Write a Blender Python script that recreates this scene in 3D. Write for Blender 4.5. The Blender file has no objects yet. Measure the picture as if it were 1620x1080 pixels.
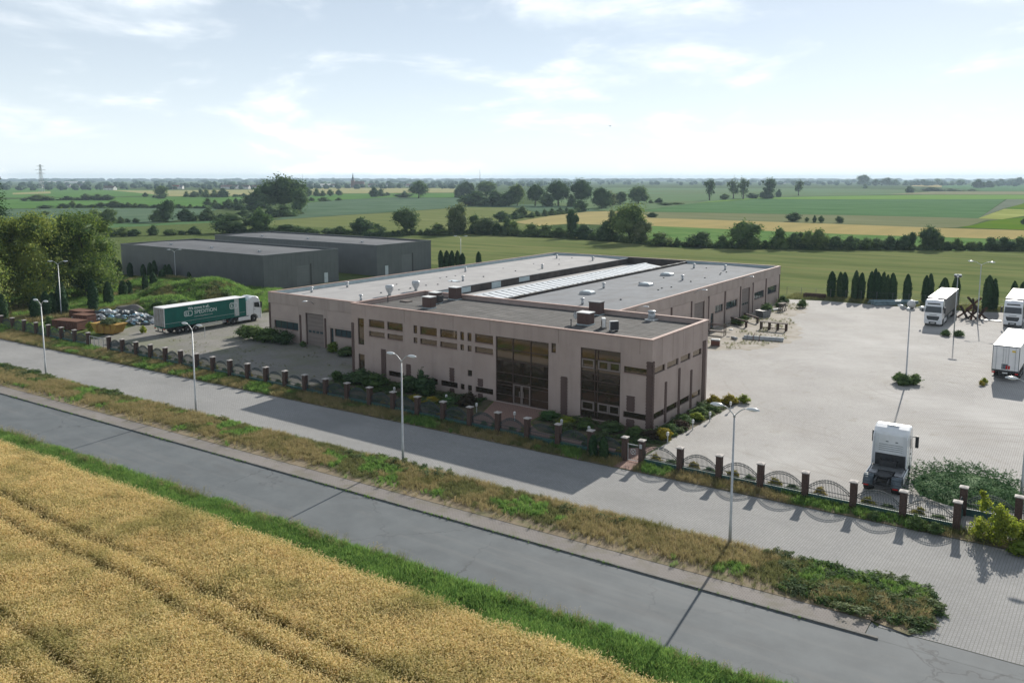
import bpy, bmesh, math, random
import numpy as np
from mathutils import Vector, Matrix

random.seed(7)
rng = np.random.default_rng(7)
SC = bpy.context.scene
COL = SC.collection
R = math.radians

# ------------------------------------------------------------------ camera
cam_d = bpy.data.cameras.new("camera")
cam = bpy.data.objects.new("camera", cam_d)
COL.objects.link(cam)
cam.location = (30.40, -64.26, 22.0)
cam.rotation_euler = (R(90 - 7.363), 0, R(35.2))
cam_d.sensor_width = 36.0
cam_d.lens = 1300 / 1620 * 36.0
cam_d.shift_y = -90 / 1620
cam_d.clip_start = 0.5
cam_d.clip_end = 40000
SC.camera = cam

# ------------------------------------------------------------------ world: sky with broken cloud
SUN_EL = 26.0
SUN_AZ = -6.6           # degrees from +Y, towards +X
world = bpy.data.worlds.new("World")
SC.world = world
world.use_nodes = True
wn = world.node_tree.nodes
wl = world.node_tree.links
wn.clear()
def N(t, **kw):
    n = wn.new(t)
    for k, v in kw.items():
        setattr(n, k, v)
    return n
sky = N('ShaderNodeTexSky', sky_type='NISHITA', sun_disc=False)
sky.sun_elevation = R(SUN_EL)
sky.sun_rotation = R(SUN_AZ)
sky.altitude = 60
sky.air_density = 0.75
sky.dust_density = 0.15
sky.ozone_density = 1.0
tc = N('ShaderNodeTexCoord')
# clouds: noise on the view direction, flattened towards the horizon
cv = N('ShaderNodeVectorMath', operation='MULTIPLY'); cv.inputs[1].default_value = (1.0, 1.0, 3.4)
wl.new(tc.outputs['Generated'], cv.inputs[0])
def cloud_noise(off, scale, rough):
    n = N('ShaderNodeTexNoise')
    n.inputs['Scale'].default_value = scale
    n.inputs['Detail'].default_value = 9
    n.inputs['Roughness'].default_value = rough
    n.inputs['Distortion'].default_value = 0.25
    ad = N('ShaderNodeVectorMath', operation='ADD'); ad.inputs[1].default_value = off
    wl.new(cv.outputs[0], ad.inputs[0]); wl.new(ad.outputs[0], n.inputs['Vector'])
    return n
n1 = cloud_noise((3.1, 7.7, 0.0), 4.8, 0.57)
# the same clouds sampled a little higher up: gives the lit upper rims
n2 = cloud_noise((3.1, 7.7, 0.04), 4.8, 0.57)
dif = N('ShaderNodeMath', operation='SUBTRACT')
wl.new(n1.outputs['Fac'], dif.inputs[0]); wl.new(n2.outputs['Fac'], dif.inputs[1])
cmask = N('ShaderNodeMapRange'); cmask.interpolation_type = 'SMOOTHSTEP'
cmask.inputs['From Min'].default_value = 0.43; cmask.inputs['From Max'].default_value = 0.66
wl.new(n1.outputs['Fac'], cmask.inputs['Value'])
rim = N('ShaderNodeMapRange'); rim.inputs['From Min'].default_value = -0.05; rim.inputs['From Max'].default_value = 0.07
wl.new(dif.outputs[0], rim.inputs['Value'])
ccol = N('ShaderNodeMix', data_type='RGBA')
ccol.inputs[6].default_value = (13.6, 14.8, 15.6, 1)      # shaded base of a cloud
ccol.inputs[7].default_value = (18.5, 18.5, 18.4, 1)     # sunlit top
wl.new(rim.outputs[0], ccol.inputs[0])
cf = N('ShaderNodeMath', operation='MULTIPLY'); cf.inputs[1].default_value = 0.85
wl.new(cmask.outputs[0], cf.inputs[0])
# summer haze veils the sky more and more towards the horizon (path length through the haze)
sep = N('ShaderNodeSeparateXYZ'); wl.new(tc.outputs['Generated'], sep.inputs[0])
zz = N('ShaderNodeMath', operation='MAXIMUM'); zz.inputs[1].default_value = 0.0; wl.new(sep.outputs['Z'], zz.inputs[0])
za = N('ShaderNodeMath', operation='ADD'); za.inputs[1].default_value = 0.22; wl.new(zz.outputs[0], za.inputs[0])
vf = N('ShaderNodeMath', operation='DIVIDE'); vf.inputs[0].default_value = 0.185; wl.new(za.outputs[0], vf.inputs[1])
veil = N('ShaderNodeMix', data_type='RGBA'); veil.inputs[7].default_value = (13.2, 14.4, 15.2, 1)
wl.new(vf.outputs[0], veil.inputs[0])
cfe = N('ShaderNodeMapRange'); cfe.inputs['To Min'].default_value = 0.25; cfe.inputs['To Max'].default_value = 1.0; wl.new(vf.outputs[0], cfe.inputs['Value'])
cf2 = N('ShaderNodeMath', operation='MULTIPLY'); wl.new(cf.outputs[0], cf2.inputs[0]); wl.new(cfe.outputs[0], cf2.inputs[1])
wl.new(sky.outputs[0], veil.inputs[6])
smix = N('ShaderNodeMix', data_type='RGBA')
wl.new(cf2.outputs[0], smix.inputs[0]); wl.new(veil.outputs[2], smix.inputs[6]); wl.new(ccol.outputs[2], smix.inputs[7])
bg = N('ShaderNodeBackground'); bg.inputs['Strength'].default_value = 0.06
wl.new(smix.outputs[2], bg.inputs['Color'])
wo = N('ShaderNodeOutputWorld'); wl.new(bg.outputs[0], wo.inputs['Surface'])

# ------------------------------------------------------------------ sun
sd = bpy.data.lights.new("sun", 'SUN')
sd.energy = 5.0
sd.angle = R(0.53)
sd.color = (1.0, 0.94, 0.85)
sun = bpy.data.objects.new("sun", sd)
COL.objects.link(sun)
to_sun = Vector((math.sin(R(SUN_AZ)) * math.cos(R(SUN_EL)), math.cos(R(SUN_AZ)) * math.cos(R(SUN_EL)), math.sin(R(SUN_EL))))
sun.rotation_euler = to_sun.to_track_quat('Z', 'Y').to_euler()
sun.location = (0, 0, 80)

vs = SC.view_settings
vs.view_transform = 'Standard'
vs.look = 'None'
vs.gamma = 1.0
vs.exposure = 0.42
vs.use_curve_mapping = False
SC.cycles.use_denoising = True
SC.cycles.max_bounces = 6
SC.cycles.diffuse_bounces = 3
SC.cycles.glossy_bounces = 3
SC.cycles.transmission_bounces = 4
SC.cycles.transparent_max_bounces = 6
SC.cycles.volume_bounces = 0
SC.cycles.caustics_reflective = False
SC.cycles.caustics_refractive = False

# ------------------------------------------------------------------ materials
MATS = {}
def mat(name, col, col2=None, rough=0.85, nscale=3.0, detail=5.0, metal=0.0, bump=0.0, bscale=None, spec=0.3,
        rand=0.0, lo=0.35, hi=0.65, stretch=None, coat=0.0):
    """Principled surface whose colour wanders between two tones; rand = per-object brightness spread."""
    m = bpy.data.materials.new(name); m.use_nodes = True
    nt = m.node_tree; nd = nt.nodes; lk = nt.links
    b = nd['Principled BSDF']
    b.inputs['Roughness'].default_value = rough
    b.inputs['Metallic'].default_value = metal
    b.inputs['Specular IOR Level'].default_value = spec
    b.inputs['Coat Weight'].default_value = coat
    tcn = nd.new('ShaderNodeTexCoord')
    src = tcn.outputs['Object']
    if stretch:
        mp = nd.new('ShaderNodeMapping'); mp.inputs['Scale'].default_value = stretch
        lk.new(src, mp.inputs[0]); src = mp.outputs[0]
    out = None
    if col2 is not None:
        n = nd.new('ShaderNodeTexNoise'); n.inputs['Scale'].default_value = nscale; n.inputs['Detail'].default_value = detail
        n.inputs['Roughness'].default_value = 0.6
        lk.new(src, n.inputs['Vector'])
        mr = nd.new('ShaderNodeMapRange'); mr.inputs['From Min'].default_value = lo; mr.inputs['From Max'].default_value = hi
        lk.new(n.outputs['Fac'], mr.inputs['Value'])
        mx = nd.new('ShaderNodeMix'); mx.data_type = 'RGBA'
        mx.inputs[6].default_value = (*col, 1); mx.inputs[7].default_value = (*col2, 1)
        lk.new(mr.outputs[0], mx.inputs[0]); out = mx.outputs[2]
    if rand:
        oi = nd.new('ShaderNodeObjectInfo')
        mr2 = nd.new('ShaderNodeMapRange'); mr2.inputs['To Min'].default_value = 1 - rand; mr2.inputs['To Max'].default_value = 1 + rand
        lk.new(oi.outputs['Random'], mr2.inputs['Value'])
        hs = nd.new('ShaderNodeHueSaturation')
        if out is not None: lk.new(out, hs.inputs['Color'])
        else: hs.inputs['Color'].default_value = (*col, 1)
        lk.new(mr2.outputs[0], hs.inputs['Value']); out = hs.outputs[0]
    if out is not None: lk.new(out, b.inputs['Base Color'])
    else: b.inputs['Base Color'].default_value = (*col, 1)
    if bump:
        n3 = nd.new('ShaderNodeTexNoise'); n3.inputs['Scale'].default_value = bscale or nscale * 6; n3.inputs['Detail'].default_value = 4
        lk.new(src, n3.inputs['Vector'])
        bp = nd.new('ShaderNodeBump'); bp.inputs['Strength'].default_value = bump; bp.inputs['Distance'].default_value = 0.02
        lk.new(n3.outputs['Fac'], bp.inputs['Height']); lk.new(bp.outputs[0], b.inputs['Normal'])
    MATS[name] = m
    return m

def ramp_layer(m, scale, col, lo, hi, amount=1.0, stretch=None, offset=(0, 0, 0), mode='MIX'):
    """Lay one more noise-shaped patch of colour (dirt, wear, weeds, tyre dust) over a material."""
    nt = m.node_tree; nd = nt.nodes; lk = nt.links
    b = nd['Principled BSDF']
    inp = b.inputs['Base Color']
    tcn = nd.new('ShaderNodeTexCoord'); mp = nd.new('ShaderNodeMapping')
    if stretch: mp.inputs['Scale'].default_value = stretch
    mp.inputs['Location'].default_value = offset
    lk.new(tcn.outputs['Object'], mp.inputs[0])
    n = nd.new('ShaderNodeTexNoise'); n.inputs['Scale'].default_value = scale; n.inputs['Detail'].default_value = 6; n.inputs['Roughness'].default_value = 0.62
    lk.new(mp.outputs[0], n.inputs['Vector'])
    mr = nd.new('ShaderNodeMapRange'); mr.inputs['From Min'].default_value = lo; mr.inputs['From Max'].default_value = hi
    mr.inputs['To Max'].default_value = amount
    lk.new(n.outputs['Fac'], mr.inputs['Value'])
    mx = nd.new('ShaderNodeMix'); mx.data_type = 'RGBA'; mx.blend_type = mode
    lk.new(mr.outputs[0], mx.inputs[0])
    if inp.is_linked: lk.new(inp.links[0].from_socket, mx.inputs[6])
    else: mx.inputs[6].default_value = inp.default_value
    mx.inputs[7].default_value = (*col, 1)
    lk.new(mx.outputs[2], inp)
    return m

def brick_layer(m, bw, bh, mortar, mcol, amount=0.7, rot=0.0, offset=0.5, plane='XY', var=0.12, bump=0.0):
    """Multiply in the joints and the block-to-block shade of masonry or paving."""
    nt = m.node_tree; nd = nt.nodes; lk = nt.links
    b = nd['Principled BSDF']; inp = b.inputs['Base Color']
    tcn = nd.new('ShaderNodeTexCoord'); mp = nd.new('ShaderNodeMapping')
    if plane == 'XZ': mp.inputs['Rotation'].default_value = (R(90), 0, 0)
    elif plane == 'YZ': mp.inputs['Rotation'].default_value = (R(90), 0, R(90))
    else: mp.inputs['Rotation'].default_value = (0, 0, rot)
    lk.new(tcn.outputs['Object'], mp.inputs[0])
    t = nd.new('ShaderNodeTexBrick')
    t.offset = offset
    t.inputs['Scale'].default_value = 1.0
    t.inputs['Brick Width'].default_value = bw; t.inputs['Row Height'].default_value = bh
    t.inputs['Mortar Size'].default_value = mortar; t.inputs['Mortar Smooth'].default_value = 0.3
    t.inputs['Color1'].default_value = (1 - var, 1 - var, 1 - var, 1); t.inputs['Color2'].default_value = (1, 1, 1, 1)
    t.inputs['Mortar'].default_value = (*mcol, 1)
    lk.new(mp.outputs[0], t.inputs['Vector'])
    mx = nd.new('ShaderNodeMix'); mx.data_type = 'RGBA'; mx.blend_type = 'MULTIPLY'; mx.inputs[0].default_value = amount
    if inp.is_linked: lk.new(inp.links[0].from_socket, mx.inputs[6])
    else: mx.inputs[6].default_value = inp.default_value
    lk.new(t.outputs['Color'], mx.inputs[7]); lk.new(mx.outputs[2], inp)
    if bump:
        bp = nd.new('ShaderNodeBump'); bp.inputs['Strength'].default_value = bump; bp.inputs['Distance'].default_value = 0.01; bp.invert = True
        lk.new(t.outputs['Fac'], bp.inputs['Height']); lk.new(bp.outputs[0], b.inputs['Normal'])
    return m

def leaf(name, col, col2, trans=0.35, rough=0.6, rand=0.18, nscale=6.0, drift=None):
    """Foliage: each leaf card its own shade, whole plants differ too; light comes through the leaves."""
    m = bpy.data.materials.new(name); m.use_nodes = True
    nt = m.node_tree; nd = nt.nodes; lk = nt.links
    for n in list(nd): nd.remove(n)
    o = nd.new('ShaderNodeOutputMaterial')
    geo = nd.new('ShaderNodeNewGeometry'); oi = nd.new('ShaderNodeObjectInfo')
    tcn = nd.new('ShaderNodeTexCoord'); nz = nd.new('ShaderNodeTexNoise'); nz.inputs['Scale'].default_value = nscale; nz.inputs['Detail'].default_value = 3
    lk.new(tcn.outputs['Object'], nz.inputs['Vector'])
    a = nd.new('ShaderNodeMath'); a.operation = 'ADD'
    mr0 = nd.new('ShaderNodeMapRange'); mr0.inputs['To Min'].default_value = -0.45; mr0.inputs['To Max'].default_value = 0.45
    lk.new(geo.outputs['Random Per Island'], mr0.inputs['Value'])
    lk.new(nz.outputs['Fac'], a.inputs[0]); lk.new(mr0.outputs[0], a.inputs[1])
    mx = nd.new('ShaderNodeMix'); mx.data_type = 'RGBA'; mx.clamp_factor = True
    mx.inputs[6].default_value = (*col, 1); mx.inputs[7].default_value = (*col2, 1)
    lk.new(a.outputs[0], mx.inputs[0])
    tone = mx.outputs[2]
    if drift:       # slow change of tone across the field
        dn = nd.new('ShaderNodeTexNoise'); dn.inputs['Scale'].default_value = drift[0]; dn.inputs['Detail'].default_value = 4; lk.new(geo.outputs['Position'], dn.inputs['Vector'])
        dm = nd.new('ShaderNodeMapRange'); dm.inputs['From Min'].default_value = drift[2]; dm.inputs['From Max'].default_value = drift[3]; dm.inputs['To Max'].default_value = 0.8; lk.new(dn.outputs['Fac'], dm.inputs['Value'])
        dx_ = nd.new('ShaderNodeMix'); dx_.data_type = 'RGBA'; lk.new(dm.outputs[0], dx_.inputs[0]); lk.new(tone, dx_.inputs[6]); dx_.inputs[7].default_value = (*drift[1], 1); tone = dx_.outputs[2]
    hs = nd.new('ShaderNodeHueSaturation')
    mr = nd.new('ShaderNodeMapRange'); mr.inputs['To Min'].default_value = 1 - rand; mr.inputs['To Max'].default_value = 1 + rand
    lk.new(oi.outputs['Random'], mr.inputs['Value']); lk.new(mr.outputs[0], hs.inputs['Value'])
    mrh = nd.new('ShaderNodeMapRange'); mrh.inputs['To Min'].default_value = 0.5 + 0.018; mrh.inputs['To Max'].default_value = 0.5 - 0.018
    lk.new(oi.outputs['Random'], mrh.inputs['Value']); lk.new(mrh.outputs[0], hs.inputs['Hue'])
    lk.new(tone, hs.inputs['Color'])
    d = nd.new('ShaderNodeBsdfDiffuse'); t = nd.new('ShaderNodeBsdfTranslucent')
    g = nd.new('ShaderNodeBsdfGlossy'); g.inputs['Roughness'].default_value = rough; g.inputs['Color'].default_value = (0.5, 0.55, 0.5, 1)
    lk.new(hs.outputs[0], d.inputs['Color']); lk.new(hs.outputs[0], t.inputs['Color'])
    m1 = nd.new('ShaderNodeMixShader'); m1.inputs[0].default_value = trans
    lk.new(d.outputs[0], m1.inputs[1]); lk.new(t.outputs[0], m1.inputs[2])
    m2 = nd.new('ShaderNodeMixShader'); m2.inputs[0].default_value = 0.03
    lk.new(m1.outputs[0], m2.inputs[1]); lk.new(g.outputs[0], m2.inputs[2])
    lk.new(m2.outputs[0], o.inputs['Surface'])
    MATS[name] = m
    return m

# building surfaces
mat('plaster', (0.385, 0.305, 0.27), (0.43, 0.345, 0.31), rough=0.9, nscale=0.5, bump=0.15, bscale=30)
ramp_layer(MATS['plaster'], 1.0, (0.24, 0.19, 0.17), 0.50, 0.80, 0.5, stretch=(0.9, 0.9, 0.10))
mat('hall_panel', (0.375, 0.305, 0.27), (0.43, 0.355, 0.315), rough=0.9, nscale=0.35, bump=0.15, bscale=30)
ramp_layer(MATS['hall_panel'], 1.0, (0.24, 0.19, 0.17), 0.50, 0.80, 0.55, stretch=(0.9, 0.9, 0.10))
mat('hall_panel_low', (0.40, 0.325, 0.29), (0.45, 0.365, 0.325), rough=0.9, nscale=0.5, bump=0.15, bscale=30)
mat('brick_dark', (0.090, 0.062, 0.056), (0.135, 0.090, 0.078), rough=0.85, nscale=14, detail=2)
mat('pillar_brick', (0.062, 0.042, 0.036), (0.105, 0.066, 0.055), rough=0.85, nscale=9, detail=2)
brick_layer(MATS['pillar_brick'], 0.25, 0.075, 0.006, (0.55, 0.5, 0.46), 0.5, plane='XZ')
mat('pillar_cap', (0.50, 0.47, 0.44), (0.36, 0.33, 0.31), rough=0.8, nscale=6)
mat('coping', (0.42, 0.30, 0.26), (0.30, 0.20, 0.17), rough=0.7, nscale=1.5)
mat('roof_felt', (0.070, 0.068, 0.066), (0.10, 0.097, 0.094), rough=0.95, nscale=0.5, bump=0.2, bscale=40)
ramp_layer(MATS['roof_felt'], 0.35, (0.065, 0.062, 0.06), 0.5, 0.72, 0.75, stretch=(0.6, 1.6, 1))
ramp_layer(MATS['roof_felt'], 0.5, (0.15, 0.147, 0.14), 0.58, 0.75, 0.6, stretch=(0.35, 1.4, 1), offset=(7, 3, 0))
ramp_layer(MATS['roof_felt'], 1.1, (0.165, 0.158, 0.148), 0.52, 0.66, 0.7, stretch=(0.30, 1.6, 1), offset=(2, 19, 0))
ramp_layer(MATS['roof_felt'], 0.9, (0.04, 0.038, 0.036), 0.56, 0.68, 0.7, stretch=(0.5, 1.2, 1), offset=(21, 9, 0))
mat('roof_felt_pale', (0.30, 0.295, 0.295), (0.36, 0.355, 0.35), rough=0.9, nscale=0.3, bump=0.1, bscale=40)
ramp_layer(MATS['roof_felt_pale'], 0.4, (0.24, 0.235, 0.235), 0.5, 0.75, 0.6, stretch=(1.5, 0.25, 1))
mat('roof_felt_mid', (0.165, 0.176, 0.19), (0.207, 0.220, 0.236), rough=0.95, nscale=0.35, bump=0.2, bscale=40)
ramp_layer(MATS['roof_felt_mid'], 0.4, (0.14, 0.138, 0.138), 0.5, 0.75, 0.7, stretch=(1.5, 0.3, 1))
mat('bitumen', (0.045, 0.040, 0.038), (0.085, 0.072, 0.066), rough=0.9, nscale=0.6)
mat('pale_sheet', (0.42, 0.50, 0.52), (0.34, 0.42, 0.44), rough=0.6, nscale=0.8)
mat('skylight_sheet', (0.76, 0.78, 0.78), (0.66, 0.68, 0.69), rough=0.28, nscale=0.6, spec=0.5)
mat('frame_brown', (0.075, 0.050, 0.042), rough=0.5)
mat('shutter', (0.20, 0.165, 0.15), (0.235, 0.195, 0.175), rough=0.6, nscale=2, stretch=(0.3, 0.3, 3))
mat('glass_bronze', (0.175, 0.135, 0.098), rough=0.035, metal=0.82, spec=0.6)
mat('glass_blue', (0.055, 0.085, 0.095), rough=0.08, metal=0.3, spec=0.6)
mat('clad_grey', (0.105, 0.115, 0.12), (0.125, 0.135, 0.14), rough=0.5, nscale=0.4, spec=0.4)
mat('clad_door', (0.145, 0.155, 0.16), (0.165, 0.175, 0.18), rough=0.5, nscale=0.5)
mat('clad_roof', (0.085, 0.09, 0.097), (0.115, 0.12, 0.128), rough=0.75, nscale=0.25)
mat('door_pale', (0.55, 0.60, 0.63), rough=0.5)
mat('rooftile_red', (0.23, 0.055, 0.035), (0.17, 0.045, 0.03), rough=0.8, nscale=1.5)
mat('house_white', (0.72, 0.70, 0.66), (0.62, 0.60, 0.57), rough=0.85, nscale=0.5)
mat('house_roof', (0.20, 0.10, 0.075), (0.12, 0.11, 0.11), rough=0.8, rand=0.4, nscale=0.02)
mat('slate', (0.10, 0.11, 0.13), rough=0.7)
# metal, paint, rubber
mat('galv', (0.48, 0.50, 0.51), (0.38, 0.40, 0.415), rough=0.45, metal=0.35, nscale=4)
mat('galv_dark', (0.20, 0.21, 0.215), (0.14, 0.145, 0.15), rough=0.5, metal=0.4, nscale=4)
mat('lamp_shell', (0.62, 0.655, 0.67), (0.54, 0.575, 0.59), rough=0.3, nscale=3, spec=0.5)
mat('lamp_glass', (0.75, 0.78, 0.78), rough=0.12, spec=0.6)
mat('fence_steel', (0.055, 0.072, 0.078), (0.035, 0.048, 0.052), rough=0.75, nscale=6)
mat('fence_green', (0.045, 0.115, 0.11), (0.035, 0.085, 0.08), rough=0.6, nscale=5)
mat('truck_white', (0.78, 0.80, 0.82), (0.72, 0.74, 0.76), rough=0.25, nscale=1.5, spec=0.5, coat=0.5)
ramp_layer(MATS['truck_white'], 0.9, (0.45, 0.43, 0.40), 0.52, 0.85, 0.45)
mat('box_white', (0.80, 0.80, 0.80), (0.70, 0.70, 0.70), rough=0.45, nscale=0.8)
ramp_layer(MATS['box_white'], 1.0, (0.52, 0.50, 0.47), 0.52, 0.85, 0.5, stretch=(0.5, 0.5, 1.0))
mat('curtain_green', (0.006, 0.105, 0.085), (0.008, 0.125, 0.10), rough=0.45, nscale=1.0)
ramp_layer(MATS['curtain_green'], 1.2, (0.02, 0.085, 0.07), 0.5, 0.8, 0.5, stretch=(1, 2, 0.25))
mat('curtain_shaded', (0.20, 0.195, 0.19), (0.16, 0.155, 0.15), rough=0.5, nscale=1.0)  # the dark grey carries the shade on the lorry trailers' sides
mat('rubber', (0.022, 0.022, 0.023), (0.04, 0.038, 0.036), rough=0.85, nscale=6)
mat('rim_alloy', (0.42, 0.43, 0.44), (0.30, 0.30, 0.31), rough=0.4, metal=0.5, nscale=8)
mat('chassis', (0.035, 0.037, 0.04), (0.06, 0.06, 0.062), rough=0.6, nscale=5)
mat('fender_grey', (0.12, 0.15, 0.17), (0.09, 0.11, 0.13), rough=0.5, nscale=3)
mat('windscreen', (0.02, 0.026, 0.03), rough=0.06, spec=0.7)
mat('red_lens', (0.45, 0.02, 0.02), rough=0.25)
mat('head_lens', (0.65, 0.68, 0.70), rough=0.15, spec=0.6)
mat('plate_yellow', (0.70, 0.50, 0.06), rough=0.5)
mat('decal_white', (0.62, 0.68, 0.66), rough=0.5)
mat('decal_grey', (0.46, 0.50, 0.49), rough=0.55)
mat('door_rear', (0.34, 0.33, 0.32), (0.24, 0.215, 0.195), rough=0.6, nscale=1.6)
mat('rust', (0.10, 0.048, 0.032), (0.16, 0.075, 0.045), rough=0.9, nscale=3)
mat('rust_dark', (0.055, 0.035, 0.03), (0.09, 0.055, 0.042), rough=0.9, nscale=3)
mat('steel_blue', (0.22, 0.31, 0.34), (0.13, 0.19, 0.21), rough=0.5, nscale=1.5)
mat('steel_pale', (0.46, 0.49, 0.50), (0.36, 0.38, 0.39), rough=0.5, nscale=2)
mat('timber_grey', (0.115, 0.095, 0.085), (0.17, 0.145, 0.13), rough=0.9, nscale=2)
mat('wood_red', (0.22, 0.085, 0.065), (0.16, 0.065, 0.05), rough=0.85, nscale=2)
mat('skip_yellow', (0.40, 0.27, 0.055), (0.30, 0.165, 0.05), rough=0.75, nscale=1.6)
mat('crate_red', (0.16, 0.07, 0.05), (0.11, 0.055, 0.042), rough=0.8, nscale=1.5)
mat('bag_white', (0.44, 0.46, 0.47), (0.26, 0.29, 0.31), rough=0.5, nscale=3, rand=0.15)
mat('bag_blue', (0.14, 0.30, 0.42), (0.25, 0.38, 0.44), rough=0.5, nscale=3, rand=0.2)
mat('bag_dark', (0.028, 0.035, 0.042), (0.07, 0.085, 0.09), rough=0.35, nscale=3, rand=0.2)
mat('tarp', (0.12, 0.115, 0.11), (0.17, 0.15, 0.14), rough=0.6, nscale=1.5)
mat('ac_white', (0.72, 0.73, 0.72), (0.60, 0.61, 0.60), rough=0.5, nscale=3)
mat('ac_dark', (0.05, 0.05, 0.052), rough=0.6)
mat('white_post', (0.70, 0.71, 0.70), rough=0.45)
mat('dome_sheet', (0.70, 0.76, 0.78), (0.60, 0.66, 0.68), rough=0.3, nscale=3)
# ground surfaces
mat('asphalt', (0.092, 0.106, 0.114), (0.118, 0.134, 0.142), rough=0.82, nscale=0.5, bump=0.25, bscale=60, spec=0.35)
ramp_layer(MATS['asphalt'], 1.0, (0.15, 0.158, 0.16), 0.50, 0.72, 0.7, stretch=(0.05, 0.8, 1))
ramp_layer(MATS['asphalt'], 1.0, (0.07, 0.071, 0.073), 0.55, 0.75, 0.5, stretch=(0.10, 0.35, 1), offset=(5, 9, 0))
ramp_layer(MATS['asphalt'], 55.0, (0.155, 0.155, 0.155), 0.50, 0.75, 0.6)
def crack_layer(m, scale, col, width, amt):
    nt = m.node_tree; nd = nt.nodes; lk = nt.links; b = nd['Principled BSDF']; inp = b.inputs['Base Color']
    tcn = nd.new('ShaderNodeTexCoord'); nz = nd.new('ShaderNodeTexNoise'); nz.inputs['Scale'].default_value = 1.2; nz.inputs['Detail'].default_value = 4; lk.new(tcn.outputs['Object'], nz.inputs['Vector'])
    va = nd.new('ShaderNodeVectorMath'); va.operation = 'ADD'; sc_ = nd.new('ShaderNodeVectorMath'); sc_.operation = 'SCALE'; sc_.inputs['Scale'].default_value = 1.6
    lk.new(nz.outputs['Color'], sc_.inputs[0]); lk.new(tcn.outputs['Object'], va.inputs[0]); lk.new(sc_.outputs[0], va.inputs[1])
    vo = nd.new('ShaderNodeTexVoronoi'); vo.feature = 'DISTANCE_TO_EDGE'; vo.inputs['Scale'].default_value = scale; lk.new(va.outputs[0], vo.inputs['Vector'])
    mr = nd.new('ShaderNodeMapRange'); mr.inputs['From Min'].default_value = 0.0; mr.inputs['From Max'].default_value = width; mr.inputs['To Min'].default_value = amt; mr.inputs['To Max'].default_value = 0.0; lk.new(vo.outputs['Distance'], mr.inputs['Value'])
    n2_ = nd.new('ShaderNodeTexNoise'); n2_.inputs['Scale'].default_value = 0.12; lk.new(tcn.outputs['Object'], n2_.inputs['Vector'])
    m2 = nd.new('ShaderNodeMapRange'); m2.inputs['From Min'].default_value = 0.46; m2.inputs['From Max'].default_value = 0.6; lk.new(n2_.outputs['Fac'], m2.inputs['Value'])
    mu = nd.new('ShaderNodeMath'); mu.operation = 'MULTIPLY'; lk.new(mr.outputs[0], mu.inputs[0]); lk.new(m2.outputs[0], mu.inputs[1])
    mx = nd.new('ShaderNodeMix'); mx.data_type = 'RGBA'; lk.new(mu.outputs[0], mx.inputs[0]); lk.new(inp.links[0].from_socket, mx.inputs[6]); mx.inputs[7].default_value = (*col, 1); lk.new(mx.outputs[2], inp)
crack_layer(MATS['asphalt'], 0.16, (0.045, 0.047, 0.05), 0.012, 0.75)
ramp_layer(MATS['asphalt'], 0.8, (0.16, 0.155, 0.145), 0.60, 0.80, 0.6, stretch=(0.25, 1.0, 1), offset=(31, 3, 0))
def paver(name, c1, c2, rot, bw=0.2, bh=0.16, amt=0.75):
    m = mat(name, c1, c2, rough=0.92, nscale=0.12, detail=6, spec=0.25)
    brick_layer(m, bw, bh, 0.014, (0.42, 0.40, 0.36), amt, rot=rot, var=0.14, bump=0.3)
    return m
paver('yard_paver', (0.35, 0.34, 0.33), (0.42, 0.41, 0.395), R(90))
ramp_layer(MATS['yard_paver'], 0.10, (0.27, 0.25, 0.225), 0.50, 0.74, 0.55)
ramp_layer(MATS['yard_paver'], 0.7, (0.22, 0.20, 0.155), 0.58, 0.78, 0.6, stretch=(1, 0.6, 1), offset=(3, 1, 0))
ramp_layer(MATS['yard_paver'], 0.055, (0.47, 0.46, 0.445), 0.50, 0.70, 0.6, offset=(17, 4, 0))
def tyre_arcs(m, cx, cy, col, amt):
    nt = m.node_tree; nd = nt.nodes; lk = nt.links; b = nd['Principled BSDF']; inp = b.inputs['Base Color']
    tcn = nd.new('ShaderNodeTexCoord'); mp = nd.new('ShaderNodeMapping'); mp.inputs['Location'].default_value = (-cx, -cy, 0); lk.new(tcn.outputs['Object'], mp.inputs[0])
    wv = nd.new('ShaderNodeTexWave'); wv.wave_type = 'RINGS'; wv.rings_direction = 'Z'; wv.inputs['Scale'].default_value = 0.17; wv.inputs['Distortion'].default_value = 3.0; wv.inputs['Detail'].default_value = 2; wv.inputs['Detail Scale'].default_value = 0.12
    lk.new(mp.outputs[0], wv.inputs['Vector'])
    mr = nd.new('ShaderNodeMapRange'); mr.inputs['From Min'].default_value = 0.90; mr.inputs['From Max'].default_value = 1.0; lk.new(wv.outputs['Fac'], mr.inputs['Value'])
    nz = nd.new('ShaderNodeTexNoise'); nz.inputs['Scale'].default_value = 0.09; nz.inputs['Detail'].default_value = 4; lk.new(tcn.outputs['Object'], nz.inputs['Vector'])
    mr2 = nd.new('ShaderNodeMapRange'); mr2.inputs['From Min'].default_value = 0.47; mr2.inputs['From Max'].default_value = 0.60; mr2.inputs['To Max'].default_value = amt; lk.new(nz.outputs['Fac'], mr2.inputs['Value'])
    mu = nd.new('ShaderNodeMath'); mu.operation = 'MULTIPLY'; lk.new(mr.outputs[0], mu.inputs[0]); lk.new(mr2.outputs[0], mu.inputs[1])
    mx = nd.new('ShaderNodeMix'); mx.data_type = 'RGBA'; lk.new(mu.outputs[0], mx.inputs[0]); lk.new(inp.links[0].from_socket, mx.inputs[6]); mx.inputs[7].default_value = (*col, 1); lk.new(mx.outputs[2], inp)
tyre_arcs(MATS['yard_paver'], 18, 30, (0.24, 0.225, 0.205), 0.35)
tyre_arcs(MATS['yard_paver'], 26, 12, (0.24, 0.22, 0.20), 0.25)
paver('side_paver', (0.20, 0.195, 0.18), (0.26, 0.25, 0.23), R(90))
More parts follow.
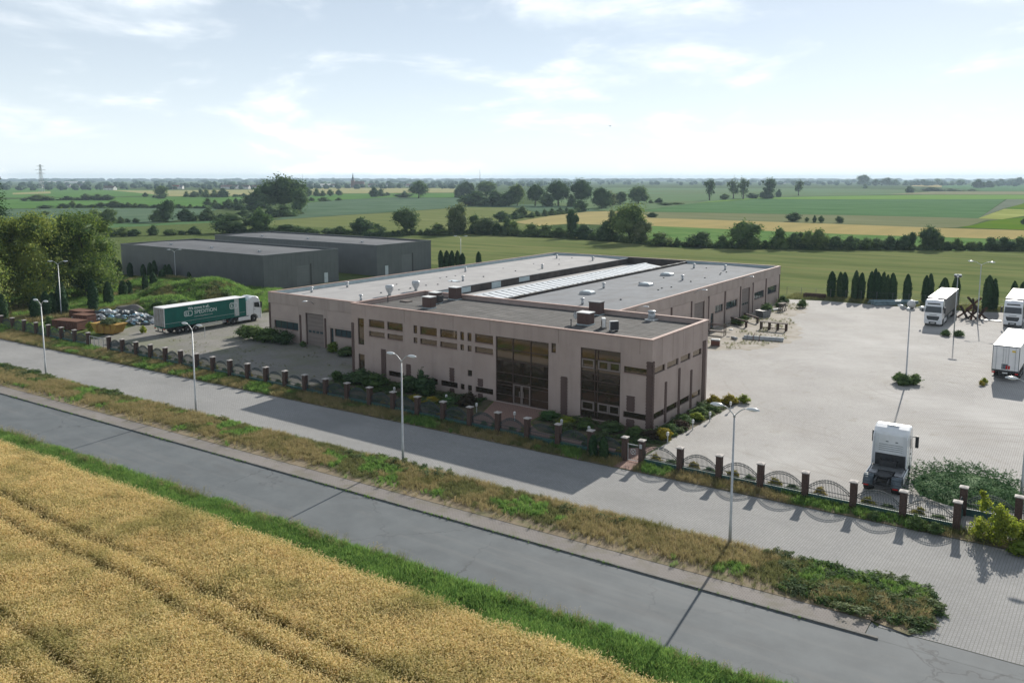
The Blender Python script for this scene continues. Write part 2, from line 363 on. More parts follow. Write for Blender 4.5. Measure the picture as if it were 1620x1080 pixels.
ramp_layer(MATS['side_paver'], 0.16, (0.15, 0.16, 0.095), 0.47, 0.68, 0.75)
ramp_layer(MATS['side_paver'], 1.1, (0.10, 0.125, 0.055), 0.57, 0.74, 0.8, offset=(2, 8, 0))
paver('layby_paver', (0.262, 0.264, 0.262), (0.322, 0.322, 0.316), R(92))
ramp_layer(MATS['layby_paver'], 0.25, (0.18, 0.18, 0.172), 0.5, 0.75, 0.6, stretch=(0.4, 1, 1))
ramp_layer(MATS['layby_paver'], 1.3, (0.20, 0.195, 0.16), 0.60, 0.80, 0.55, stretch=(0.5, 1.2, 1), offset=(4, 4, 0))
paver('footpath_paver', (0.20, 0.185, 0.175), (0.255, 0.235, 0.22), R(2), bw=0.25, bh=0.125, amt=0.6)
ramp_layer(MATS['footpath_paver'], 0.7, (0.15, 0.14, 0.10), 0.48, 0.70, 0.8)
paver('path_red', (0.27, 0.175, 0.145), (0.33, 0.22, 0.185), R(0))
mat('kerb', (0.20, 0.195, 0.185), (0.12, 0.115, 0.10), rough=0.9, nscale=1.5)
mat('dust', (0.34, 0.315, 0.28), (0.26, 0.23, 0.185), rough=0.95, nscale=0.4, detail=8)
ramp_layer(MATS['dust'], 0.8, (0.13, 0.14, 0.06), 0.56, 0.72, 0.7)
mat('bed_soil', (0.085, 0.070, 0.045), (0.13, 0.11, 0.07), rough=0.95, nscale=2.5, detail=8, bump=0.5, bscale=12)
ramp_layer(MATS['bed_soil'], 0.8, (0.06, 0.085, 0.03), 0.48, 0.62, 0.85)
mat('verge_soil', (0.165, 0.130, 0.082), (0.23, 0.185, 0.12), rough=0.95, nscale=1.5, detail=8, bump=0.5, bscale=12)
ramp_layer(MATS['verge_soil'], 0.5, (0.105, 0.115, 0.045), 0.50, 0.66, 0.8)
mat('lawn', (0.07, 0.105, 0.036), (0.12, 0.145, 0.058), rough=1.0, spec=0.0, nscale=0.6, detail=8, bump=0.4, bscale=10)
mat('wheat_ground', (0.27, 0.19, 0.085), (0.20, 0.15, 0.06), rough=0.95, nscale=0.25, detail=7)
def field(name, c1, c2, sc=0.02, rows=None, rc=None, lo=0.4, hi=0.62, amt=0.6):
    m = mat(name, c1, c2, rough=1.0, nscale=sc, detail=9, spec=0.0)
    if rows: ramp_layer(m, 1.0, rc, lo, hi, amt, stretch=rows)
    return m
field('ground_base', (0.055, 0.088, 0.035), (0.085, 0.115, 0.05), 0.006)
field('mown', (0.1196, 0.149, 0.0572), (0.1525, 0.1794, 0.0728), 0.035, (0.030, 0.22, 1), (0.1769, 0.1794, 0.0806), 0.47, 0.63, 0.8)
ramp_layer(MATS['mown'], 1.0, (0.085, 0.115, 0.044), 0.48, 0.62, 0.7, stretch=(0.022, 0.16, 1), offset=(11, 5, 0))
field('f_green1', (0.08235, 0.1637, 0.05095), (0.1372, 0.2121, 0.07641), 0.09)
field('f_tan', (0.36, 0.294, 0.1334), (0.31, 0.258, 0.116), 0.02, (0.10, 0.012, 1), (0.26, 0.228, 0.1044))
field('f_tan2', (0.36, 0.3, 0.1392), (0.31, 0.27, 0.1276), 0.02, (0.10, 0.012, 1), (0.25, 0.228, 0.116))
field('f_tan3', (0.24, 0.246, 0.116), (0.3, 0.282, 0.145), 0.012)
field('f_olive', (0.1568, 0.171, 0.08916), (0.1891, 0.1969, 0.1146), 0.02, (0.02, 0.12, 1), (0.1199, 0.1451, 0.07641))
field('f_crop', (0.06039, 0.1273, 0.05095), (0.08784, 0.1637, 0.07005), 0.03, (0.012, 0.10, 1), (0.1153, 0.188, 0.09553))
field('f_ygreen', (0.1263, 0.2303, 0.05095), (0.1537, 0.2485, 0.07005), 0.02)
field('f_grey', (0.1292, 0.1555, 0.1083), (0.1568, 0.1814, 0.1401), 0.02)
field('f_bright', (0.072, 0.1512, 0.0144), (0.1152, 0.1656, 0.0216), 0.03)
field('f_bright2', (0.07137, 0.1515, 0.04457), (0.1043, 0.1939, 0.05732), 0.02)
field('f_yellow', (0.2121, 0.2436, 0.07005), (0.3039, 0.3287, 0.1165), 0.03)
field('f_fargreen', (0.1208, 0.1515, 0.07641), (0.1167, 0.1924, 0.1016), 0.008)
field('f_pink', (0.2415, 0.2173, 0.1337), (0.1866, 0.1977, 0.1146), 0.01)
field('f_meadow', (0.1384, 0.1658, 0.06113), (0.1752, 0.1918, 0.08279), 0.025, (0.02, 0.14, 1), (0.1107, 0.1399, 0.05732))
field('f_cabbage', (0.06263, 0.1102, 0.06522), (0.1085, 0.1619, 0.1042), 0.03, (0.012, 0.10, 1), (0.1061, 0.1518, 0.1008))
# plants
leaf('leaf_walnut', (0.046, 0.108, 0.033), (0.3036, 0.3618, 0.0682), trans=0.5, nscale=0.6)  # golden sunlight and darker clumps are put into the two leaf tones
leaf('leaf_dark', (0.03672, 0.0805, 0.033), (0.1134, 0.1782, 0.063), trans=0.45)
leaf('leaf_mid', (0.05616, 0.115, 0.036), (0.1674, 0.2415, 0.072), trans=0.48)
leaf('leaf_pale', (0.085, 0.135, 0.055), (0.20, 0.235, 0.11), trans=0.45)
leaf('leaf_far', (0.03888, 0.0828, 0.051), (0.07776, 0.1323, 0.075), trans=0.25, rand=0.3, nscale=0.05)
leaf('leaf_thuja', (0.01944, 0.0552, 0.021), (0.04968, 0.1058, 0.036), trans=0.3)
leaf('leaf_yellow', (0.22, 0.20, 0.025), (0.36, 0.29, 0.03), trans=0.35)
leaf('leaf_robinia', (0.14, 0.22, 0.022), (0.30, 0.35, 0.045), trans=0.55, nscale=1.5)
leaf('leaf_juniper', (0.045, 0.115, 0.040), (0.12, 0.225, 0.07), trans=0.4, nscale=0.8)
leaf('leaf_purple', (0.040, 0.028, 0.022), (0.075, 0.050, 0.03), trans=0.3)
leaf('blade_green', (0.08125, 0.1848, 0.04), (0.225, 0.3564, 0.09), trans=0.5, rand=0.35)
leaf('blade_dry', (0.2646, 0.2232, 0.0972), (0.4312, 0.3663, 0.1814), trans=0.45, rand=0.25, drift=(0.35, (0.16, 0.17, 0.05), 0.5, 0.66))
leaf('blade_olive', (0.1313, 0.1495, 0.054), (0.231, 0.2357, 0.0975), trans=0.45, rand=0.3)
leaf('wheat_stalk', (0.3361, 0.2705, 0.08275), (0.5092, 0.3925, 0.1434), trans=0.5, rand=0.12, drift=(0.22, (0.20, 0.205, 0.055), 0.5, 0.68))
leaf('wheat_ear', (0.7064, 0.5464, 0.2359), (0.931, 0.7899, 0.417), trans=0.5, rand=0.15, drift=(0.22, (0.46, 0.41, 0.15), 0.52, 0.70))
mat('bark', (0.085, 0.065, 0.05), (0.05, 0.04, 0.032), rough=0.95, nscale=4)

# ------------------------------------------------------------------ mesh helpers
class MB:
    """Collects shapes; build() links them as one mesh object."""
    def __init__(s):
        s.v = []; s.f = []
    def add(s, vs_, fs_):
        o = len(s.v); s.v += [tuple(p) for p in vs_]; s.f += [tuple(i + o for i in f) for f in fs_]; return s
    def box(s, x0, y0, z0, x1, y1, z1):
        return s.add([(x0, y0, z0), (x1, y0, z0), (x1, y1, z0), (x0, y1, z0), (x0, y0, z1), (x1, y0, z1), (x1, y1, z1), (x0, y1, z1)],
                     [(0, 3, 2, 1), (4, 5, 6, 7), (0, 1, 5, 4), (1, 2, 6, 5), (2, 3, 7, 6), (3, 0, 4, 7)])
    def obox(s, c, ax, ay, az):
        """box from centre and three half-axis vectors"""
        c, ax, ay, az = map(Vector, (c, ax, ay, az))
        p = [c + ax * i + ay * j + az * k for k in (-1, 1) for i, j in ((-1, -1), (1, -1), (1, 1), (-1, 1))]
        return s.add(p, [(0, 3, 2, 1), (4, 5, 6, 7), (0, 1, 5, 4), (1, 2, 6, 5), (2, 3, 7, 6), (3, 0, 4, 7)])
    def beam(s, a, b, w, h):
        a, b = Vector(a), Vector(b); d = (b - a); L = d.length; d = d / L
        side = d.cross(Vector((0, 0, 1)))
        side = Vector((1, 0, 0)) if side.length < 1e-4 else side.normalized()
        up = side.cross(d)
        return s.obox((a + b) / 2, d * L / 2, side * w / 2, up * h / 2)
    def tube(s, pts, r, n=8, cap=True):
        pts = [Vector(p) for p in pts]; m = len(pts)
        rs = r if isinstance(r, (list, tuple)) else [r] * m
        o = len(s.v); prev = None
        for i, p in enumerate(pts):
            d = (pts[min(i + 1, m - 1)] - pts[max(i - 1, 0)]).normalized()
            if prev is None:
                a = d.cross(Vector((0, 0, 1)))
                a = Vector((1, 0, 0)) if a.length < 1e-3 else a.normalized()
            else:
                a = (prev - d * prev.dot(d)).normalized()
            prev = a; b = d.cross(a)
            for k in range(n):
                t = 2 * math.pi * k / n
                q = p + (a * math.cos(t) + b * math.sin(t)) * rs[i]
                s.v.append((q.x, q.y, q.z))
        for i in range(m - 1):
            for k in range(n):
                s.f.append((o + i * n + k, o + i * n + (k + 1) % n, o + (i + 1) * n + (k + 1) % n, o + (i + 1) * n + k))
        if cap:
            s.f.append(tuple(o + k for k in range(n))[::-1]); s.f.append(tuple(o + (m - 1) * n + k for k in range(n)))
        return s
    def lathe(s, prof, n=12, c=(0, 0, 0), sx=1.0, sy=1.0):
        o = len(s.v); m = len(prof)
        for r, z in prof:
            for k in range(n):
                t = 2 * math.pi * k / n
                s.v.append((c[0] + r * math.cos(t) * sx, c[1] + r * math.sin(t) * sy, c[2] + z))
        for i in range(m - 1):
            for k in range(n):
                s.f.append((o + i * n + k, o + i * n + (k + 1) % n, o + (i + 1) * n + (k + 1) % n, o + (i + 1) * n + k))
        s.f.append(tuple(o + k for k in range(n))[::-1]); s.f.append(tuple(o + (m - 1) * n + k for k in range(n)))
        return s
    def prism(s, poly, x0, x1, axis='x'):
        """extrude a closed 2-D outline: axis 'x' outline in (y,z); 'y' in (x,z); 'z' in (x,y)"""
        n = len(poly); o = len(s.v)
        for t in (x0, x1):
            for a, b in poly:
                s.v.append((t, a, b) if axis == 'x' else (a, t, b) if axis == 'y' else (a, b, t))
        for k in range(n):
            s.f.append((o + k, o + (k + 1) % n, o + n + (k + 1) % n, o + n + k))
        s.f.append(tuple(o + k for k in range(n))[::-1]); s.f.append(tuple(o + n + k for k in range(n)))
        return s
    def mesh(s, name, material=None, smooth=False, fix=True):
        me = bpy.data.meshes.new(name)
        me.from_pydata(s.v, [], s.f)
        if fix:
            bm = bmesh.new(); bm.from_mesh(me); bmesh.ops.recalc_face_normals(bm, faces=bm.faces); bm.to_mesh(me); bm.free()
        if material: me.materials.append(MATS[material])
        if smooth: me.polygons.foreach_set('use_smooth', [True] * len(me.polygons))
        me.update()
        return me
    def build(s, name, material, parent=None, smooth=False, bevel=0.0, loc=None, seg=2):
        o = bpy.data.objects.new(name, s.mesh(name, material, smooth)); COL.objects.link(o)
        if parent is not None: o.parent = parent
        if loc: o.location = loc
        if bevel:
            b = o.modifiers.new('bevel', 'BEVEL'); b.width = bevel; b.segments = seg; b.limit_method = 'ANGLE'; b.angle_limit = R(35)
        return o

def tag(o, label=None, cat=None, group=None, kind=None):
    if label: o['label'] = label
    if cat: o['category'] = cat
    if group: o['group'] = group
    if kind: o['kind'] = kind
    return o
def thing(name, label, cat, loc=(0, 0, 0), rz=0.0, group=None):
    o = bpy.data.objects.new(name, None); COL.objects.link(o)
    o.empty_display_size = 0.3; o.location = loc; o.rotation_euler = (0, 0, rz)
    return tag(o, label, cat, group)
def put(name, me, parent=None, loc=(0, 0, 0), rz=0.0, scale=None):
    o = bpy.data.objects.new(name, me); COL.objects.link(o)
    o.location = loc; o.rotation_euler = (0, 0, rz)
    if scale: o.scale = scale
    if parent is not None: o.parent = parent
    return o
def copy_tree(o, parent=None, keep_loc=True):
    c = o.copy(); COL.objects.link(c); c.parent = parent
    for ch in o.children: copy_tree(ch, c)
    return c
ORD = ['', 'first', 'second', 'third', 'fourth', 'fifth', 'sixth', 'seventh', 'eighth', 'ninth', 'tenth', 'eleventh', 'twelfth', 'thirteenth',
       'fourteenth', 'fifteenth', 'sixteenth', 'seventeenth', 'eighteenth', 'nineteenth', 'twentieth']
def nth(i):
    if i <= 20: return ORD[i]
    tens = {2: 'twenty', 3: 'thirty', 4: 'forty', 5: 'fifty', 6: 'sixty', 7: 'seventy'}[i // 10]
    if i % 10 == 0: return tens[:-1] + 'ieth'
    return tens + '-' + ORD[i % 10]
def sheet(name, pts, z, material, label=None):
    """flat piece of ground from an outline"""
    bm = bmesh.new()
    vs_ = [bm.verts.new((p[0], p[1], z)) for p in pts]
    f = bm.faces.new(vs_); f.normal_update()
    bmesh.ops.triangulate(bm, faces=[f])
    for f in bm.faces:
        if f.normal.z < 0: f.normal_flip()
    me = bpy.data.meshes.new(name); bm.to_mesh(me); bm.free()
    me.materials.append(MATS[material])
    o = bpy.data.objects.new(name, me); COL.objects.link(o)
    return tag(o, label, None, None, 'structure')

def ragged(pts, step=0.5, amp=0.55):
    """outline with a worn, uneven edge"""
    out = []; rs = random.Random(5)
    for i, a in enumerate(pts):
        b = pts[(i + 1) % len(pts)]; L = math.dist(a, b); n = max(1, int(L / step))
        nx, ny = -(b[1] - a[1]) / L, (b[0] - a[0]) / L
        for k in range(n):
            q = k / n; o = 0 if k == 0 else amp * (math.sin(k * 0.9 + i) * 0.6 + rs.uniform(-0.6, 0.6))
            if a[0] < -14 and b[0] < -14: o = 0
            out.append((a[0] + (b[0] - a[0]) * q + nx * o, a[1] + (b[1] - a[1]) * q + ny * o))
    return out
def in_poly(P_, poly):
    x, y = P_[:, 0], P_[:, 1]; ins = np.zeros(len(P_), bool); n = len(poly)
    for i in range(n):
        x0, y0 = poly[i]; x1, y1 = poly[(i + 1) % n]
        c = ((y0 > y) != (y1 > y)) & (x < (x1 - x0) * (y - y0) / ((y1 - y0) if y1 != y0 else 1e-9) + x0)
        ins ^= c
    return ins
def sample_poly(poly, density):
    a = np.array(poly); lo, hi = a.min(0), a.max(0)
    n = int((hi[0] - lo[0]) * (hi[1] - lo[1]) * density)
    p = rng.uniform(lo, hi, (n, 2))
    return p[in_poly(p, poly)]
def vnoise(p, scale, seed=0):
    """cheap smooth value noise on 2-D points, 0..1"""
    q = p / scale; i = np.floor(q).astype(np.int64); f = q - i; f = f * f * (3 - 2 * f)
    def h(ix, iy):
        n = (ix * 374761393 + iy * 668265263 + seed * 1274126177) & 0x7fffffff
        n = ((n ^ (n >> 13)) * 1274126177) & 0x7fffffff
        return ((n ^ (n >> 16)) & 0xffff) / 65535.0
    a = h(i[:, 0], i[:, 1]); b = h(i[:, 0] + 1, i[:, 1]); c = h(i[:, 0], i[:, 1] + 1); d = h(i[:, 0] + 1, i[:, 1] + 1)
    return (a * (1 - f[:, 0]) + b * f[:, 0]) * (1 - f[:, 1]) + (c * (1 - f[:, 0]) + d * f[:, 0]) * f[:, 1]

SRC = bpy.data.collections.new("plant_sources")        # never linked to the scene: only instanced
def src_set(name, meshes):
    c = bpy.data.collections.new(name)
    for i, me in enumerate(meshes):
        o = bpy.data.objects.new(me.name, me); c.objects.link(o)
    return c
_GN = {}
def gn_group(coll):
    if coll.name in _GN: return _GN[coll.name]
    g = bpy.data.node_groups.new('scatter_' + coll.name, 'GeometryNodeTree')
    g.interface.new_socket('Geometry', in_out='INPUT', socket_type='NodeSocketGeometry')
    g.interface.new_socket('Geometry', in_out='OUTPUT', socket_type='NodeSocketGeometry')
    n = g.nodes; l = g.links
    gi = n.new('NodeGroupInput'); go = n.new('NodeGroupOutput')
    ci = n.new('GeometryNodeCollectionInfo'); ci.inputs['Collection'].default_value = coll
    ci.inputs['Separate Children'].default_value = True; ci.inputs['Reset Children'].default_value = True
    ip = n.new('GeometryNodeInstanceOnPoints'); ip.inputs['Pick Instance'].default_value = True
    a1 = n.new('GeometryNodeInputNamedAttribute'); a1.data_type = 'FLOAT_VECTOR'; a1.inputs['Name'].default_value = 'rot'
    a2 = n.new('GeometryNodeInputNamedAttribute'); a2.data_type = 'FLOAT_VECTOR'; a2.inputs['Name'].default_value = 'size'
    a3 = n.new('GeometryNodeInputNamedAttribute'); a3.data_type = 'INT'; a3.inputs['Name'].default_value = 'pick'
    l.new(gi.outputs[0], ip.inputs['Points']); l.new(ci.outputs[0], ip.inputs['Instance'])
    l.new(a1.outputs[0], ip.inputs['Rotation']); l.new(a2.outputs[0], ip.inputs['Scale']); l.new(a3.outputs[0], ip.inputs['Instance Index'])
    l.new(ip.outputs[0], go.inputs[0])
    _GN[coll.name] = g
    return g
def scatter(name, pts, size, coll, label, z=0.0, tilt=0.12, parent=None, bend=None):
    n = len(pts)
    me = bpy.data.meshes.new(name)
    co = np.zeros((n, 3)); co[:, :2] = pts[:, :2]; co[:, 2] = z if pts.shape[1] == 2 else pts[:, 2]
    me.vertices.add(n); me.vertices.foreach_set('co', co.ravel())
    rot = np.stack([rng.normal(0, tilt, n), rng.normal(0, tilt, n), rng.uniform(0, 6.283, n)], 1)
    if bend is not None: rot[:, :2] += bend
    for nm, arr in (('rot', rot), ('size', size if size.ndim == 2 else np.repeat(size[:, None], 3, 1))):
        at = me.attributes.new(nm, 'FLOAT_VECTOR', 'POINT'); at.data.foreach_set('vector', arr.astype(np.float32).ravel())
    at = me.attributes.new('pick', 'INT', 'POINT'); at.data.foreach_set('value', rng.integers(0, len(coll.objects), n).astype(np.int32))
    o = bpy.data.objects.new(name, me); COL.objects.link(o)
    md = o.modifiers.new('scatter', 'NODES'); md.node_group = gn_group(coll)
    if parent: o.parent = parent
    return tag(o, label, None, None, 'stuff')

def cards(centers, normals, size, aspect=1.0):
    """leaf cards: one quad per centre"""
    n = len(centers)
    nr = normals / np.linalg.norm(normals, axis=1, keepdims=True)
    r1 = rng.normal(size=(n, 3)); t = np.cross(nr, r1); t /= np.linalg.norm(t, axis=1, keepdims=True) + 1e-9
    b = np.cross(nr, t)
    s = np.broadcast_to(size, (n,))[:, None] * 0.5
    t = t * s; b = b * s * aspect
    k = rng.uniform(0.25, 0.6, (n, 1))
    V = np.stack([centers - t, centers - b * k, centers + t, centers + b], 1).reshape(-1, 3)
    F = np.arange(4 * n).reshape(-1, 4)
    return V, F
def np_mesh(name, V, F, material, extra=None):
    """mesh from numpy quads (+ optional list of MB shapes)"""
    me = bpy.data.meshes.new(name)
    vs_, fs_ = V, [F]
    me.vertices.add(len(V)); me.vertices.foreach_set('co', np.asarray(V, np.float32).ravel())
    nf = len(F); k = F.shape[1]
    me.loops.add(nf * k); me.loops.foreach_set('vertex_index', F.astype(np.int32).ravel())
    me.polygons.add(nf); me.polygons.foreach_set('loop_start', np.arange(0, nf * k, k, dtype=np.int32))
    me.polygons.foreach_set('loop_total', np.full(nf, k, np.int32))
    me.materials.append(MATS[material]); me.update(calc_edges=True)
    return me
def lobes_crown(lobes, n, size, jitter=0.16, shell=0.55, up=0.35):
    """leaf cards spread through a set of ellipsoid lobes (cx,cy,cz,rx,ry,rz); most near the surface, in clumps"""
    L = np.array(lobes, float); vol = L[:, 3] * L[:, 4] * L[:, 5]; p = vol ** 0.7; p /= p.sum()
    ncl = max(8, n // 9)
    li = rng.choice(len(L), ncl, p=p)
    d = rng.normal(size=(ncl, 3)); d /= np.linalg.norm(d, axis=1, keepdims=True)
    rad = shell + (1 - shell) * rng.random(ncl) ** 0.5
    rad *= 1 + rng.normal(0, jitter * 0.5, ncl)
    c = L[li, :3] + d * L[li, 3:] * rad[:, None]
    k = n // ncl
    cc = np.repeat(c, k, 0); dd = np.repeat(d, k, 0); ll = np.repeat(li, k)
    rr = L[ll, 3:].mean(1, keepdims=True)
    cc = cc + rng.normal(0, 1, cc.shape) * np.minimum(rr * 0.16, size * 2.2)
    nn = dd * 0.9 + rng.normal(0, 0.75, dd.shape) + np.array([0, 0, up])
    return cards(cc, nn, rng.uniform(0.7, 1.35, len(cc)) * size, 0.75)
def blob_core(lobes, f, seed=0, seg=(8, 6)):
    """closed inner mass of a crown so that it does not read as a cloud of confetti"""
    m = MB()
    for cx, cy, cz, rx, ry, rz in lobes:
        prof = []
        for i in range(seg[1] + 1):
            a = -math.pi / 2 + math.pi * i / seg[1]
            prof.append((max(0.02, math.cos(a)) * f, math.sin(a) * rz * f))
        m.lathe(prof, seg[0], (cx, cy, cz), rx, ry)
    v = np.array(m.v)
    v += rng.normal(0, 0.045, v.shape) * np.ptp(v, axis=0).max() * 0.35
    m.v = [tuple(q) for q in v]
    return m
def crown_mesh(name, lobes, n, size, material, core=0.62, jitter=0.16, shell=0.55, up=0.35):
    V, F = lobes_crown(lobes, n, size, jitter, shell, up)
    if core:
        m = blob_core(lobes, core)
        cv_ = np.array(m.v); quads = [f for f in m.f if len(f) == 4]
        F = np.vstack([F, np.array(quads) + len(V)]); V = np.vstack([V, cv_])
    return np_mesh(name, V, F, material)

# ------------------------------------------------------------------ ground, fields, roads
def road_y(x, off): return off + 0.04 * x
def fence_y(x): return -8.2 + 0.0175 * x
sheet('ground', [(-9000, -2500), (9000, -2500), (9000, 14000), (-9000, 14000)], -0.30, 'ground_base', 'flat green farmland reaching to the horizon')
FIELDS=[
 ('stubble','green1',[(-94,180),(-141,293),(-123,289),(-47,282),(10,289),(37,296),(36,243),(-29,204),(-72,182),(-82,185)]),
 ('wheat strip','tan',[(-174,362),(-155,362),(-64,356),(-28,351),(7,352),(37,356),(37,296),(10,289),(-47,282),(-123,289),(-139,290)]),
 ('wheat wedge','tan2',[(-212,281),(-234,349),(-246,415),(-240,435),(-217,435),(-173,362),(-138,288),(-160,285),(-181,284),(-182,257)]),
 ('olive strip','olive',[(-218,435),(-190,442),(-88,462),(-22,463),(-10,453),(-16,443),(-17,379),(-20,359),(-28,351),(-64,356),(-155,362),(-174,362)]),
 ('row crop','crop',[(-221,440),(-257,597),(-266,818),(-177,854),(-48,972),(-22,464),(-89,464),(-191,445)]),
 ('light strip','ygreen',[(-261,605),(-280,744),(-286,876),(-222,1049),(-146,1177),(50,1315),(46,1038),(-179,863),(-268,823)]),
 ('grey strip','grey',[(-22,467),(-46,963),(46,990),(16,834),(-20,786),(-24,651)]),
 ('bright patch','bright',[(-23,644),(-21,820),(16,834),(45,931),(41,666),(-11,637)]),
 ('yellow patch','yellow',[(-22,462),(-23,636),(-10,630),(41,652),(40,553),(-3,512),(-10,456)]),
 ('bright lower','bright',[(-19,360),(-16,387),(-14,436),(-2,495),(40,537),(37,358),(6,355)]),
 ('far grey','fargreen',[(-849,1289),(-904,1645),(-744,1712),(-391,1792),(-275,1694),(-164,1248),(-226,1069),(-291,892),(-285,756),(-226,449),(-243,437),(-364,543)]),
 ('pink strip','pink',[(-208,1171),(-192,1470),(54,1643),(50,1342)]),
 ('far tan','tan',[(-395,2479),(-465,2972),(-390,3024),(-285,2252)]),
 ('far green','crop',[(-274,2172),(-390,3024),(78,3524),(54,1685),(-122,1560)]),
 ('olive meadow','meadow',[(-286,184),(-325,220),(-338,281),(-345,333),(-360,406),(-365,435),(-332,451),(-236,353),(-211,278),(-179,253),(-117,199),(-153,196),(-182,180),(-185,163),(-237,139)]),
 ('cabbage','cabbage',[(-328,223),(-368,265),(-548,437),(-605,531),(-629,634),(-558,665),(-371,449),(-364,411),(-348,337),(-341,284)]),
 ('green strip','bright2',[(-563,450),(-804,662),(-852,762),(-768,916),(-570,676),(-640,646),(-614,540)]),
 ('stubble strip','tan3',[(-823,673),(-1380,1161),(-1412,1287),(-1118,1347),(-785,938),(-870,780)]),
 ('mid far','cabbage',[(-371,449),(-389,484),(-359,536),(-243,433),(-248,420),(-238,356),(-336,456)]),
 ('left far','bright2',[(-1052,355),(-2067,749),(-1856,897),(-1384,807),(-965,548),(-940,475),(-947,391)]),
 ('left far pink','tan3',[(-1319,527),(-1431,637),(-1218,535),(-1187,469)]),
 ('left tan','tan3',[(-1456,757),(-1362,794),(-1302,969),(-848,607),(-906,520),(-1052,592)]),
 ('left strip2','bright2',[(-911,300),(-907,457),(-890,510),(-838,590),(-534,343),(-553,294),(-614,235),(-632,191)]),
 ('left cabbage','cabbage',[(-619,186),(-600,229),(-544,289),(-514,322),(-431,254),(-358,181),(-350,165),(-378,152),(-446,119)]),
 ('left green','crop',[(-373,149),(-344,162),(-356,207),(-324,214),(-304,198),(-302,143),(-308,117)]),
 ('left yellow','meadow',[(-304,115),(-298,140),(-301,196),(-240,141),(-260,127),(-272,98)]),
 ('bright meadow','yellow',[(-270,95),(-257,125),(-251,134),(-215,108),(-229,73)]),
]
FLAB = {'stubble': 'strip of leafy green crop right behind the hedgerow', 'wheat strip': 'long golden grain strip beyond the hedgerow', 'wheat wedge': 'golden grain wedge beside the lane bushes',
 'olive strip': 'olive grass strip above the golden strip', 'row crop': 'large green field with drilled rows', 'light strip': 'narrow light green strip beyond the row crop',
 'grey strip': 'greyish strip along the row crop edge', 'bright patch': 'small bright green patch at the field corner', 'yellow patch': 'yellowish meadow patch by the ditch',
 'bright lower': 'bright green meadow below the ditch', 'far grey': 'wide grey green field before the far trees', 'pink strip': 'pinkish fallow strip far off', 'far tan': 'tiny tan field in the distance',
 'far green': 'distant green field by far trees', 'olive meadow': 'olive mown meadow behind the hedgerow', 'cabbage': 'blue green crop field in the middle distance', 'green strip': 'green strip before the lone oak',
 'stubble strip': 'pale stubble strip in front of the village', 'mid far': 'blue green crop below the poplar row', 'left far': 'far green field before the village houses', 'left far pink': 'small reddish fallow patch',
 'left tan': 'pale field before the white houses', 'left strip2': 'green field between the two bush lines', 'left cabbage': 'blue green field behind the walnut trees', 'left green': 'green field behind the dark bushes',
 'left yellow': 'olive meadow before the low hedge', 'bright meadow': 'sunlit yellow meadow behind the grey warehouse'}
for i, (fn, fm, pts) in enumerate(FIELDS):
    sheet('field', pts, -0.26 + 0.006 * i, 'f_' + fm, FLAB[fn])
sheet('lawn_ground', [(-330, -70), (-60, -70), (-60, 130), (-120, 190), (-330, 190)], -0.075, 'lawn', 'rough grass round the warehouses')
sheet('mown_field', [(-188, 150), (-176, 163), (-164, 189), (-131, 193), (-97, 189), (-79, 180), (-71, 182), (-30, 205), (36, 242), (160, 300), (160, -70), (-64, -70), (-64, 95), (-104, 95), (-120, 100)],
      -0.045, 'mown', 'mown olive meadow with swath lines behind the yard')
# meadow with yellow flowers behind the thujas at the left
sheet('flower_meadow', [(-170, -14), (-106, -8), (-107, 2), (-106, 12), (-122, 24), (-140, 26), (-170, 10)], -0.055, 'f_yellow', 'yellow flowering meadow under the walnut trees')
# paved areas
sheet('yard_paving', [(-14.3, 12.7), (-0.2, 12.7), (-0.2, 0.0), (2.6, -1.2), (2.6, -8.15), (90, -6.6), (90, 104), (34, 97), (12, 89.5), (-8, 88.5), (-15.5, 86.5)], 0.0, 'yard_paver', 'sunlit block paved truck yard beside the halls')
sheet('side_paving', [(-80, -9.0), (-36.8, -8.75), (-36.8, 0.2), (-36.8, 8.2), (-63, 8.2), (-66, 26), (-80, 26), (-87, 4)], 0.004, 'side_paver', 'weedy block paving before the roller door')
sheet('dust_patch', ragged([(-14.3, 42), (-9, 35), (-2.5, 41), (-1.5, 50), (-3.5, 58), (-8, 66), (-7.5, 74), (-9.5, 82), (-14.3, 82)]), 0.006, 'dust', 'dusty weedy ground along the hall wall')
sheet('garden_bed', [(-36.7, -0.1), (-36.7, -8.7), (-15.5, -8.35), (-15.5, -4.2), (-17.2, -0.1)], 0.003, 'bed_soil', 'planted bed before the office front')
sheet('garden_bed', [(-10.5, -0.1), (-10.0, -4.0), (-8, -5.6), (-0.2, -5.8), (2.3, -3.4), (2.8, 4), (3.1, 13.5), (0.1, 13.5), (0.1, 0.0)], 0.005, 'bed_soil', 'planted bed round the office corner')
sheet('entrance_path', [(-15.3, -8.3), (2.4, -8.1), (2.4, -3.6), (-0.1, -6.0), (-8.0, -5.8), (-10.2, -4.1), (-10.7, -0.1), (-17.0, -0.1), (-15.4, -4.2)], 0.002, 'path_red', 'reddish block path to the glazed entrance')
sheet('layby', [(-420, road_y(-420, -18.25)), (23.2, road_y(23.2, -18.25)), (23.2, -22.6), (26.2, -22.4), (120, -18.6), (120, road_y(120, -10.1)), (-420, road_y(-420, -10.1))], -0.012, 'layby_paver', 'block paved lay-by along the fence')
sheet('fence_verge', [(-420, road_y(-420, -10.12)), (24, road_y(24, -10.12)), (60, road_y(60, -10.12)), (60, -6.9), (24, fence_y(24) + 0.35), (3.4, -7.7), (-420, fence_y(-420) + 0.35)], 0.03, 'verge_soil', 'weedy strip along the fence foot')
sheet('gate_paving', [(1.6, -9.95), (3.3, -9.9), (3.3, -7.6), (1.6, -7.6)], 0.045, 'path_red', 'short paved step through the small gate')
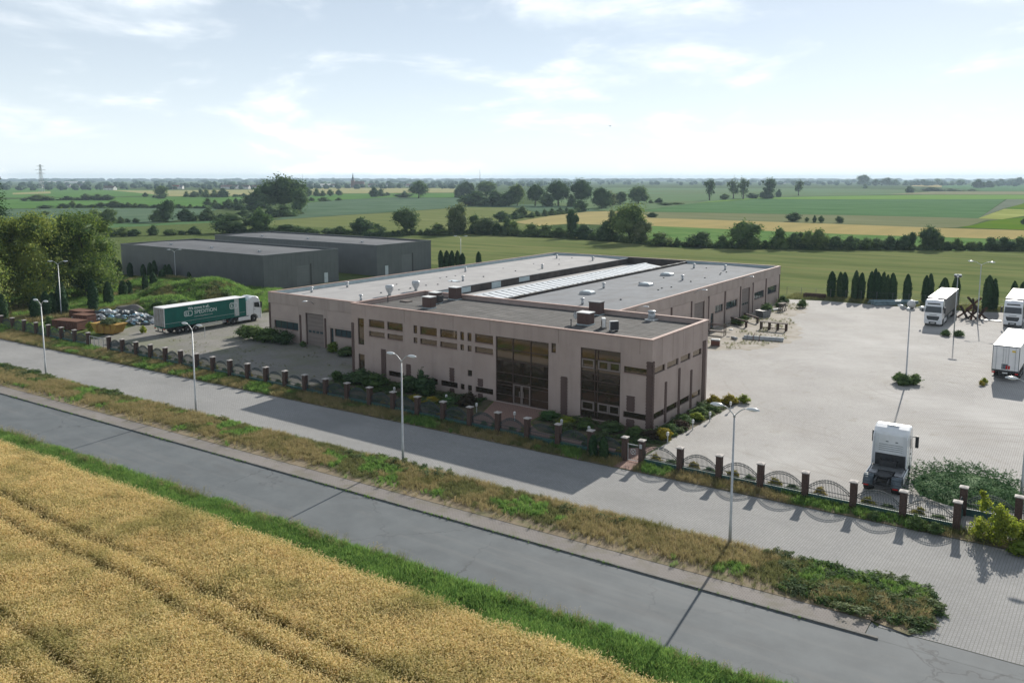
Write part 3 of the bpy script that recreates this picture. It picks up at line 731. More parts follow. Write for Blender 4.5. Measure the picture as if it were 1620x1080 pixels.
sheet('road', [(-420, road_y(-420, -31.25)), (140, road_y(140, -31.25)), (140, road_y(140, -24.75)), (-420, road_y(-420, -24.75))], -0.03, 'asphalt', 'grey asphalt road along the grain field')
sheet('junction_apron', [(22.82, road_y(22.82, -24.74)), (120, road_y(120, -24.74)), (120, -18.65), (26.25, -22.42), (23.25, -22.62), (22.82, road_y(22.82, -23.16))], -0.027, 'asphalt', 'asphalt apron where the lay-by meets the road')
sheet('footpath', [(-420, road_y(-420, -24.58)), (22.8, road_y(22.8, -24.58)), (22.8, road_y(22.8, -23.15)), (-420, road_y(-420, -23.15))], 0.02, 'footpath_paver', 'narrow paved footpath beside the road')
sheet('middle_verge', [(-420, road_y(-420, -23.15)), (22.8, road_y(22.8, -23.15)), (24.6, -22.6), (25.6, -21.2), (25.2, -18.6), (24.4, road_y(24.4, -18.3)), (-420, road_y(-420, -18.3))], 0.035, 'verge_soil', 'dry grassy strip between footpath and lay-by')
sheet('field_verge', [(-420, road_y(-420, -31.25)), (140, road_y(140, -31.25)), (140, -34.0), (-420, -44.5)], -0.01, 'lawn', 'grass verge between road and grain field')
sheet('wheat_field', [(-420, -44.5), (-45, -35.3), (140, -32.5), (140, -420), (-420, -420)], -0.005, 'wheat_ground', 'ripe grain field in front of the road')

# kerb stones, one by one where they can be told apart
def kerb_row(label, off, x0, x1, zt, flip=1):
    k = tag(bpy.data.objects.new('kerb', None), label, None, None, 'structure'); COL.objects.link(k)
    me = MB().box(-0.495, -0.075, -0.2, 0.495, 0.075, 0.0).mesh('kerb_stone', 'kerb')
    ang = math.atan(0.04); x = x0; i = 0
    while x < x1:
        put('kerb_stone', me, k, (x, road_y(x, off), zt + random.uniform(-0.006, 0.006)), ang + random.uniform(-0.006, 0.006))
        x += math.cos(ang)
    return k
kerb_row('grey kerb stones along the road and footpath', -24.67, -66.0, 23.3, 0.055)
kerb_row('flush kerb stones edging the lay-by', -18.27, -72.0, 24.2, 0.045)

# ------------------------------------------------------------------ buildings
def wall_holes(m, mp, u0, u1, z0, z1, holes, depth=0.16):
    """wall face with real openings and their reveals; mp(u, z, d) -> xyz, d goes into the wall"""
    us = sorted({u0, u1, *[h[0] for h in holes], *[h[1] for h in holes]})
    zs = sorted({z0, z1, *[h[2] for h in holes], *[h[3] for h in holes]})
    for a, b in zip(us, us[1:]):
        for c, d in zip(zs, zs[1:]):
            cu, cz = (a + b) / 2, (c + d) / 2
            if any(h[0] < cu < h[1] and h[2] < cz < h[3] for h in holes): continue
            m.add([mp(a, c, 0), mp(b, c, 0), mp(b, d, 0), mp(a, d, 0)], [(0, 1, 2, 3)])
    for a, b, c, d in holes:
        for (p, q) in (((a, c), (b, c)), ((b, c), (b, d)), ((b, d), (a, d)), ((a, d), (a, c))):
            m.add([mp(*p, 0), mp(*q, 0), mp(*q, depth + 0.03), mp(*p, depth + 0.03)], [(0, 1, 2, 3)])
def mbox(m, mp, u0, u1, z0, z1, d0, d1):
    p = [mp(u, z, d) for d in (d0, d1) for u, z in ((u0, z0), (u1, z0), (u1, z1), (u0, z1))]
    return m.add(p, [(0, 3, 2, 1), (4, 5, 6, 7), (0, 1, 5, 4), (1, 2, 6, 5), (2, 3, 7, 6), (3, 0, 4, 7)])
def pane_mb(mp, u0, u1, z0, z1, d):
    t = [random.uniform(-0.004, 0.004) for _ in range(3)]
    f = lambda u, z: d + t[0] + t[1] * (u - u0) / max(0.5, u1 - u0) + t[2] * (z - z0)
    m = MB()
    p = [mp(u, z, f(u, z) + e) for e in (0, 0.012) for u, z in ((u0, z0), (u1, z0), (u1, z1), (u0, z1))]
    return m.add(p, [(0, 3, 2, 1), (4, 5, 6, 7), (0, 1, 5, 4), (1, 2, 6, 5), (2, 3, 7, 6), (3, 0, 4, 7)])
def window(par, mp, u0, u1, z0, z1, cols=1, glass='glass_bronze', frame='frame_brown', d=0.13, fw=0.05, sill=None, rows=1):
    m = MB()
    for a, b, c, e in ((u0, u1, z0, z0 + fw), (u0, u1, z1 - fw, z1), (u0, u0 + fw, z0 + fw, z1 - fw), (u1 - fw, u1, z0 + fw, z1 - fw)):
        mbox(m, mp, a, b, c, e, d - 0.04, d + 0.05)
    for i in range(1, cols):
        x = u0 + (u1 - u0) * i / cols; mbox(m, mp, x - fw / 2, x + fw / 2, z0 + fw, z1 - fw, d - 0.035, d + 0.05)
    for i in range(1, rows):
        z = z0 + (z1 - z0) * i / rows; mbox(m, mp, u0 + fw, u1 - fw, z - fw / 2, z + fw / 2, d - 0.03, d + 0.05)
    w_ = m.build('window', frame, par)
    for i in range(cols):
        for j in range(rows):
            a = u0 + (u1 - u0) * i / cols + fw / 2; b = u0 + (u1 - u0) * (i + 1) / cols - fw / 2
            c = z0 + (z1 - z0) * j / rows + fw / 2; e = z0 + (z1 - z0) * (j + 1) / rows - fw / 2
            pane_mb(mp, a, b, c, e, d).build('pane', glass, w_)
    if sill:
        mbox(MB(), mp, u0 - 0.04, u1 + 0.04, z0 - 0.05, z0 - 0.002, -0.05, 0.06).build('sill', sill, w_)
    return w_
def pilaster(par, mp, u0, u1, z0, z1, out=0.07, h=0.145, tooth=0.05, mt='brick_dark'):
    """brick pilaster of alternating long and short courses"""
    m = MB(); z = z0; i = 0
    while z < z1 - 0.02:
        e = tooth if i % 2 else 0.0
        mbox(m, mp, u0 - e, u1 + e, z + 0.006, min(z + h, z1) - 0.006, -out, 0.05)
        z += h; i += 1
    mbox(m, mp, u0 + 0.03, u1 - 0.03, z0, z1, -out + 0.012, 0.06)
    return m.build('pilaster', mt, par)
def parapet_ring(x0, y0, x1, y1, z0, z1, t):
    m = MB()
    m.box(x0, y0, z0, x1, y0 + t, z1); m.box(x0, y1 - t, z0, x1, y1, z1)
    m.box(x0, y0 + t, z0, x0 + t, y1 - t, z1); m.box(x1 - t, y0 + t, z0, x1, y1 - t, z1)
    return m

# ---- office block
OF = thing('office_building', 'two-storey pinkish office block with tall bronze glazed entrance and dark brick pilasters', 'building')
FR = lambda u, z, d: (u, d, z)              # front, faces -Y
SI = lambda v, z, d: (-d, v, z)             # gable, faces +X
OL, OD, OH = -37.1, 12.6, 8.05
up_rows = [(5.66, 6.53), (4.62, 5.22)]
fw_holes = [(-36.1, -35.15, 3.5, 6.5), (-36.1, -35.15, 0.15, 2.42)]
for a, b in ((-34.37, -32.0), (-31.58, -29.3), (-27.76, -27.24), (-26.83, -24.51), (-24.08, -21.79), (-21.4, -20.91), (-20.45, -19.94), (-19.5, -17.23)):
    for c, d in up_rows: fw_holes.append((a, b, c, d))
for a, b in ((-31.5, -29.3), (-26.83, -24.47), (-24.02, -21.78), (-21.39, -20.88), (-20.44, -19.92), (-19.47, -17.23)): fw_holes.append((a, b, 0.53, 1.12))
fw_holes += [(-20.46, -19.9, 2.05, 2.69), (-10.4, -9.9, 5.71, 6.64), (-2.74, -0.5, 4.87, 5.45), (-2.74, -0.5, 0.78, 1.34)]
CW1 = (-16.9, -10.7, 0.05, 6.58); CW2 = (-7.2, -3.08, 0.05, 6.62)
sd_holes = [(a, b, c, d) for a, b in ((0.42, 2.7), (3.12, 5.6), (6.08, 8.38), (8.95, 11.1)) for c, d in ((4.92, 5.52), (0.8, 1.4))]
m = MB()
wall_holes(m, FR, OL, 0, -0.3, OH, fw_holes + [CW1, CW2])
wall_holes(m, SI, 0, OD, -0.3, OH, sd_holes)
m.add([(OL, 0, -0.3), (OL, OD, -0.3), (OL, OD, OH), (OL, 0, OH)], [(0, 3, 2, 1)])
m.add([(OL, OD, -0.3), (0, OD, -0.3), (0, OD, OH), (OL, OD, OH)], [(0, 3, 2, 1)])
m.build('wall', 'plaster', OF)
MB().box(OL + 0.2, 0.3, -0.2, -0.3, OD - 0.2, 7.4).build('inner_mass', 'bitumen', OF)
for h in fw_holes:
    window(OF, FR, *h, cols=1, sill='coping' if h[1] - h[0] > 1.5 and h[2] > 4 else None)
for h in sd_holes: window(OF, SI, *h, cols=1, sill=None)
MB().box(OL + 0.25, 0.25, 7.42, -0.25, OD - 0.25, 7.6).build('roof', 'roof_felt', OF)
parapet_ring(OL + 0.002, 0.002, -0.002, OD - 0.002, 7.4, OH, 0.25).build('parapet', 'plaster', OF)
parapet_ring(OL - 0.07, -0.07, 0.07, OD + 0.07, OH + 0.004, OH + 0.075, 0.40).build('coping', 'coping', OF)
# felt seams on the roof
m = MB()
for i, x in enumerate(np.arange(OL + 1.2, -0.6, 1.05)): m.box(x - 0.018, 0.3, 7.6, x + 0.018, OD - 0.3, 7.606 + 0.003 * random.random())
m.build('felt_seams', 'bitumen', OF)
for a, b, z1 in ((-32.5, -31.88, 3.4), (-28.82, -28.25, 2.2), (-22.77, -22.24, 2.6), (-19.1, -18.55, 2.0), (-9.27, -8.63, 3.6), (-2.36, -1.64, 2.82), (-37.06, -36.75, 5.9)):
    for c, d in (((0.0, 0.46), (1.19, z1)) if a in (-22.77, -19.1, -2.36) and a != -2.36 else (((0.0, 0.7), (1.42, z1)) if a == -2.36 else ((0.0, z1),))):
        pilaster(OF, FR, a, b, c, d)
pilaster(OF, FR, -0.47, 0.0, 0.0, 6.15); pilaster(OF, SI, 0.06, 0.38, 0.0, 6.15)
for v in (2.91, 5.84, 8.66): pilaster(OF, SI, v - 0.19, v + 0.19, 0.0, {2.91: 3.8, 5.84: 4.5, 8.66: 3.8}[v], out=0.06, tooth=0.02)
pilaster(OF, SI, 11.35, 12.05, 0.0, 6.15, tooth=0.03)
for u in (-34.9, -29.05, -22.3, -17.6, -9.6, -1.2):
    mbox(MB(), FR, u - 0.012, u + 0.012, 6.7, OH - 0.01, -0.003, 0.02).build('expansion_joint', 'frame_brown', OF)
for v in (2.0, 4.3, 6.6, 8.9, 11.2):
    mbox(MB(), SI, v - 0.012, v + 0.012, 5.6, OH - 0.01, -0.003, 0.02).build('expansion_joint', 'frame_brown', OF)
def curtain(par, box, us, zs, label, door=None, extra=()):
    u0, u1, z0, z1 = box; m = MB(); fw = 0.075
    for u in [u0, *us, u1]:
        a = min(max(u - fw / 2, u0), u1 - fw); mbox(m, FR, a, a + fw, z0, z1, 0.07, 0.19)
    for z in [z0, *zs, z1]:
        c = min(max(z - fw / 2, z0), z1 - fw); mbox(m, FR, u0 + fw, u1 - fw, c + 0.003, c + fw - 0.003, 0.075, 0.185)
    cw = m.build('glazed_front', 'frame_brown', par); cw['label'] = label
    U = [u0, *us, u1]; Z = [z0, *zs, z1]
    for a, b in zip(U, U[1:]):
        if b - a < 0.2: continue
        for c, d in zip(Z, Z[1:]):
            pane_mb(FR, a + 0.03, b - 0.03, c + 0.03, d - 0.03, 0.13).build('pane', 'glass_bronze', cw)
    for a, b, c, d in extra:      # opening lights with a thicker frame
        m = MB(); e = 0.12
        for q in ((a, b, c, c + e), (a, b, d - e, d), (a, a + e, c + e, d - e), (b - e, b, c + e, d - e)): mbox(m, FR, *q, 0.05, 0.12)
        m.build('sash', 'shutter', cw)
    return cw
c1 = curtain(OF, CW1, [-14.88, -12.78], [0.8, 1.78, 2.12, 3.0, 4.25, 5.35], 'tall bronze glazing with the double entrance door')
for a in (-14.8, -13.8):
    m = MB(); b = a + 0.97; e = 0.1
    for q in ((a, b, 0.06, 0.06 + e), (a, b, 2.02 - e, 2.02), (a, a + e, 0.06 + e, 2.02 - e), (b - e, b, 0.06 + e, 2.02 - e)): mbox(m, FR, *q, 0.03, 0.10)
    mbox(m, FR, b - 0.25 if a < -14 else a + 0.18, b - 0.2 if a < -14 else a + 0.23, 0.8, 1.4, -0.02, 0.03)
    m.build('entrance_door', 'shutter', c1)
curtain(OF, CW2, [-5.72, -5.42], [0.75, 1.66, 2.65, 3.62, 4.25, 4.72, 5.62], 'tall bronze glazing nearer the building corner',
        extra=[(-7.1, -5.78, 4.75, 5.6), (-5.38, -4.3, 4.75, 5.6), (-4.25, -3.14, 4.75, 5.6), (-7.1, -5.78, 0.78, 1.64), (-5.38, -4.3, 0.78, 1.64), (-4.25, -3.14, 0.78, 1.64)])

# ---- hall behind the office
HA = thing('factory_hall', 'long low pinkish factory hall with felt roof bays and ribbed skylight behind the office', 'building')
HX0, HX1, HY0, HY1, HZ = -61.6, -14.4, 8.0, 82.0, 6.5
HF = lambda u, z, d: (u, HY0 + d, z)
HS = lambda v, z, d: (HX1 - d, v, z)
fh = [(-60.6, -55.7, 1.65, 2.72), (-54.2, -50.7, 0.0, 4.3), (-49.5, -48.85, 0.0, 2.75), (-48.65, -45.6, 1.75, 2.75), (-44.6, -40.0, 1.75, 2.75)]
sh = [(30.0, 34.8, 2.1, 3.2), (43.7, 47.5, 0.0, 4.5), (49.9, 51.1, 0.0, 2.3), (51.5, 54.8, 2.1, 3.2), (56.0, 60.9, 2.05, 3.2), (62.8, 66.7, 0.0, 4.45), (68.8, 73.8, 2.0, 3.2), (75.5, 80.5, 2.1, 3.35)]
m = MB()
wall_holes(m, HF, HX0, -37.15, -0.3, HZ, fh, 0.3)
wall_holes(m, HS, 12.7, HY1, -0.3, HZ, sh, 0.3)
m.add([(HX0, HY0, -0.3), (HX0, HY1, -0.3), (HX0, HY1, HZ), (HX0, HY0, HZ)], [(0, 3, 2, 1)])
m.add([(HX0, HY1, -0.3), (HX1, HY1, -0.3), (HX1, HY1, HZ), (HX0, HY1, HZ)], [(0, 3, 2, 1)])
m.build('wall', 'hall_panel', HA)
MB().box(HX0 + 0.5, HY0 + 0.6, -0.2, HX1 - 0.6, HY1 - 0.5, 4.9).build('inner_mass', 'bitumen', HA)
# fascia band and lower wall panels, proud of the wall
def panels(par, mp, spans, z0, z1, d, mt, name='wall_panel'):
    for a, b in spans: mbox(MB(), mp, a, b, z0, z1, -d, 0.0).build(name, mt, par)
panels(HA, HF, [(u, min(u + 6.1, -37.2)) for u in np.arange(HX0 - 0.06, -37.3, 6.12)], 5.08, HZ - 0.01, 0.07, 'hall_panel', 'fascia_panel')
panels(HA, HS, [(v, min(v + 6.42, HY1 + 0.05)) for v in np.arange(12.8, HY1 - 0.2, 6.45)], 5.05, HZ - 0.01, 0.07, 'hall_panel', 'fascia_panel')
panels(HA, HF, [(-61.1, -55.45), (-49.9, -43.6), (-43.5, -37.3)], 3.05, 4.98, 0.035, 'hall_panel_low')
panels(HA, HS, [(14, 28.8), (29.2, 35.5), (36.3, 42.2), (49.2, 54.9), (55.9, 61.6), (68.4, 74.1), (75.0, 81.6)], 3.45, 4.97, 0.035, 'hall_panel_low')
for u in (-61.45, -55.2, -50.35, -43.55): mbox(MB(), HF, u - 0.14, u + 0.14, 0, 5.05 if u < -61 else 3.9, -0.09, 0.05).build('pilaster', 'brick_dark', HA)
for v in (28.95, 35.9, 42.6, 48.85, 55.35, 62.05, 67.85, 74.45, 81.75): mbox(MB(), HS, v - 0.15, v + 0.15, 0, 5.02, -0.10, 0.05).build('pilaster', 'brick_dark', HA)
for v in (42.6, 48.85, 62.05, 67.85): mbox(MB(), HS, v + (0.2 if v in (42.6, 62.05) else -0.55), v + (0.55 if v in (42.6, 62.05) else -0.2), 0, 4.7, -0.05, 0.04).build('door_jamb', 'hall_panel_low', HA)
def roller(par, mp, u0, u1, z1, d=0.26):
    m = MB(); mbox(m, mp, u0, u0 + 0.1, 0, z1, d - 0.12, d + 0.03); mbox(m, mp, u1 - 0.1, u1, 0, z1, d - 0.12, d + 0.03); mbox(m, mp, u0 + 0.1, u1 - 0.1, z1 - 0.12, z1, d - 0.12, d + 0.03)
    rd = m.build('roller_door', 'frame_brown', par); n = 8; h = (z1 - 0.12) / n
    for i in range(n):
        mbox(MB(), mp, u0 + 0.1, u1 - 0.1, i * h + 0.012, (i + 1) * h - 0.012, d - 0.05, d).build('door_section', 'shutter', rd)
        if i == 3:
            for k in range(4):
                a = u0 + 0.35 + k * (u1 - u0 - 0.55) / 4; mbox(MB(), mp, a, a + (u1 - u0) * 0.16, i * h + 0.13, (i + 1) * h - 0.1, d - 0.062, d - 0.04).build('pane', 'glass_blue', rd)
roller(HA, HF, *fh[1][:2], fh[1][3]); roller(HA, HS, *sh[1][:2], sh[1][3]); roller(HA, HS, *sh[5][:2], sh[5][3])
for mp, h in ((HF, fh[0]), (HF, fh[3]), (HF, fh[4]), (HS, sh[0]), (HS, sh[3]), (HS, sh[4]), (HS, sh[6]), (HS, sh[7])):
    window(HA, mp, *h, cols=max(3, int((h[1] - h[0]) / 1.2)), glass='glass_blue', d=0.2, sill='coping')
for mp, h in ((HF, fh[2]), (HS, sh[2])): window(HA, mp, *h, cols=1, rows=2, glass='glass_blue', d=0.18, fw=0.09)['label'] = 'dark glazed side door'
# roofs of the three bays
XA, XB = -44.4, -32.2
def slope_roof(x0, x1, y0, y1, ze, zr, mt, name='roof'):
    xm = (x0 + x1) / 2
    m = MB(); m.prism([(x0, ze - 0.25), (x1, ze - 0.25), (x1, ze), (xm, zr), (x0, ze)], y0, y1, 'y')
    return m.build(name, mt, HA)
slope_roof(HX0 + 0.25, XA - 0.02, HY0 + 0.25, HY1 - 0.25, 5.98, 6.2, 'roof_felt_pale')['label'] = 'pale felt roof of the bay farther from the yard'
slope_roof(XB + 0.3, HX1 - 0.25, 12.75, HY1 - 0.25, 5.98, 6.15, 'roof_felt_mid')['label'] = 'grey felt roof of the bay beside the yard'
MB().box(XA + 0.02, 12.75, 4.95, XB, HY1 - 0.25, 5.15).build('valley_roof', 'roof_felt_pale', HA)
m = MB(); m.box(HX0, HY0 + 0.002, 5.9, XA, HY0 + 0.24, HZ - 0.002); m.box(HX0 + 0.002, HY0 + 0.24, 5.9, HX0 + 0.24, HY1, HZ - 0.002); m.box(HX0 + 0.24, HY1 - 0.24, 5.0, HX1, HY1 - 0.002, HZ - 0.002)
m.box(HX1 - 0.24, 12.75, 5.9, HX1 - 0.002, HY1 - 0.24, HZ - 0.15)
m.build('parapet', 'pale_sheet', HA)
m = MB(); m.box(HX0 - 0.09, HY0 - 0.09, HZ, -37.2, HY0 + 0.3, HZ + 0.06); m.box(HX0 - 0.09, HY0 + 0.3, HZ, HX0 + 0.3, HY1 + 0.08, HZ + 0.06)
m.box(HX0 + 0.3, HY1 - 0.3, HZ, HX1 + 0.09, HY1 + 0.08, HZ + 0.06); m.box(HX1 - 0.26, 12.75, HZ - 0.01, HX1 + 0.09, HY1 - 0.3, HZ + 0.05)
m.build('coping', 'coping', HA)
m = MB(); m.box(XA - 0.04, 12.8, 5.0, XA + 0.1, HY1 - 0.25, 6.22); m.box(XA + 0.1, HY1 - 0.42, 5.1, XB, HY1 - 0.3, 6.45)
m.build('fascia', 'bitumen', HA)
MB().box(XA - 0.2, 12.8, 6.223, XA + 0.16, HY1 - 0.25, 6.27).build('ridge_cap', 'galv_dark', HA)
for a, b, c in ((13.0, 31.0, 5.35), (43.6, 46.6, 5.45), (36.2, 38.6, 5.2)): MB().box(XA + 0.1, a, c, XA + 0.125, b, 6.15).build('fascia_sheet', 'pale_sheet', HA)
MB().box(XB - 0.1, 12.8, 5.0, XB + 0.28, HY1 - 0.3, 6.28).build('gutter_wall', 'bitumen', HA)
for i in range(58):
    MB().box(XB - 0.14, 13.2 + i * 1.18, 6.283, XB + 0.33, 13.2 + i * 1.18 + random.uniform(0.85, 1.12), 6.32 + random.uniform(0, 0.02)).build('coping_stone', 'kerb' if i % 3 else 'galv_dark', HA)
# ribbed skylight: plain sheet to one side, separate panels to the other
xr, xl, xrt = -38.6, -41.8, -33.3
MB().prism([(xl, 5.16), (xr, 5.16), (xr, 5.95), (xl, 5.24)], 14.0, 78.0, 'y').build('skylight_base', 'roof_felt_pale', HA)
MB().prism([(xr, 5.16), (xrt, 5.16), (xrt, 5.26), (xr, 5.90)], 14.0, 78.0, 'y').build('skylight_frame', 'galv_dark', HA)
MB().box(xr - 0.22, 13.9, 5.955, xr + 0.22, 78.1, 6.02).build('skylight_ridge', 'skylight_sheet', HA)
ln = math.hypot(xrt - xr, 0.64); nrm = Vector((0.64, 0, xrt - xr)).normalized()
panel_me = MB().obox((0, 0, 0), (ln / 2 - 0.06, 0, 0), (0, 0.56, 0), (0, 0, 0.03)).mesh('skylight_panel', 'skylight_sheet')
for i in range(42):
    y = 14.8 + i * 1.51
    p = put('skylight_panel', panel_me, HA, ((xr + xrt) / 2 + nrm.x * 0.05, y, 5.58 + nrm.z * 0.05 + random.uniform(-0.006, 0.01)))
    p.rotation_euler = (0, math.atan2(0.64, xrt - xr), 0)
# roof vents, hoods, domes
def vent_mesh(h=0.85):
    return MB().lathe([(0.17, 0), (0.17, h * 0.62), (0.14, h * 0.63), (0.14, h * 0.72), (0.26, h * 0.75), (0.28, h * 0.86), (0.2, h * 0.97), (0.05, h)], 12).mesh('roof_vent', 'galv', True)
vm = vent_mesh()
for x, y in ((-58.8, 13.2), (-58.7, 19.9), (-47.4, 11.6), (-49.2, 35.3), (-56.8, 45.5), (-48.7, 57.2), (-56.5, 74.4), (-48.5, 74.8), (-21.7, 25.1), (-27.2, 40.6), (-21.5, 55.7), (-27.2, 73.8), (-21.5, 74.0)):
    put('roof_vent', vm, HA, (x, y, 5.98 + 0.2 * (1 - abs(x - (-53 if x < -40 else -23.2)) / 9)))
hood = MB(); hood.lathe([(0.22, 0), (0.22, 0.35), (0.52, 0.85), (0.58, 1.15), (0.56, 1.45), (0.36, 1.5)], 12); hood.beam((-0.75, 0, 1.05), (0.75, 0, 1.05), 0.05, 0.05)
hm = hood.mesh('exhaust_hood', 'galv', True)
for x, y in ((-47.6, 17.2), (-47.8, 22.8)): put('exhaust_hood', hm, HA, (x, y, 6.03))
for x, y in ((-26.1, 34.0), (-23.4, 46.7), (-26.3, 60.5)):
    b = MB().box(-0.95, -0.65, 0, 0.95, 0.65, 0.28).build('roof_light', 'galv', HA, loc=(x, y, 6.08))
    m = MB(); m.prism([(-0.9, 0.28), (0.9, 0.28), (0.84, 0.40), (0.5, 0.50), (-0.5, 0.50), (-0.84, 0.40)], -0.6, 0.6, 'y'); m.build('dome', 'dome_sheet', b, bevel=0.03)
MB().box(-50.9, 33.6, 6.02, -49.5, 35.0, 6.2).build('roof_hatch', 'dome_sheet', HA)
m = MB()
for i in range(34):
    x = random.choice((-54.5, -50.0, -25.5, -20.0)) + random.uniform(-0.4, 0.4); y = 14 + i * 1.95; m.box(x, y, 6.05, x + 0.22, y + 0.16, 6.22 + random.uniform(0, 0.05))
m.build('ballast_blocks', 'galv_dark', HA)
def wall_lamp(par, p, d):
    m = MB(); a = Vector(p); d = Vector(d)
    m.tube([a, a + d * 0.6 + Vector((0, 0, 0.45)), a + d * 1.1 + Vector((0, 0, 0.55))], 0.035, 6)
    o = m.build('wall_lamp', 'galv', par, True)
    h = MB(); c = a + d * 1.5 + Vector((0, 0, 0.55)); s = d.cross(Vector((0, 0, 1)))
    lamp_head(h, c, d, 0.42, 0.17, 0.11); h.build('lamp_head', 'lamp_shell', o, True)
def lamp_head(m, c, d, a, b, h):
    """shell of a street lamp: flattened half-ellipsoid, long axis along d"""
    d = Vector(d).normalized(); s = d.cross(Vector((0, 0, 1))).normalized(); o = len(m.v); n = 14
    rings = [(1.0, -0.12), (1.0, 0.0), (0.86, 0.5), (0.55, 0.85), (0.12, 1.0)]
    for k, zz_ in rings:
        for i in range(n):
            t = 2 * math.pi * i / n; q = Vector(c) + d * (a * k * math.cos(t)) + s * (b * k * math.sin(t) * (1.0 - 0.18 * math.cos(t))) + Vector((0, 0, h * zz_))
            m.v.append(tuple(q))
    for j in range(len(rings) - 1):
        for i in range(n): m.f.append((o + j * n + i, o + j * n + (i + 1) % n, o + (j + 1) * n + (i + 1) % n, o + (j + 1) * n + i))
    m.f.append(tuple(o + i for i in range(n))[::-1]); m.f.append(tuple(o + (len(rings) - 1) * n + i for i in range(n)))
wall_lamp(HA, (-52.4, 7.95, 5.6), (0, -1, 0))
for v in (25.1, 43.4, 62.5): wall_lamp(HA, (-14.32, v, 6.1), (1, 0, 0))

# ---- plant on the office roof
def chimney(x, y, w, d, h, label, white=True, z=7.6):
    t = thing('brick_chimney', label, 'chimney', (x, y, z), 0.0, 'rooftop plant')
    m = MB(); zz_ = 0.12
    while zz_ < h - 0.05:
        m.box(-w / 2, -d / 2, zz_ + 0.006, w / 2, d / 2, zz_ + 0.085); zz_ += 0.09
    m.box(-w / 2 + 0.012, -d / 2 + 0.012, 0, w / 2 - 0.012, d / 2 - 0.012, h - 0.02)
    m.build('stack', 'brick_dark', t)
    MB().box(-w / 2 - 0.05, -d / 2 - 0.05, 0, w / 2 + 0.05, d / 2 + 0.05, 0.11).build('flashing', 'pale_sheet', t)
    MB().box(-w / 2 - 0.06, -d / 2 - 0.06, h, w / 2 + 0.06, d / 2 + 0.06, h + 0.08).build('cap', 'ac_white' if white else 'galv_dark', t)
    return t
chimney(-29.6, 4.7, 1.15, 1.0, 1.25, 'brick chimney with white cap closest to the office front edge')
c2 = chimney(-31.3, 7.8, 1.1, 1.0, 1.25, 'middle brick chimney of the three, with an air unit on its side')
MB().box(0.56, -0.4, 0.25, 0.85, 0.4, 0.95).build('fan_unit', 'ac_dark', c2)
chimney(-31.4, 11.5, 1.2, 1.0, 1.45, 'tall brick chimney by the skylight end of the office roof')
c4 = chimney(-10.0, 5.7, 1.35, 1.1, 1.2, 'white topped brick chimney beside the air conditioners, satellite dish on it')
d_ = MB(); d_.lathe([(0.02, 0), (0.2, 0.03), (0.33, 0.1), (0.36, 0.14), (0.3, 0.12)], 12); dd = d_.build('satellite_dish', 'galv', c4, True, loc=(-0.95, -0.2, 0.85)); dd.rotation_euler = (R(90), 0, R(-25))
chimney(-12.1, 11.6, 1.3, 1.0, 1.35, 'dark brick chimney standing at the rear parapet', False)
def ac_unit(x, y, rz, label):
    t = thing('air_conditioner', label, 'air conditioner', (x, y, 7.6), rz, 'rooftop plant')
    MB().box(-0.42, -0.17, 0.1, 0.42, 0.17, 1.0).build('casing', 'ac_white', t, bevel=0.02)
    f = MB().lathe([(0.05, 0), (0.33, 0), (0.35, 0.02), (0.3, 0.03), (0.05, 0.03)], 16).build('fan_grille', 'ac_dark', t, loc=(0.08, -0.172, 0.5)); f.rotation_euler = (R(90), 0, 0)
    MB().box(-0.43, 0.172, 0.15, 0.43, 0.2, 0.95).build('coil', 'ac_dark', t)
    for s_ in (-0.3, 0.3): MB().box(s_ - 0.04, -0.3, 0, s_ + 0.04, 0.3, 0.1).build('foot', 'kerb', t)
ac_unit(-7.6, 5.0, R(-55), 'white air conditioner on edge beside the white topped chimney')
ac_unit(-6.0, 4.1, R(-130), 'white air conditioner with dark coil closest to the office corner')
def simple_vent(x, y, label, r=0.36, h=1.0):
    t = thing('roof_ventilator', label, 'vent', (x, y, 7.6))
    MB().box(-r * 1.5, -r * 1.5, 0, r * 1.5, r * 1.5, 0.12).build('base_plate', 'ac_white', t)
    MB().lathe([(r, 0.1), (r, h * 0.7), (r * 0.85, h * 0.72), (r * 0.85, h * 0.8), (r * 1.2, h * 0.82), (r * 1.1, h * 0.95), (r * 0.3, h)], 14).build('cowl', 'galv', t, True)
simple_vent(-5.8, 11.9, 'round galvanised ventilator by the rear parapet near the yard')
for x, y, lb in ((-36.2, 5.0, 'thin vent pipe at the far end of the office roof'), (-10.3, 3.4, 'thin black vent pipe near the office front edge')):
    tag(MB().tube([(0, 0, 0), (0, 0, 0.75), (0, 0, 0.76), (0, 0, 0.85)], [0.05, 0.05, 0.09, 0.08], 8).build('vent_pipe', 'ac_dark', loc=(x, y, 7.6)), lb, 'pipe')
tag(MB().box(-0.6, -0.45, 0, 0.6, 0.45, 0.14).build('roof_hatch', 'timber_grey', loc=(-34.9, 6.7, 7.603), bevel=0.02), 'low dark roof hatch near the far end of the office roof', 'hatch')

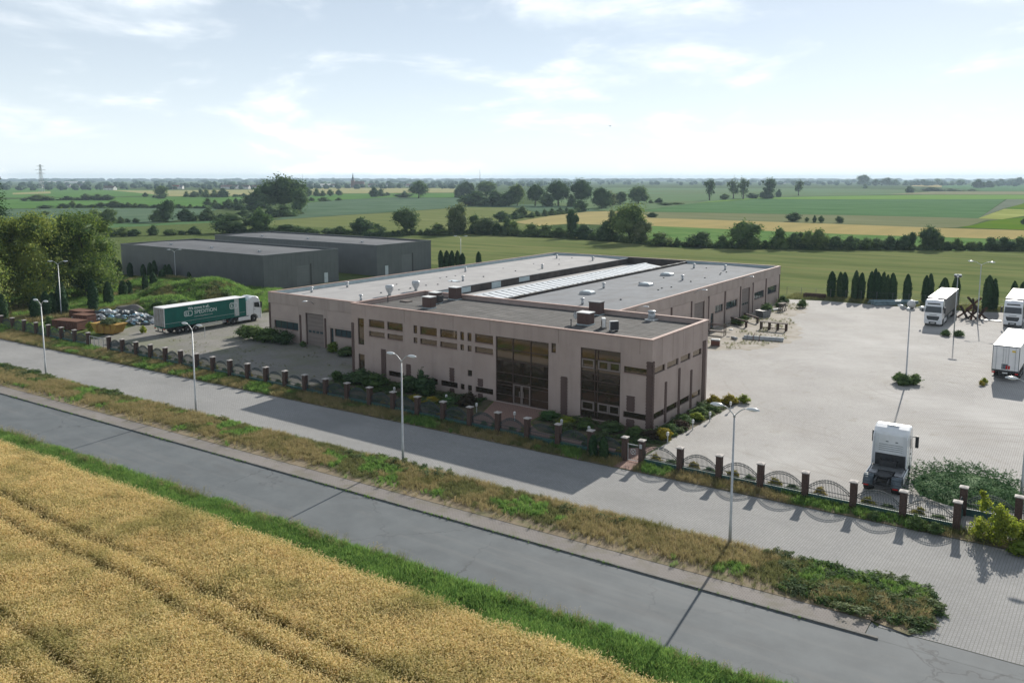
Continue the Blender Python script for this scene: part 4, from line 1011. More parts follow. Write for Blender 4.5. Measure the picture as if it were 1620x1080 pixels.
# ---- grey warehouses
def warehouse(label, x0, x1, y0, y1, h, rdoor, pdoor):
    t = thing('warehouse', label, 'building', (x0, y0, 0), 0.0, 'grey warehouses')
    L, D = x1 - x0, y1 - y0
    n = int(L / 1.15)
    m = MB(); m.box(0.05, 0.05, -0.3, L - 0.05, D - 0.05, h - 0.6); m.build('wall_core', 'clad_grey', t)
    for i in range(n):     # sheet cladding, one sheet at a time
        a = L * i / n; MB().box(a + 0.012, 0.0, 0, a + L / n - 0.012, 0.055, h - 0.3).build('cladding_sheet', 'clad_grey', t)
    n = int(D / 1.15)
    for i in range(n):
        a = D * i / n
        if rdoor[0] - 0.3 < a + 0.5 < rdoor[1] + 0.1: MB().box(L - 0.055, a + 0.012, 4.3, L, a + D / n - 0.012, h - 0.3).build('cladding_sheet', 'clad_grey', t)
        else: MB().box(L - 0.055, a + 0.012, 0, L, a + D / n - 0.012, h - 0.3).build('cladding_sheet', 'clad_grey', t)
    m = MB(); m.box(0.058, D - 0.05, 0, L - 0.058, D, h - 0.3); m.box(0, 0.058, 0, 0.05, D - 0.058, h - 0.3); m.build('rear_wall', 'clad_grey', t)
    parapet_ring(-0.04, -0.04, L + 0.04, D + 0.04, h - 0.3, h, 0.22).build('parapet', 'clad_grey', t)
    m = MB(); m.prism([(0.18, h - 0.62), (D - 0.18, h - 0.62), (D - 0.18, h - 0.42), (D / 2, h - 0.2), (0.18, h - 0.42)], 0.18, L - 0.18, 'x'); m.build('roof', 'clad_roof', t)
    for q in (0.2, 0.5, 0.82): MB().box(L * q, D * 0.3, h - 0.4, L * q + 0.5, D * 0.3 + 0.5, h + 0.15).build('roof_vent', 'galv', t)
    a, b = rdoor; rd = MB().box(L - 0.14, a, 0, L - 0.06, b, 4.25).build('roller_door', 'clad_door', t)
    for i in range(7): MB().box(L - 0.06, a + 0.03, i * 0.6 + 0.02, L - 0.035, b - 0.03, i * 0.6 + 0.58).build('door_section', 'clad_door', rd)
    MB().box(L - 0.02, b, 0, L + 0.03, b + 0.35, 4.4).build('door_guide', 'ac_dark', t)
    d0 = MB().box(L - 0.01, pdoor, 0, L + 0.04, pdoor + 1.0, 2.1).build('door', 'door_pale', t); MB().box(L + 0.04, pdoor + 0.1, 1.0, L + 0.08, pdoor + 0.25, 1.05).build('door_handle', 'ac_dark', d0)
    return t
warehouse('dark grey metal warehouse closer to the green truck', -153.4, -102.1, 38.8, 58.5, 7.0, (8.2, 11.8), 15.6)
warehouse('dark grey metal warehouse farther back beside the meadow', -161.5, -101.5, 69.6, 88.3, 7.0, (8.2, 11.8), 2.6)
# red-roofed barn showing between trees and warehouse
def gable_house(t, L, D, hw, hr, wm, rm, win=True):
    m = MB(); m.prism([(-D / 2, -0.3), (D / 2, -0.3), (D / 2, hw), (0, hr - 0.15), (-D / 2, hw)], -L / 2, L / 2, 'x'); m.build('wall', wm, t)
    for s_ in (-1, 1):
        a = Vector((0, s_ * (D / 2 + 0.4), hw - 0.4 * (hr - hw) / (D / 2))); b = Vector((0, 0, hr)); md = (a + b) / 2; ax = (b - a) / 2
        MB().obox(md + Vector((0, 0, 0.02)), (L / 2 + 0.4, 0, 0), ax, ax.cross(Vector((1, 0, 0))).normalized() * 0.1).build('roof', rm, t)
    if win:
        for k in range(3):
            x = -L / 2 + L * (k + 0.5) / 3
            MB().box(x - 0.5, -D / 2 - 0.04, 0.9, x + 0.5, -D / 2 + 0.02, 2.2).build('window', 'glass_blue', t)
        MB().box(L / 2 - 0.02, -0.5, 0.9, L / 2 + 0.04, 0.5, 2.2).build('window', 'glass_blue', t)
    MB().box(L * 0.2 - 0.3, -0.3, hr - 0.3, L * 0.2 + 0.3, 0.3, hr + 0.7).build('chimney', 'brick_dark', t)
t = thing('barn', 'red roofed barn half hidden by the walnut trees', 'building', (-203, 51, 0), R(60))
gable_house(t, 12, 9, 4.2, 7.6, 'house_white', 'rooftile_red')

# ------------------------------------------------------------------ fence of brick pillars and arched steel panels
FE = thing('boundary_fence', 'long fence of dark brick pillars with arched steel panels along the lay-by', 'fence', (0, 0, 0))
pill = MB(); pill.box(-0.21, -0.21, -0.1, 0.21, 0.21, 1.86); pillar_me = pill.mesh('brick_pillar', 'pillar_brick')
cap_me = MB().add([(-0.27, -0.27, 0), (0.27, -0.27, 0), (0.27, 0.27, 0), (-0.27, 0.27, 0), (-0.27, -0.27, 0.06), (0.27, -0.27, 0.06), (0.27, 0.27, 0.06), (-0.27, 0.27, 0.06), (0, 0, 0.13)],
                  [(0, 3, 2, 1), (0, 1, 5, 4), (1, 2, 6, 5), (2, 3, 7, 6), (3, 0, 4, 7), (4, 5, 8), (5, 6, 8), (6, 7, 8), (7, 4, 8)]).mesh('pillar_cap', 'pillar_cap')
def add_pillar(x, y, rz=0.0):
    p = put('brick_pillar', pillar_me, FE, (x, y, 0), rz); put('pillar_cap', cap_me, p, (0, 0, 1.862))
def panel_mesh(L):
    m = MB(); h = L / 2; n = 27
    arch = lambda u: 0.98 + 0.62 * (1 - (u / h) ** 2)
    m.box(-h, -0.02, 0.52, h, 0.02, 0.56); m.box(-h, -0.02, 0.80, h, 0.02, 0.84)
    pr = None
    for k in range(17):
        u = -h + L * k / 16
        if pr is not None:
            for dz in (0.0, -0.16): m.beam((pr, 0, arch(pr) + dz), (u, 0, arch(u) + dz), 0.04, 0.035)
        pr = u
    for k in range(1, n):
        u = -h + L * k / n; m.box(u - 0.014, -0.012, 0.2, u + 0.014, 0.012, arch(u) + 0.07)
    for k in range(12):                 # rings between the two arch rails
        u = -h + L * (k + 0.5) / 12; z = arch(u) - 0.08
        for j in range(6):
            a, b = 2 * math.pi * j / 6, 2 * math.pi * (j + 1) / 6
            m.beam((u + 0.06 * math.cos(a), 0, z + 0.06 * math.sin(a)), (u + 0.06 * math.cos(b), 0, z + 0.06 * math.sin(b)), 0.02, 0.014)
    return m.mesh('steel_panel', 'fence_steel')
base_me = {}
PANELS = {}
def add_panel(a, b):
    a, b = Vector(a), Vector(b); d = b - a; L = d.length - 0.42; key = round(L, 1)
    if key not in PANELS:
        PANELS[key] = panel_mesh(L); base_me[key] = MB().box(-L / 2, -0.045, 0.0, L / 2, 0.045, 0.46).mesh('plinth_board', 'fence_green')
    c = (a + b) / 2; rz = math.atan2(d.y, d.x)
    p = put('steel_panel', PANELS[key], FE, (c.x, c.y, 0), rz); put('plinth_board', base_me[key], p)
px = [24.8, 21.7, 18.65, 15.5, 12.4, 9.35, 6.3, 3.15]
P2 = [1.7] + [-1.35 - 3.05 * i for i in range(24)]        # to the sliding gate
P3 = [-76.4 - 3.4 * i for i in range(14)]
for x in px + P2 + P3: add_pillar(x, fence_y(x), 0.0175)
for seq in (px, P2, P3):
    for a, b in zip(seq, seq[1:]): add_panel((b, fence_y(b), 0), (a, fence_y(a), 0))
add_pillar(24.8, -4.75); add_pillar(27.9, -4.55); add_pillar(31.0, -4.35); add_panel((24.8, -4.75, 0), (27.9, -4.55, 0)); add_panel((27.9, -4.55, 0), (31.0, -4.35, 0)); add_panel((24.8, -7.77, 0), (24.8, -4.75, 0))
# small gate beside the office corner
G = thing('garden_gate', 'small pale metal gate between two brick pillars near the office corner', 'gate', (2.42, fence_y(2.4), 0), R(1))
m = MB(); m.box(-0.48, -0.02, 0.12, 0.48, 0.02, 0.17); m.box(-0.48, -0.02, 1.38, 0.48, 0.02, 1.43); m.box(-0.48, -0.02, 0.17, -0.44, 0.02, 1.38); m.box(0.44, -0.02, 0.17, 0.48, 0.02, 1.38); m.build('gate_frame', 'steel_pale', G)
m = MB()
for k in range(1, 8): m.box(-0.44 + k * 0.11 - 0.009, -0.01, 0.17, -0.44 + k * 0.11 + 0.009, 0.01, 1.38)
m.build('gate_bars', 'fence_steel', G)
m = MB()
for k in range(10):
    a, b = 2 * math.pi * k / 10, 2 * math.pi * (k + 1) / 10; m.beam((0.22 * math.cos(a), -0.02, 0.85 + 0.22 * math.sin(a)), (0.22 * math.cos(b), -0.02, 0.85 + 0.22 * math.sin(b)), 0.02, 0.03)
m.beam((-0.2, -0.02, 0.65), (0.2, -0.02, 1.05), 0.02, 0.03); m.beam((-0.2, -0.02, 1.05), (0.2, -0.02, 0.65), 0.02, 0.03); m.build('ornament', 'steel_pale', G)
tag(MB().box(-0.11, -0.06, -0.17, 0.11, 0.0, 0.17).build('letter_box', 'steel_pale', loc=(3.15, fence_y(3.15) - 0.213, 1.45), bevel=0.015), 'small pale letter box fixed to the gate pillar', 'letter box')
# sliding wire gate at the left
xg0, xg1 = P2[-1], P3[0]
G2 = thing('sliding_gate', 'plain wire mesh sliding gate in the gap of the fence', 'gate', ((xg0 + xg1) / 2, fence_y(-74), 0), 0.0175)
L = abs(xg1 - xg0) - 0.5; m = MB()
for z in (0.15, 1.45): m.box(-L / 2, -0.03, z, L / 2, 0.03, z + 0.06)
for u in (-L / 2, -L / 4, 0, L / 4, L / 2 - 0.05): m.box(u, -0.025, 0.21, u + 0.05, 0.025, 1.45)
m.build('gate_frame', 'galv', G2)
m = MB()
for k in range(int(L / 0.14)): m.box(-L / 2 + k * 0.14, -0.005, 0.21, -L / 2 + k * 0.14 + 0.01, 0.005, 1.45)
m.build('gate_bars', 'galv_dark', G2)
# wire fence behind the yard
WF = thing('wire_fence', 'thin wire fence on posts behind the thujas and truck yard', 'fence', (0, 0, 0))
wfy = lambda x: 93.6 + 0.10 * x if x < 14 else 95.0 + 0.06 * (x - 14)
pm = MB().tube([(0, 0, 0), (0, 0, 1.7)], 0.035, 6).mesh('post', 'galv_dark')
for x in np.arange(-16, 45, 2.6): put('post', pm, WF, (x, wfy(x), 0))
m = MB()
for z in (0.2, 0.6, 1.0, 1.4, 1.65):
    for x in np.arange(-16, 43, 2.6): m.beam((x, wfy(x), z), (x + 2.6, wfy(x + 2.6), z), 0.012, 0.012)
m.build('wires', 'galv_dark', WF)

# ------------------------------------------------------------------ street lamps
def lamp_post(x, y, h, arms, label, reach=1.0, group='street lamps', base=0.0):
    t = thing('street_lamp', label, 'street lamp', (x, y, base), 0.0, group)
    hp = h - 0.55
    MB().tube([(0, 0, 0), (0, 0, 1.2), (0, 0, 1.25), (0, 0, hp)], [0.105, 0.10, 0.085, 0.05], 10).build('pole', 'galv', t, True)
    MB().lathe([(0.075, 0), (0.08, 0.12), (0.06, 0.16)], 10, (0, 0, hp - 0.08)).build('collar', 'galv', t, True)
    for a in arms:
        d = Vector((math.cos(a), math.sin(a), 0)); pts = []
        for k in range(7):
            q = k / 6; pts.append(Vector((0, 0, hp)) + d * (reach * 0.72 * q) + Vector((0, 0, 0.52 * math.sin(q * math.pi / 2))))
        ar = MB().tube(pts, 0.032, 7).build('arm', 'galv', t, True)
        c = pts[-1] + d * 0.36
        hd = MB(); lamp_head(hd, c, d, 0.42, 0.17, 0.13); hd.build('lamp_head', 'lamp_shell', ar, True)
        gl = MB().lathe([(0.05, -0.09), (0.24, -0.05), (0.3, 0.0)], 12, tuple(c + Vector((0, 0, -0.02))), 1.0 if abs(d.x) > 0.5 else 0.45, 0.45 if abs(d.x) > 0.5 else 1.0); gl.build('lamp_glass', 'lamp_glass', ar, True)
    return t
lamp_post(-64.8, -20.5, 8.5, (0.05, math.pi + 0.05), 'twin headed street lamp on the verge opposite the rubbish skip', base=0.0)
lamp_post(-38.1, -19.4, 8.4, (0.05, math.pi + 0.05), 'twin headed street lamp on the verge below the parked green truck')
lamp_post(-12.5, -18.3, 8.5, (0.05, math.pi + 0.05), 'twin headed street lamp standing before the middle of the office front')
l4 = lamp_post(13.9, -18.0, 8.6, (0.05, math.pi + 0.05), 'twin headed street lamp on the verge below the truck yard')
MB().box(-0.35, -0.35, -0.1, 0.35, 0.35, 0.06).build('footing', 'kerb', l4)
lamp_post(15.2, 31.0, 8.4, (R(-90), R(28), R(152)), 'three headed lamp standing in a round bush in the yard', 1.15)
lamp_post(16.9, 80.2, 9.3, (R(0), R(180)), 'twin headed lamp at the back of the yard beside the rusty beam sculpture', 1.5)
lamp_post(-104.1, 0.6, 8.9, (R(35), R(215)), 'twin headed lamp among the thujas before the walnut trees', 1.2)
lamp_post(-129.5, 37.2, 6.9, (R(40), R(220)), 'twin headed lamp before the near warehouse wall', 1.1)
lamp_post(-101.0, 99.3, 7.4, (R(35), R(215)), 'thin twin headed lamp at the meadow beyond the warehouses', 1.4)
lamp_post(27.75, 1.2, 8.3, (R(180), R(0)), 'twin headed lamp at the right-hand edge above the juniper', 1.05)
t = thing('floodlight_mast', 'thin mast with a boxy floodlight above the small round bush', 'floodlight', (15.6, 64.7, 0))
MB().tube([(0, 0, 0), (0, 0, 8.3)], [0.08, 0.045], 8).build('pole', 'galv', t, True)
for dx_, a in ((-0.22, -25), (0.25, 30)):
    f = MB().box(-0.22, -0.14, -0.18, 0.22, 0.14, 0.2).build('floodlight', 'lamp_shell', t, bevel=0.03, loc=(dx_, 0, 8.5)); f.rotation_euler = (R(25), 0, R(a))
    MB().box(-0.18, -0.155, -0.14, 0.18, -0.142, 0.15).build('lens', 'windscreen', f)

# ------------------------------------------------------------------ lorries
def wheel(par, x, y, r, w, dual=False):
    s = 1 if x > 0 else -1
    t_ = MB().lathe([(r * 0.62, 0), (r * 0.9, 0.0), (r, 0.04), (r, w - 0.04), (r * 0.9, w), (r * 0.62, w)], 20)
    t_.v = [(x + s * (z - w), y + a, r + b) for a, b, z in t_.v]
    o = t_.build('wheel', 'rubber', par, True)
    k = MB().lathe([(r * 0.62, 0.02), (r * 0.60, w - 0.05), (r * 0.45, w - 0.09), (r * 0.25, w - 0.04), (r * 0.22, w + 0.02), (0.03, w + 0.03)], 18)
    k.v = [(x + s * (z - w), y + a, r + b) for a, b, z in k.v]
    k.build('rim', 'rim_alloy', o, True)
    return o
CABY = [(3.8, 1.0), (3.8, 3.45), (4.1, 3.78), (4.6, 3.92), (5.15, 3.9), (5.6, 3.62), (5.84, 3.08), (6.06, 2.08), (6.1, 1.15), (6.1, 0.62), (6.02, 0.36), (5.4, 0.36), (5.28, 0.78), (5.0, 1.08), (4.6, 1.16), (4.2, 1.08), (4.0, 0.9)]
def tractor(t, oy, paint='truck_white'):
    """tractor unit, nose towards +Y, rear end at y = oy"""
    S = lambda pts: [(a + oy, b) for a, b in pts]
    cab = MB().prism(S(CABY), -1.2, 1.2, 'x').build('cab', paint, t, bevel=0.13, seg=3)
    MB().add([(-1.05, oy + 5.87, 3.02), (1.05, oy + 5.87, 3.02), (1.12, oy + 6.075, 2.12), (-1.12, oy + 6.075, 2.12)], [(0, 1, 2, 3)]).build('windscreen', 'windscreen', cab)
    MB().box(-0.85, oy + 5.62, 3.30, 0.85, oy + 5.80, 3.48).build('roof_visor', 'windscreen', cab, bevel=0.03)
    for s in (-1, 1):
        x = s * 1.206
        MB().add([(x, oy + 4.72, 2.25), (x, oy + 5.75, 2.1), (x, oy + 5.6, 2.95), (x, oy + 4.72, 2.98)], [(0, 1, 2, 3)]).build('side_window', 'windscreen', cab)
        m = MB(); m.box(x - 0.006, oy + 4.58, 1.2, x + 0.006, oy + 4.61, 3.1); m.box(x - 0.006, oy + 5.84, 1.0, x + 0.006, oy + 5.87, 2.1); m.build('door_seam', 'chassis', cab)
        MB().box(min(x, x + s * 0.03), oy + 4.68, 1.85, max(x, x + s * 0.03), oy + 4.9, 1.92).build('door_handle', 'chassis', cab)
        m = MB(); m.beam((x, oy + 5.7, 2.9), (x + s * 0.3, oy + 5.82, 2.95), 0.05, 0.05); m.box(min(x + s * 0.17, x + s * 0.4), oy + 5.72, 2.1, max(x + s * 0.17, x + s * 0.4), oy + 5.9, 2.98); m.build('mirror', 'chassis', cab, bevel=0.03)
        m = MB(); m.box(s * 0.8 - 0.27, oy + 6.06, 0.78, s * 0.8 + 0.27, oy + 6.125, 1.0); m.build('headlight', 'head_lens', cab, bevel=0.03)
        m = MB(); m.add([(s * 1.19, oy + 3.82, 1.1), (s * 1.19, oy + 3.25, 1.1), (s * 1.16, oy + 3.3, 3.3), (s * 1.15, oy + 3.8, 3.75), (s * 1.14, oy + 3.82, 1.1), (s * 1.14, oy + 3.25, 1.1), (s * 1.11, oy + 3.3, 3.3), (s * 1.10, oy + 3.8, 3.75)],
                         [(0, 1, 2, 3), (7, 6, 5, 4), (0, 4, 5, 1), (1, 5, 6, 2), (2, 6, 7, 3), (3, 7, 4, 0)]); m.build('side_deflector', paint, t)
        MB().box(s * 1.22 - 0.05, oy + 1.75, 0.42, s * 1.22 + 0.03, oy + 3.95, 1.0).build('side_skirt', paint, t, bevel=0.03)
        tk = MB().box(s * 0.85 - 0.3, oy + 1.95, 0.5, s * 0.85 + 0.3, oy + 3.5, 1.02).build('fuel_tank', 'rim_alloy', t, bevel=0.08)
        fd = MB(); n = 10
        for k in range(n):
            a, b = math.pi * k / n, math.pi * (k + 1) / n
            fd.add([(s * 0.58, oy + 1.05 - 0.62 * math.cos(a), 0.52 + 0.62 * math.sin(a)), (s * 1.24, oy + 1.05 - 0.62 * math.cos(a), 0.52 + 0.62 * math.sin(a)),
                    (s * 1.24, oy + 1.05 - 0.62 * math.cos(b), 0.52 + 0.62 * math.sin(b)), (s * 0.58, oy + 1.05 - 0.62 * math.cos(b), 0.52 + 0.62 * math.sin(b))], [(0, 1, 2, 3)])
        fo = fd.build('fender', 'fender_grey', t, True); sm = fo.modifiers.new('thick', 'SOLIDIFY'); sm.thickness = 0.03
        MB().box(s * 0.95 - 0.17, oy - 0.02, 0.60, s * 0.95 + 0.17, oy + 0.03, 0.69).build('tail_light', 'red_lens', t)
        wheel(t, s * 1.22, oy + 4.65, 0.5, 0.32); wheel(t, s * 1.22, oy + 1.05, 0.5, 0.62)
        MB().box(s * 0.42 - 0.05, oy + 0.05, 0.78, s * 0.42 + 0.05, oy + 4.0, 1.02).build('frame_rail', 'chassis', t)
    MB().prism([(-0.66, 0.98), (0.66, 0.98), (0.84, 1.30), (0.84, 1.58), (-0.84, 1.58), (-0.84, 1.30)], oy + 6.085, oy + 6.125, 'y').build('grille', 'chassis', cab, bevel=0.02)
    m = MB()
    for z in (1.12, 1.26, 1.40): m.box(-0.62, oy + 6.125, z, 0.62, oy + 6.135, z + 0.035)
    m.box(-0.5, oy + 6.105, 1.76, 0.5, oy + 6.118, 1.82)
    m.build('grille_bars', 'fender_grey', cab)
    MB().box(-0.5, oy + 6.09, 0.42, 0.5, oy + 6.13, 0.74).build('lower_grille', 'chassis', cab)
    MB().box(-0.28, oy + 6.131, 0.52, 0.28, oy + 6.14, 0.63).build('number_plate', 'ac_white', cab)
    MB().box(-0.4, oy + 4.35, 3.905, 0.4, oy + 4.95, 3.96).build('roof_hatch', paint, cab, bevel=0.02)
    # back of the cab: upper panel, dark recess with cables, catwalk
    MB().box(-0.86, oy + 3.765, 1.95, 0.86, oy + 3.805, 3.35).build('rear_panel', paint, cab, bevel=0.02)
    MB().box(-1.02, oy + 3.77, 1.02, 1.02, oy + 3.8, 1.9).build('rear_recess', 'chassis', cab)
    m = MB()
    for z in (2.15, 2.3, 2.45, 2.6): m.box(-0.8, oy + 3.752, z, 0.8, oy + 3.766, z + 0.03)
    for x in (-0.35, 0.3): m.box(x, oy + 3.74, 2.82, x + 0.18, oy + 3.766, 2.88)
    m.build('rear_ribs', 'fender_grey', cab)
    m = MB()
    for k in range(4): m.tube([(-0.4 + 0.25 * k, oy + 3.7, 1.7), (-0.35 + 0.22 * k, oy + 3.35, 1.25), (-0.3 + 0.2 * k, oy + 3.6, 1.1)], 0.03, 6)
    m.box(-0.6, oy + 3.3, 1.1, 0.5, oy + 3.75, 1.5); m.build('air_lines', 'chassis', t)
    MB().box(-1.0, oy + 2.55, 1.03, 1.0, oy + 3.6, 1.07).build('catwalk', 'galv_dark', t)
    MB().lathe([(0.1, 1.08), (0.5, 1.08), (0.5, 1.16), (0.1, 1.16)], 16, (0, oy + 1.25, 0)).build('fifth_wheel', 'chassis', t)
    m = MB(); m.tube([(-1.0, oy + 1.05, 0.5), (1.0, oy + 1.05, 0.5)], 0.12, 8); m.tube([(-1.0, oy + 4.65, 0.5), (1.0, oy + 4.65, 0.5)], 0.09, 8); m.box(-0.5, oy + 2.2, 0.45, 0.5, oy + 5.6, 1.0); m.build('axles', 'chassis', t)
    MB().box(-1.2, oy - 0.01, 0.62, 1.2, oy + 0.05, 0.7).build('rear_bar', 'chassis', t)
def trailer(t, L=13.6, side='curtain_shaded', roof='box_white', doors='door_rear', H=4.0, wheels=True, frame='box_white'):
    b = MB().box(-1.26, 0.06, 1.3, 1.26, L, H - 0.05).build('body', side, t)
    MB().box(-1.275, 0.0, H - 0.049, 1.275, L + 0.01, H).build('roof_sheet', roof, b, bevel=0.02)
    MB().box(-1.275, 0.0, 1.12, 1.275, L + 0.01, 1.298).build('side_rail', 'chassis' if side != 'curtain_green' else 'curtain_green', b)
    for s in (-1, 1):
        MB().box(s * 0.62 - 0.59, -0.02, 1.32, s * 0.62 + 0.59, 0.058, H - 0.14).build('rear_door', doors, b)
        m = MB()
        for x in (0.25, 0.9): m.tube([(s * x, -0.05, 1.32), (s * x, -0.05, H - 0.2)], 0.02, 6)
        m.build('lock_bar', 'galv', b)
        MB().box(s * 1.1 - 0.15, -0.04, 0.92, s * 1.1 + 0.15, 0.02, 1.08).build('tail_light', 'red_lens', b)
        m = MB(); m.box(s * 1.24 - 0.02, 5.8, 0.62, s * 1.24 + 0.02, L - 3.6, 0.74); m.box(s * 1.24 - 0.02, 5.8, 0.86, s * 1.24 + 0.02, L - 3.6, 0.98)
        for y in np.arange(5.9, L - 3.6, 1.2): m.box(s * 1.2 - 0.03, y, 0.62, s * 1.2 + 0.01, y + 0.06, 1.12)
        m.build('side_guard', 'galv', t)
        if wheels:
            for y in (2.3, 3.6, 4.9): wheel(t, s * 1.25, y, 0.5, 0.38)
        MB().box(s * 0.6 - 0.06, L - 2.9, 0.12, s * 0.6 + 0.06, L - 2.75, 1.12).build('landing_leg', 'galv_dark', t)
        MB().box(s * 0.45 - 0.05, 0.3, 0.85, s * 0.45 + 0.05, L - 0.6, 1.12).build('frame_rail', 'chassis', t)
        for x in (-1.235, 1.235):
            pass
    m = MB(); m.box(-1.275, -0.015, 1.3, -1.22, 0.055, H - 0.06); m.box(1.22, -0.015, 1.3, 1.275, 0.055, H - 0.06); m.box(-1.22, -0.015, H - 0.135, 1.22, 0.055, H - 0.06); m.build('rear_frame', frame, b)
    m = MB(); m.box(-1.2, 0.05, 0.45, 1.2, 0.15, 0.6); m.box(-0.6, 0.05, 0.6, -0.5, 0.15, 1.12); m.box(0.5, 0.05, 0.6, 0.6, 0.15, 1.12); m.build('rear_bumper', 'chassis', t)
    m = MB()
    for y in (2.3, 3.6, 4.9): m.tube([(-1.0, y, 0.5), (1.0, y, 0.5)], 0.08, 8)
    m.box(-0.5, 1.4, 0.55, 0.5, 5.4, 0.85); m.build('axles', 'chassis', t)
    MB().box(-0.26, -0.045, 0.95, 0.26, -0.02, 1.07).build('number_plate', 'ac_white', b)
    return b
def lettering(par, text, x, y, z, size, material, bold=0.0, spacing=1.0):
    cu = bpy.data.curves.new('lettering', 'FONT'); cu.body = text; cu.size = size; cu.extrude = 0.004; cu.offset = bold; cu.space_character = spacing
    o = bpy.data.objects.new('lettering', cu); COL.objects.link(o); o.data.materials.append(MATS[material])
    me = bpy.data.meshes.new_from_object(o.evaluated_get(bpy.context.evaluated_depsgraph_get()))
    bpy.data.objects.remove(o); me.name = 'lettering'
    o = put('lettering', me, par, (x, y, z)); o.rotation_euler = (R(90), 0, R(90))
    return o
def logo(par, x, y, z, w, h):
    """rounded badge outline with the letters inside"""
    m = MB(); pts = []
    r = h * 0.3
    for cx, cy, a0 in ((w / 2 - r, h / 2 - r, 0), (-w / 2 + r, h / 2 - r, 90), (-w / 2 + r, -h / 2 + r, 180), (w / 2 - r, -h / 2 + r, 270)):
        for k in range(5): a = R(a0 + 22.5 * k); pts.append((cx + r * math.cos(a), cy + r * math.sin(a)))
    n = len(pts); e = 0.07 * h
    out = [(x, y + w / 2 + p[0], z + p[1]) for p in pts]; inn = [(x, y + w / 2 + p[0] * (1 - 2 * e / w * 1.6), z + p[1] * (1 - 2 * e / h * 1.6)) for p in pts]
    m.add(out + inn, [(i, (i + 1) % n, n + (i + 1) % n, n + i) for i in range(n)])
    m.build('badge_outline', 'decal_white', par)
    lettering(par, 'E3', x, y + w * 0.15, z - h * 0.27, h * 0.78, 'decal_white', 0.012, 1.05)

t = thing('semi_truck', 'white cab articulated lorry with long green curtain trailer lettered SPEDITION', 'truck', (-75.9, 0.3, 0), 0.0)
b = trailer(t, 13.6, 'curtain_green', 'box_white', 'door_rear')
tractor(t, 10.45)
X = 1.266
MB().box(1.261, 11.55, 1.31, X + 0.002, 12.35, 3.93).build('pale_band', 'decal_grey', b)
MB().box(1.261, 0.1, 1.72, X, 13.5, 1.755).build('edge_line', 'decal_grey', b)
lettering(b, 'We move it all..', X, 3.75, 3.30, 0.56, 'decal_white', 0.012)
lettering(b, 'SPEDITION', X, 4.75, 2.58, 0.76, 'decal_white', 0.004)
lettering(b, 'www.e3spedition.com', X, 4.7, 2.14, 0.34, 'decal_grey', 0.0)
logo(b, X + 0.001, 3.1, 2.78, 1.35, 0.78)
logo(b, X + 0.006, 10.7, 2.95, 1.45, 0.95)
m = MB()
for y in np.arange(0.6, 13.3, 0.85): m.box(1.262, y, 1.2, 1.272, y + 0.05, 1.62)
m.build('curtain_straps', 'chassis', b)

def white_lorry(x, y, label, rz=math.pi):
    t = thing('semi_truck', label, 'truck', (x, y, 0), rz, 'white lorries')
    trailer(t, 13.6, 'curtain_shaded', 'box_white', 'door_rear'); tractor(t, 10.45)
    return t
white_lorry(11.95, 71.0 + 16.55, 'white lorry with shade-darkened trailer between the floodlight mast and blue steel tubes')
white_lorry(21.75, 76.8 + 16.55, 'white lorry cut by the right-hand picture edge beside the rusty sculpture')
t = thing('box_trailer', 'parked white box trailer with its rear doors towards the fence', 'trailer', (23.8, 38.1, 0), R(-2))
b = trailer(t, 12.4, 'box_white', 'box_white', 'box_white', frame='fender_grey')
MB().box(-0.35, -0.032, 1.42, 0.22, -0.022, 2.0).build('dark_label', 'fender_grey', b); MB().box(0.05, -0.035, 1.45, 0.45, -0.023, 1.85).build('red_label', 'red_lens', b)
MB().box(0.55, -0.032, 3.35, 0.9, -0.022, 3.55).build('yellow_label', 'plate_yellow', b)
t = thing('tractor_unit', 'white lorry tractor without trailer, rear to the fence gate', 'truck', (19.65, -4.4, 0), R(2))
tractor(t, 0.0)

# ------------------------------------------------------------------ things lying about the yard
def frame_table(label, x, y, rz, L=4.0, W=0.9, h=0.95, mt='timber_grey'):
    t = thing('steel_trestle', label, 'trestle', (x, y, 0), rz, 'workbench frames by the hall')
    for i in range(6): MB().box(-L / 2, -W / 2 + i * W / 6 + 0.01, h, L / 2, -W / 2 + (i + 1) * W / 6 - 0.01, h + 0.1).build('plank', mt, t)
    for k in range(4):
        u = -L / 2 + 0.15 + k * (L - 0.3) / 3
        for s in (-1, 1): MB().box(u - 0.09, s * (W / 2 - 0.09) - 0.06, 0, u + 0.09, s * (W / 2 - 0.09) + 0.06, h).build('leg', 'rust_dark', t)
    MB().box(-L / 2, -0.06, 0.18, L / 2, 0.06, 0.3).build('stretcher', 'rust_dark', t)
frame_table('long dark plank trestle standing free on the dusty yard', -6.6, 54.6, R(3), 3.9, 1.0, 1.05)
def barrier(label, a, b, h=1.0):
    a, b = Vector(a), Vector(b); d = b - a; t = thing('steel_barrier', label, 'barrier', tuple((a + b) / 2), math.atan2(d.y, d.x), 'steel barriers by the hall'); L = d.length
    MB().box(-L / 2, -0.12, h - 0.22, L / 2, 0.12, h).build('beam', 'rust_dark', t)
    for u in (-L / 2 + 0.2, L / 2 - 0.35): MB().box(u, -0.15, 0, u + 0.2, 0.15, h - 0.22).build('leg', 'rust_dark', t)
barrier('rusty beam barrier in front of the hall windows, nearer the roller door', (-13.7, 56.4, 0), (-10.4, 54.2, 0))
barrier('rusty beam barrier in front of the hall windows, nearer the bushes', (-13.4, 61.4, 0), (-10.2, 58.6, 0), 0.95)
t = thing('storage_rack', 'open rusty steel rack standing close behind the office corner', 'rack', (-11.9, 46.0, 0), R(5))
for x in (-1.15, 1.15):
    for y in (-0.45, 0.45): MB().box(x - 0.05, y - 0.05, 0, x + 0.05, y + 0.05, 1.65).build('upright', 'rust_dark', t)
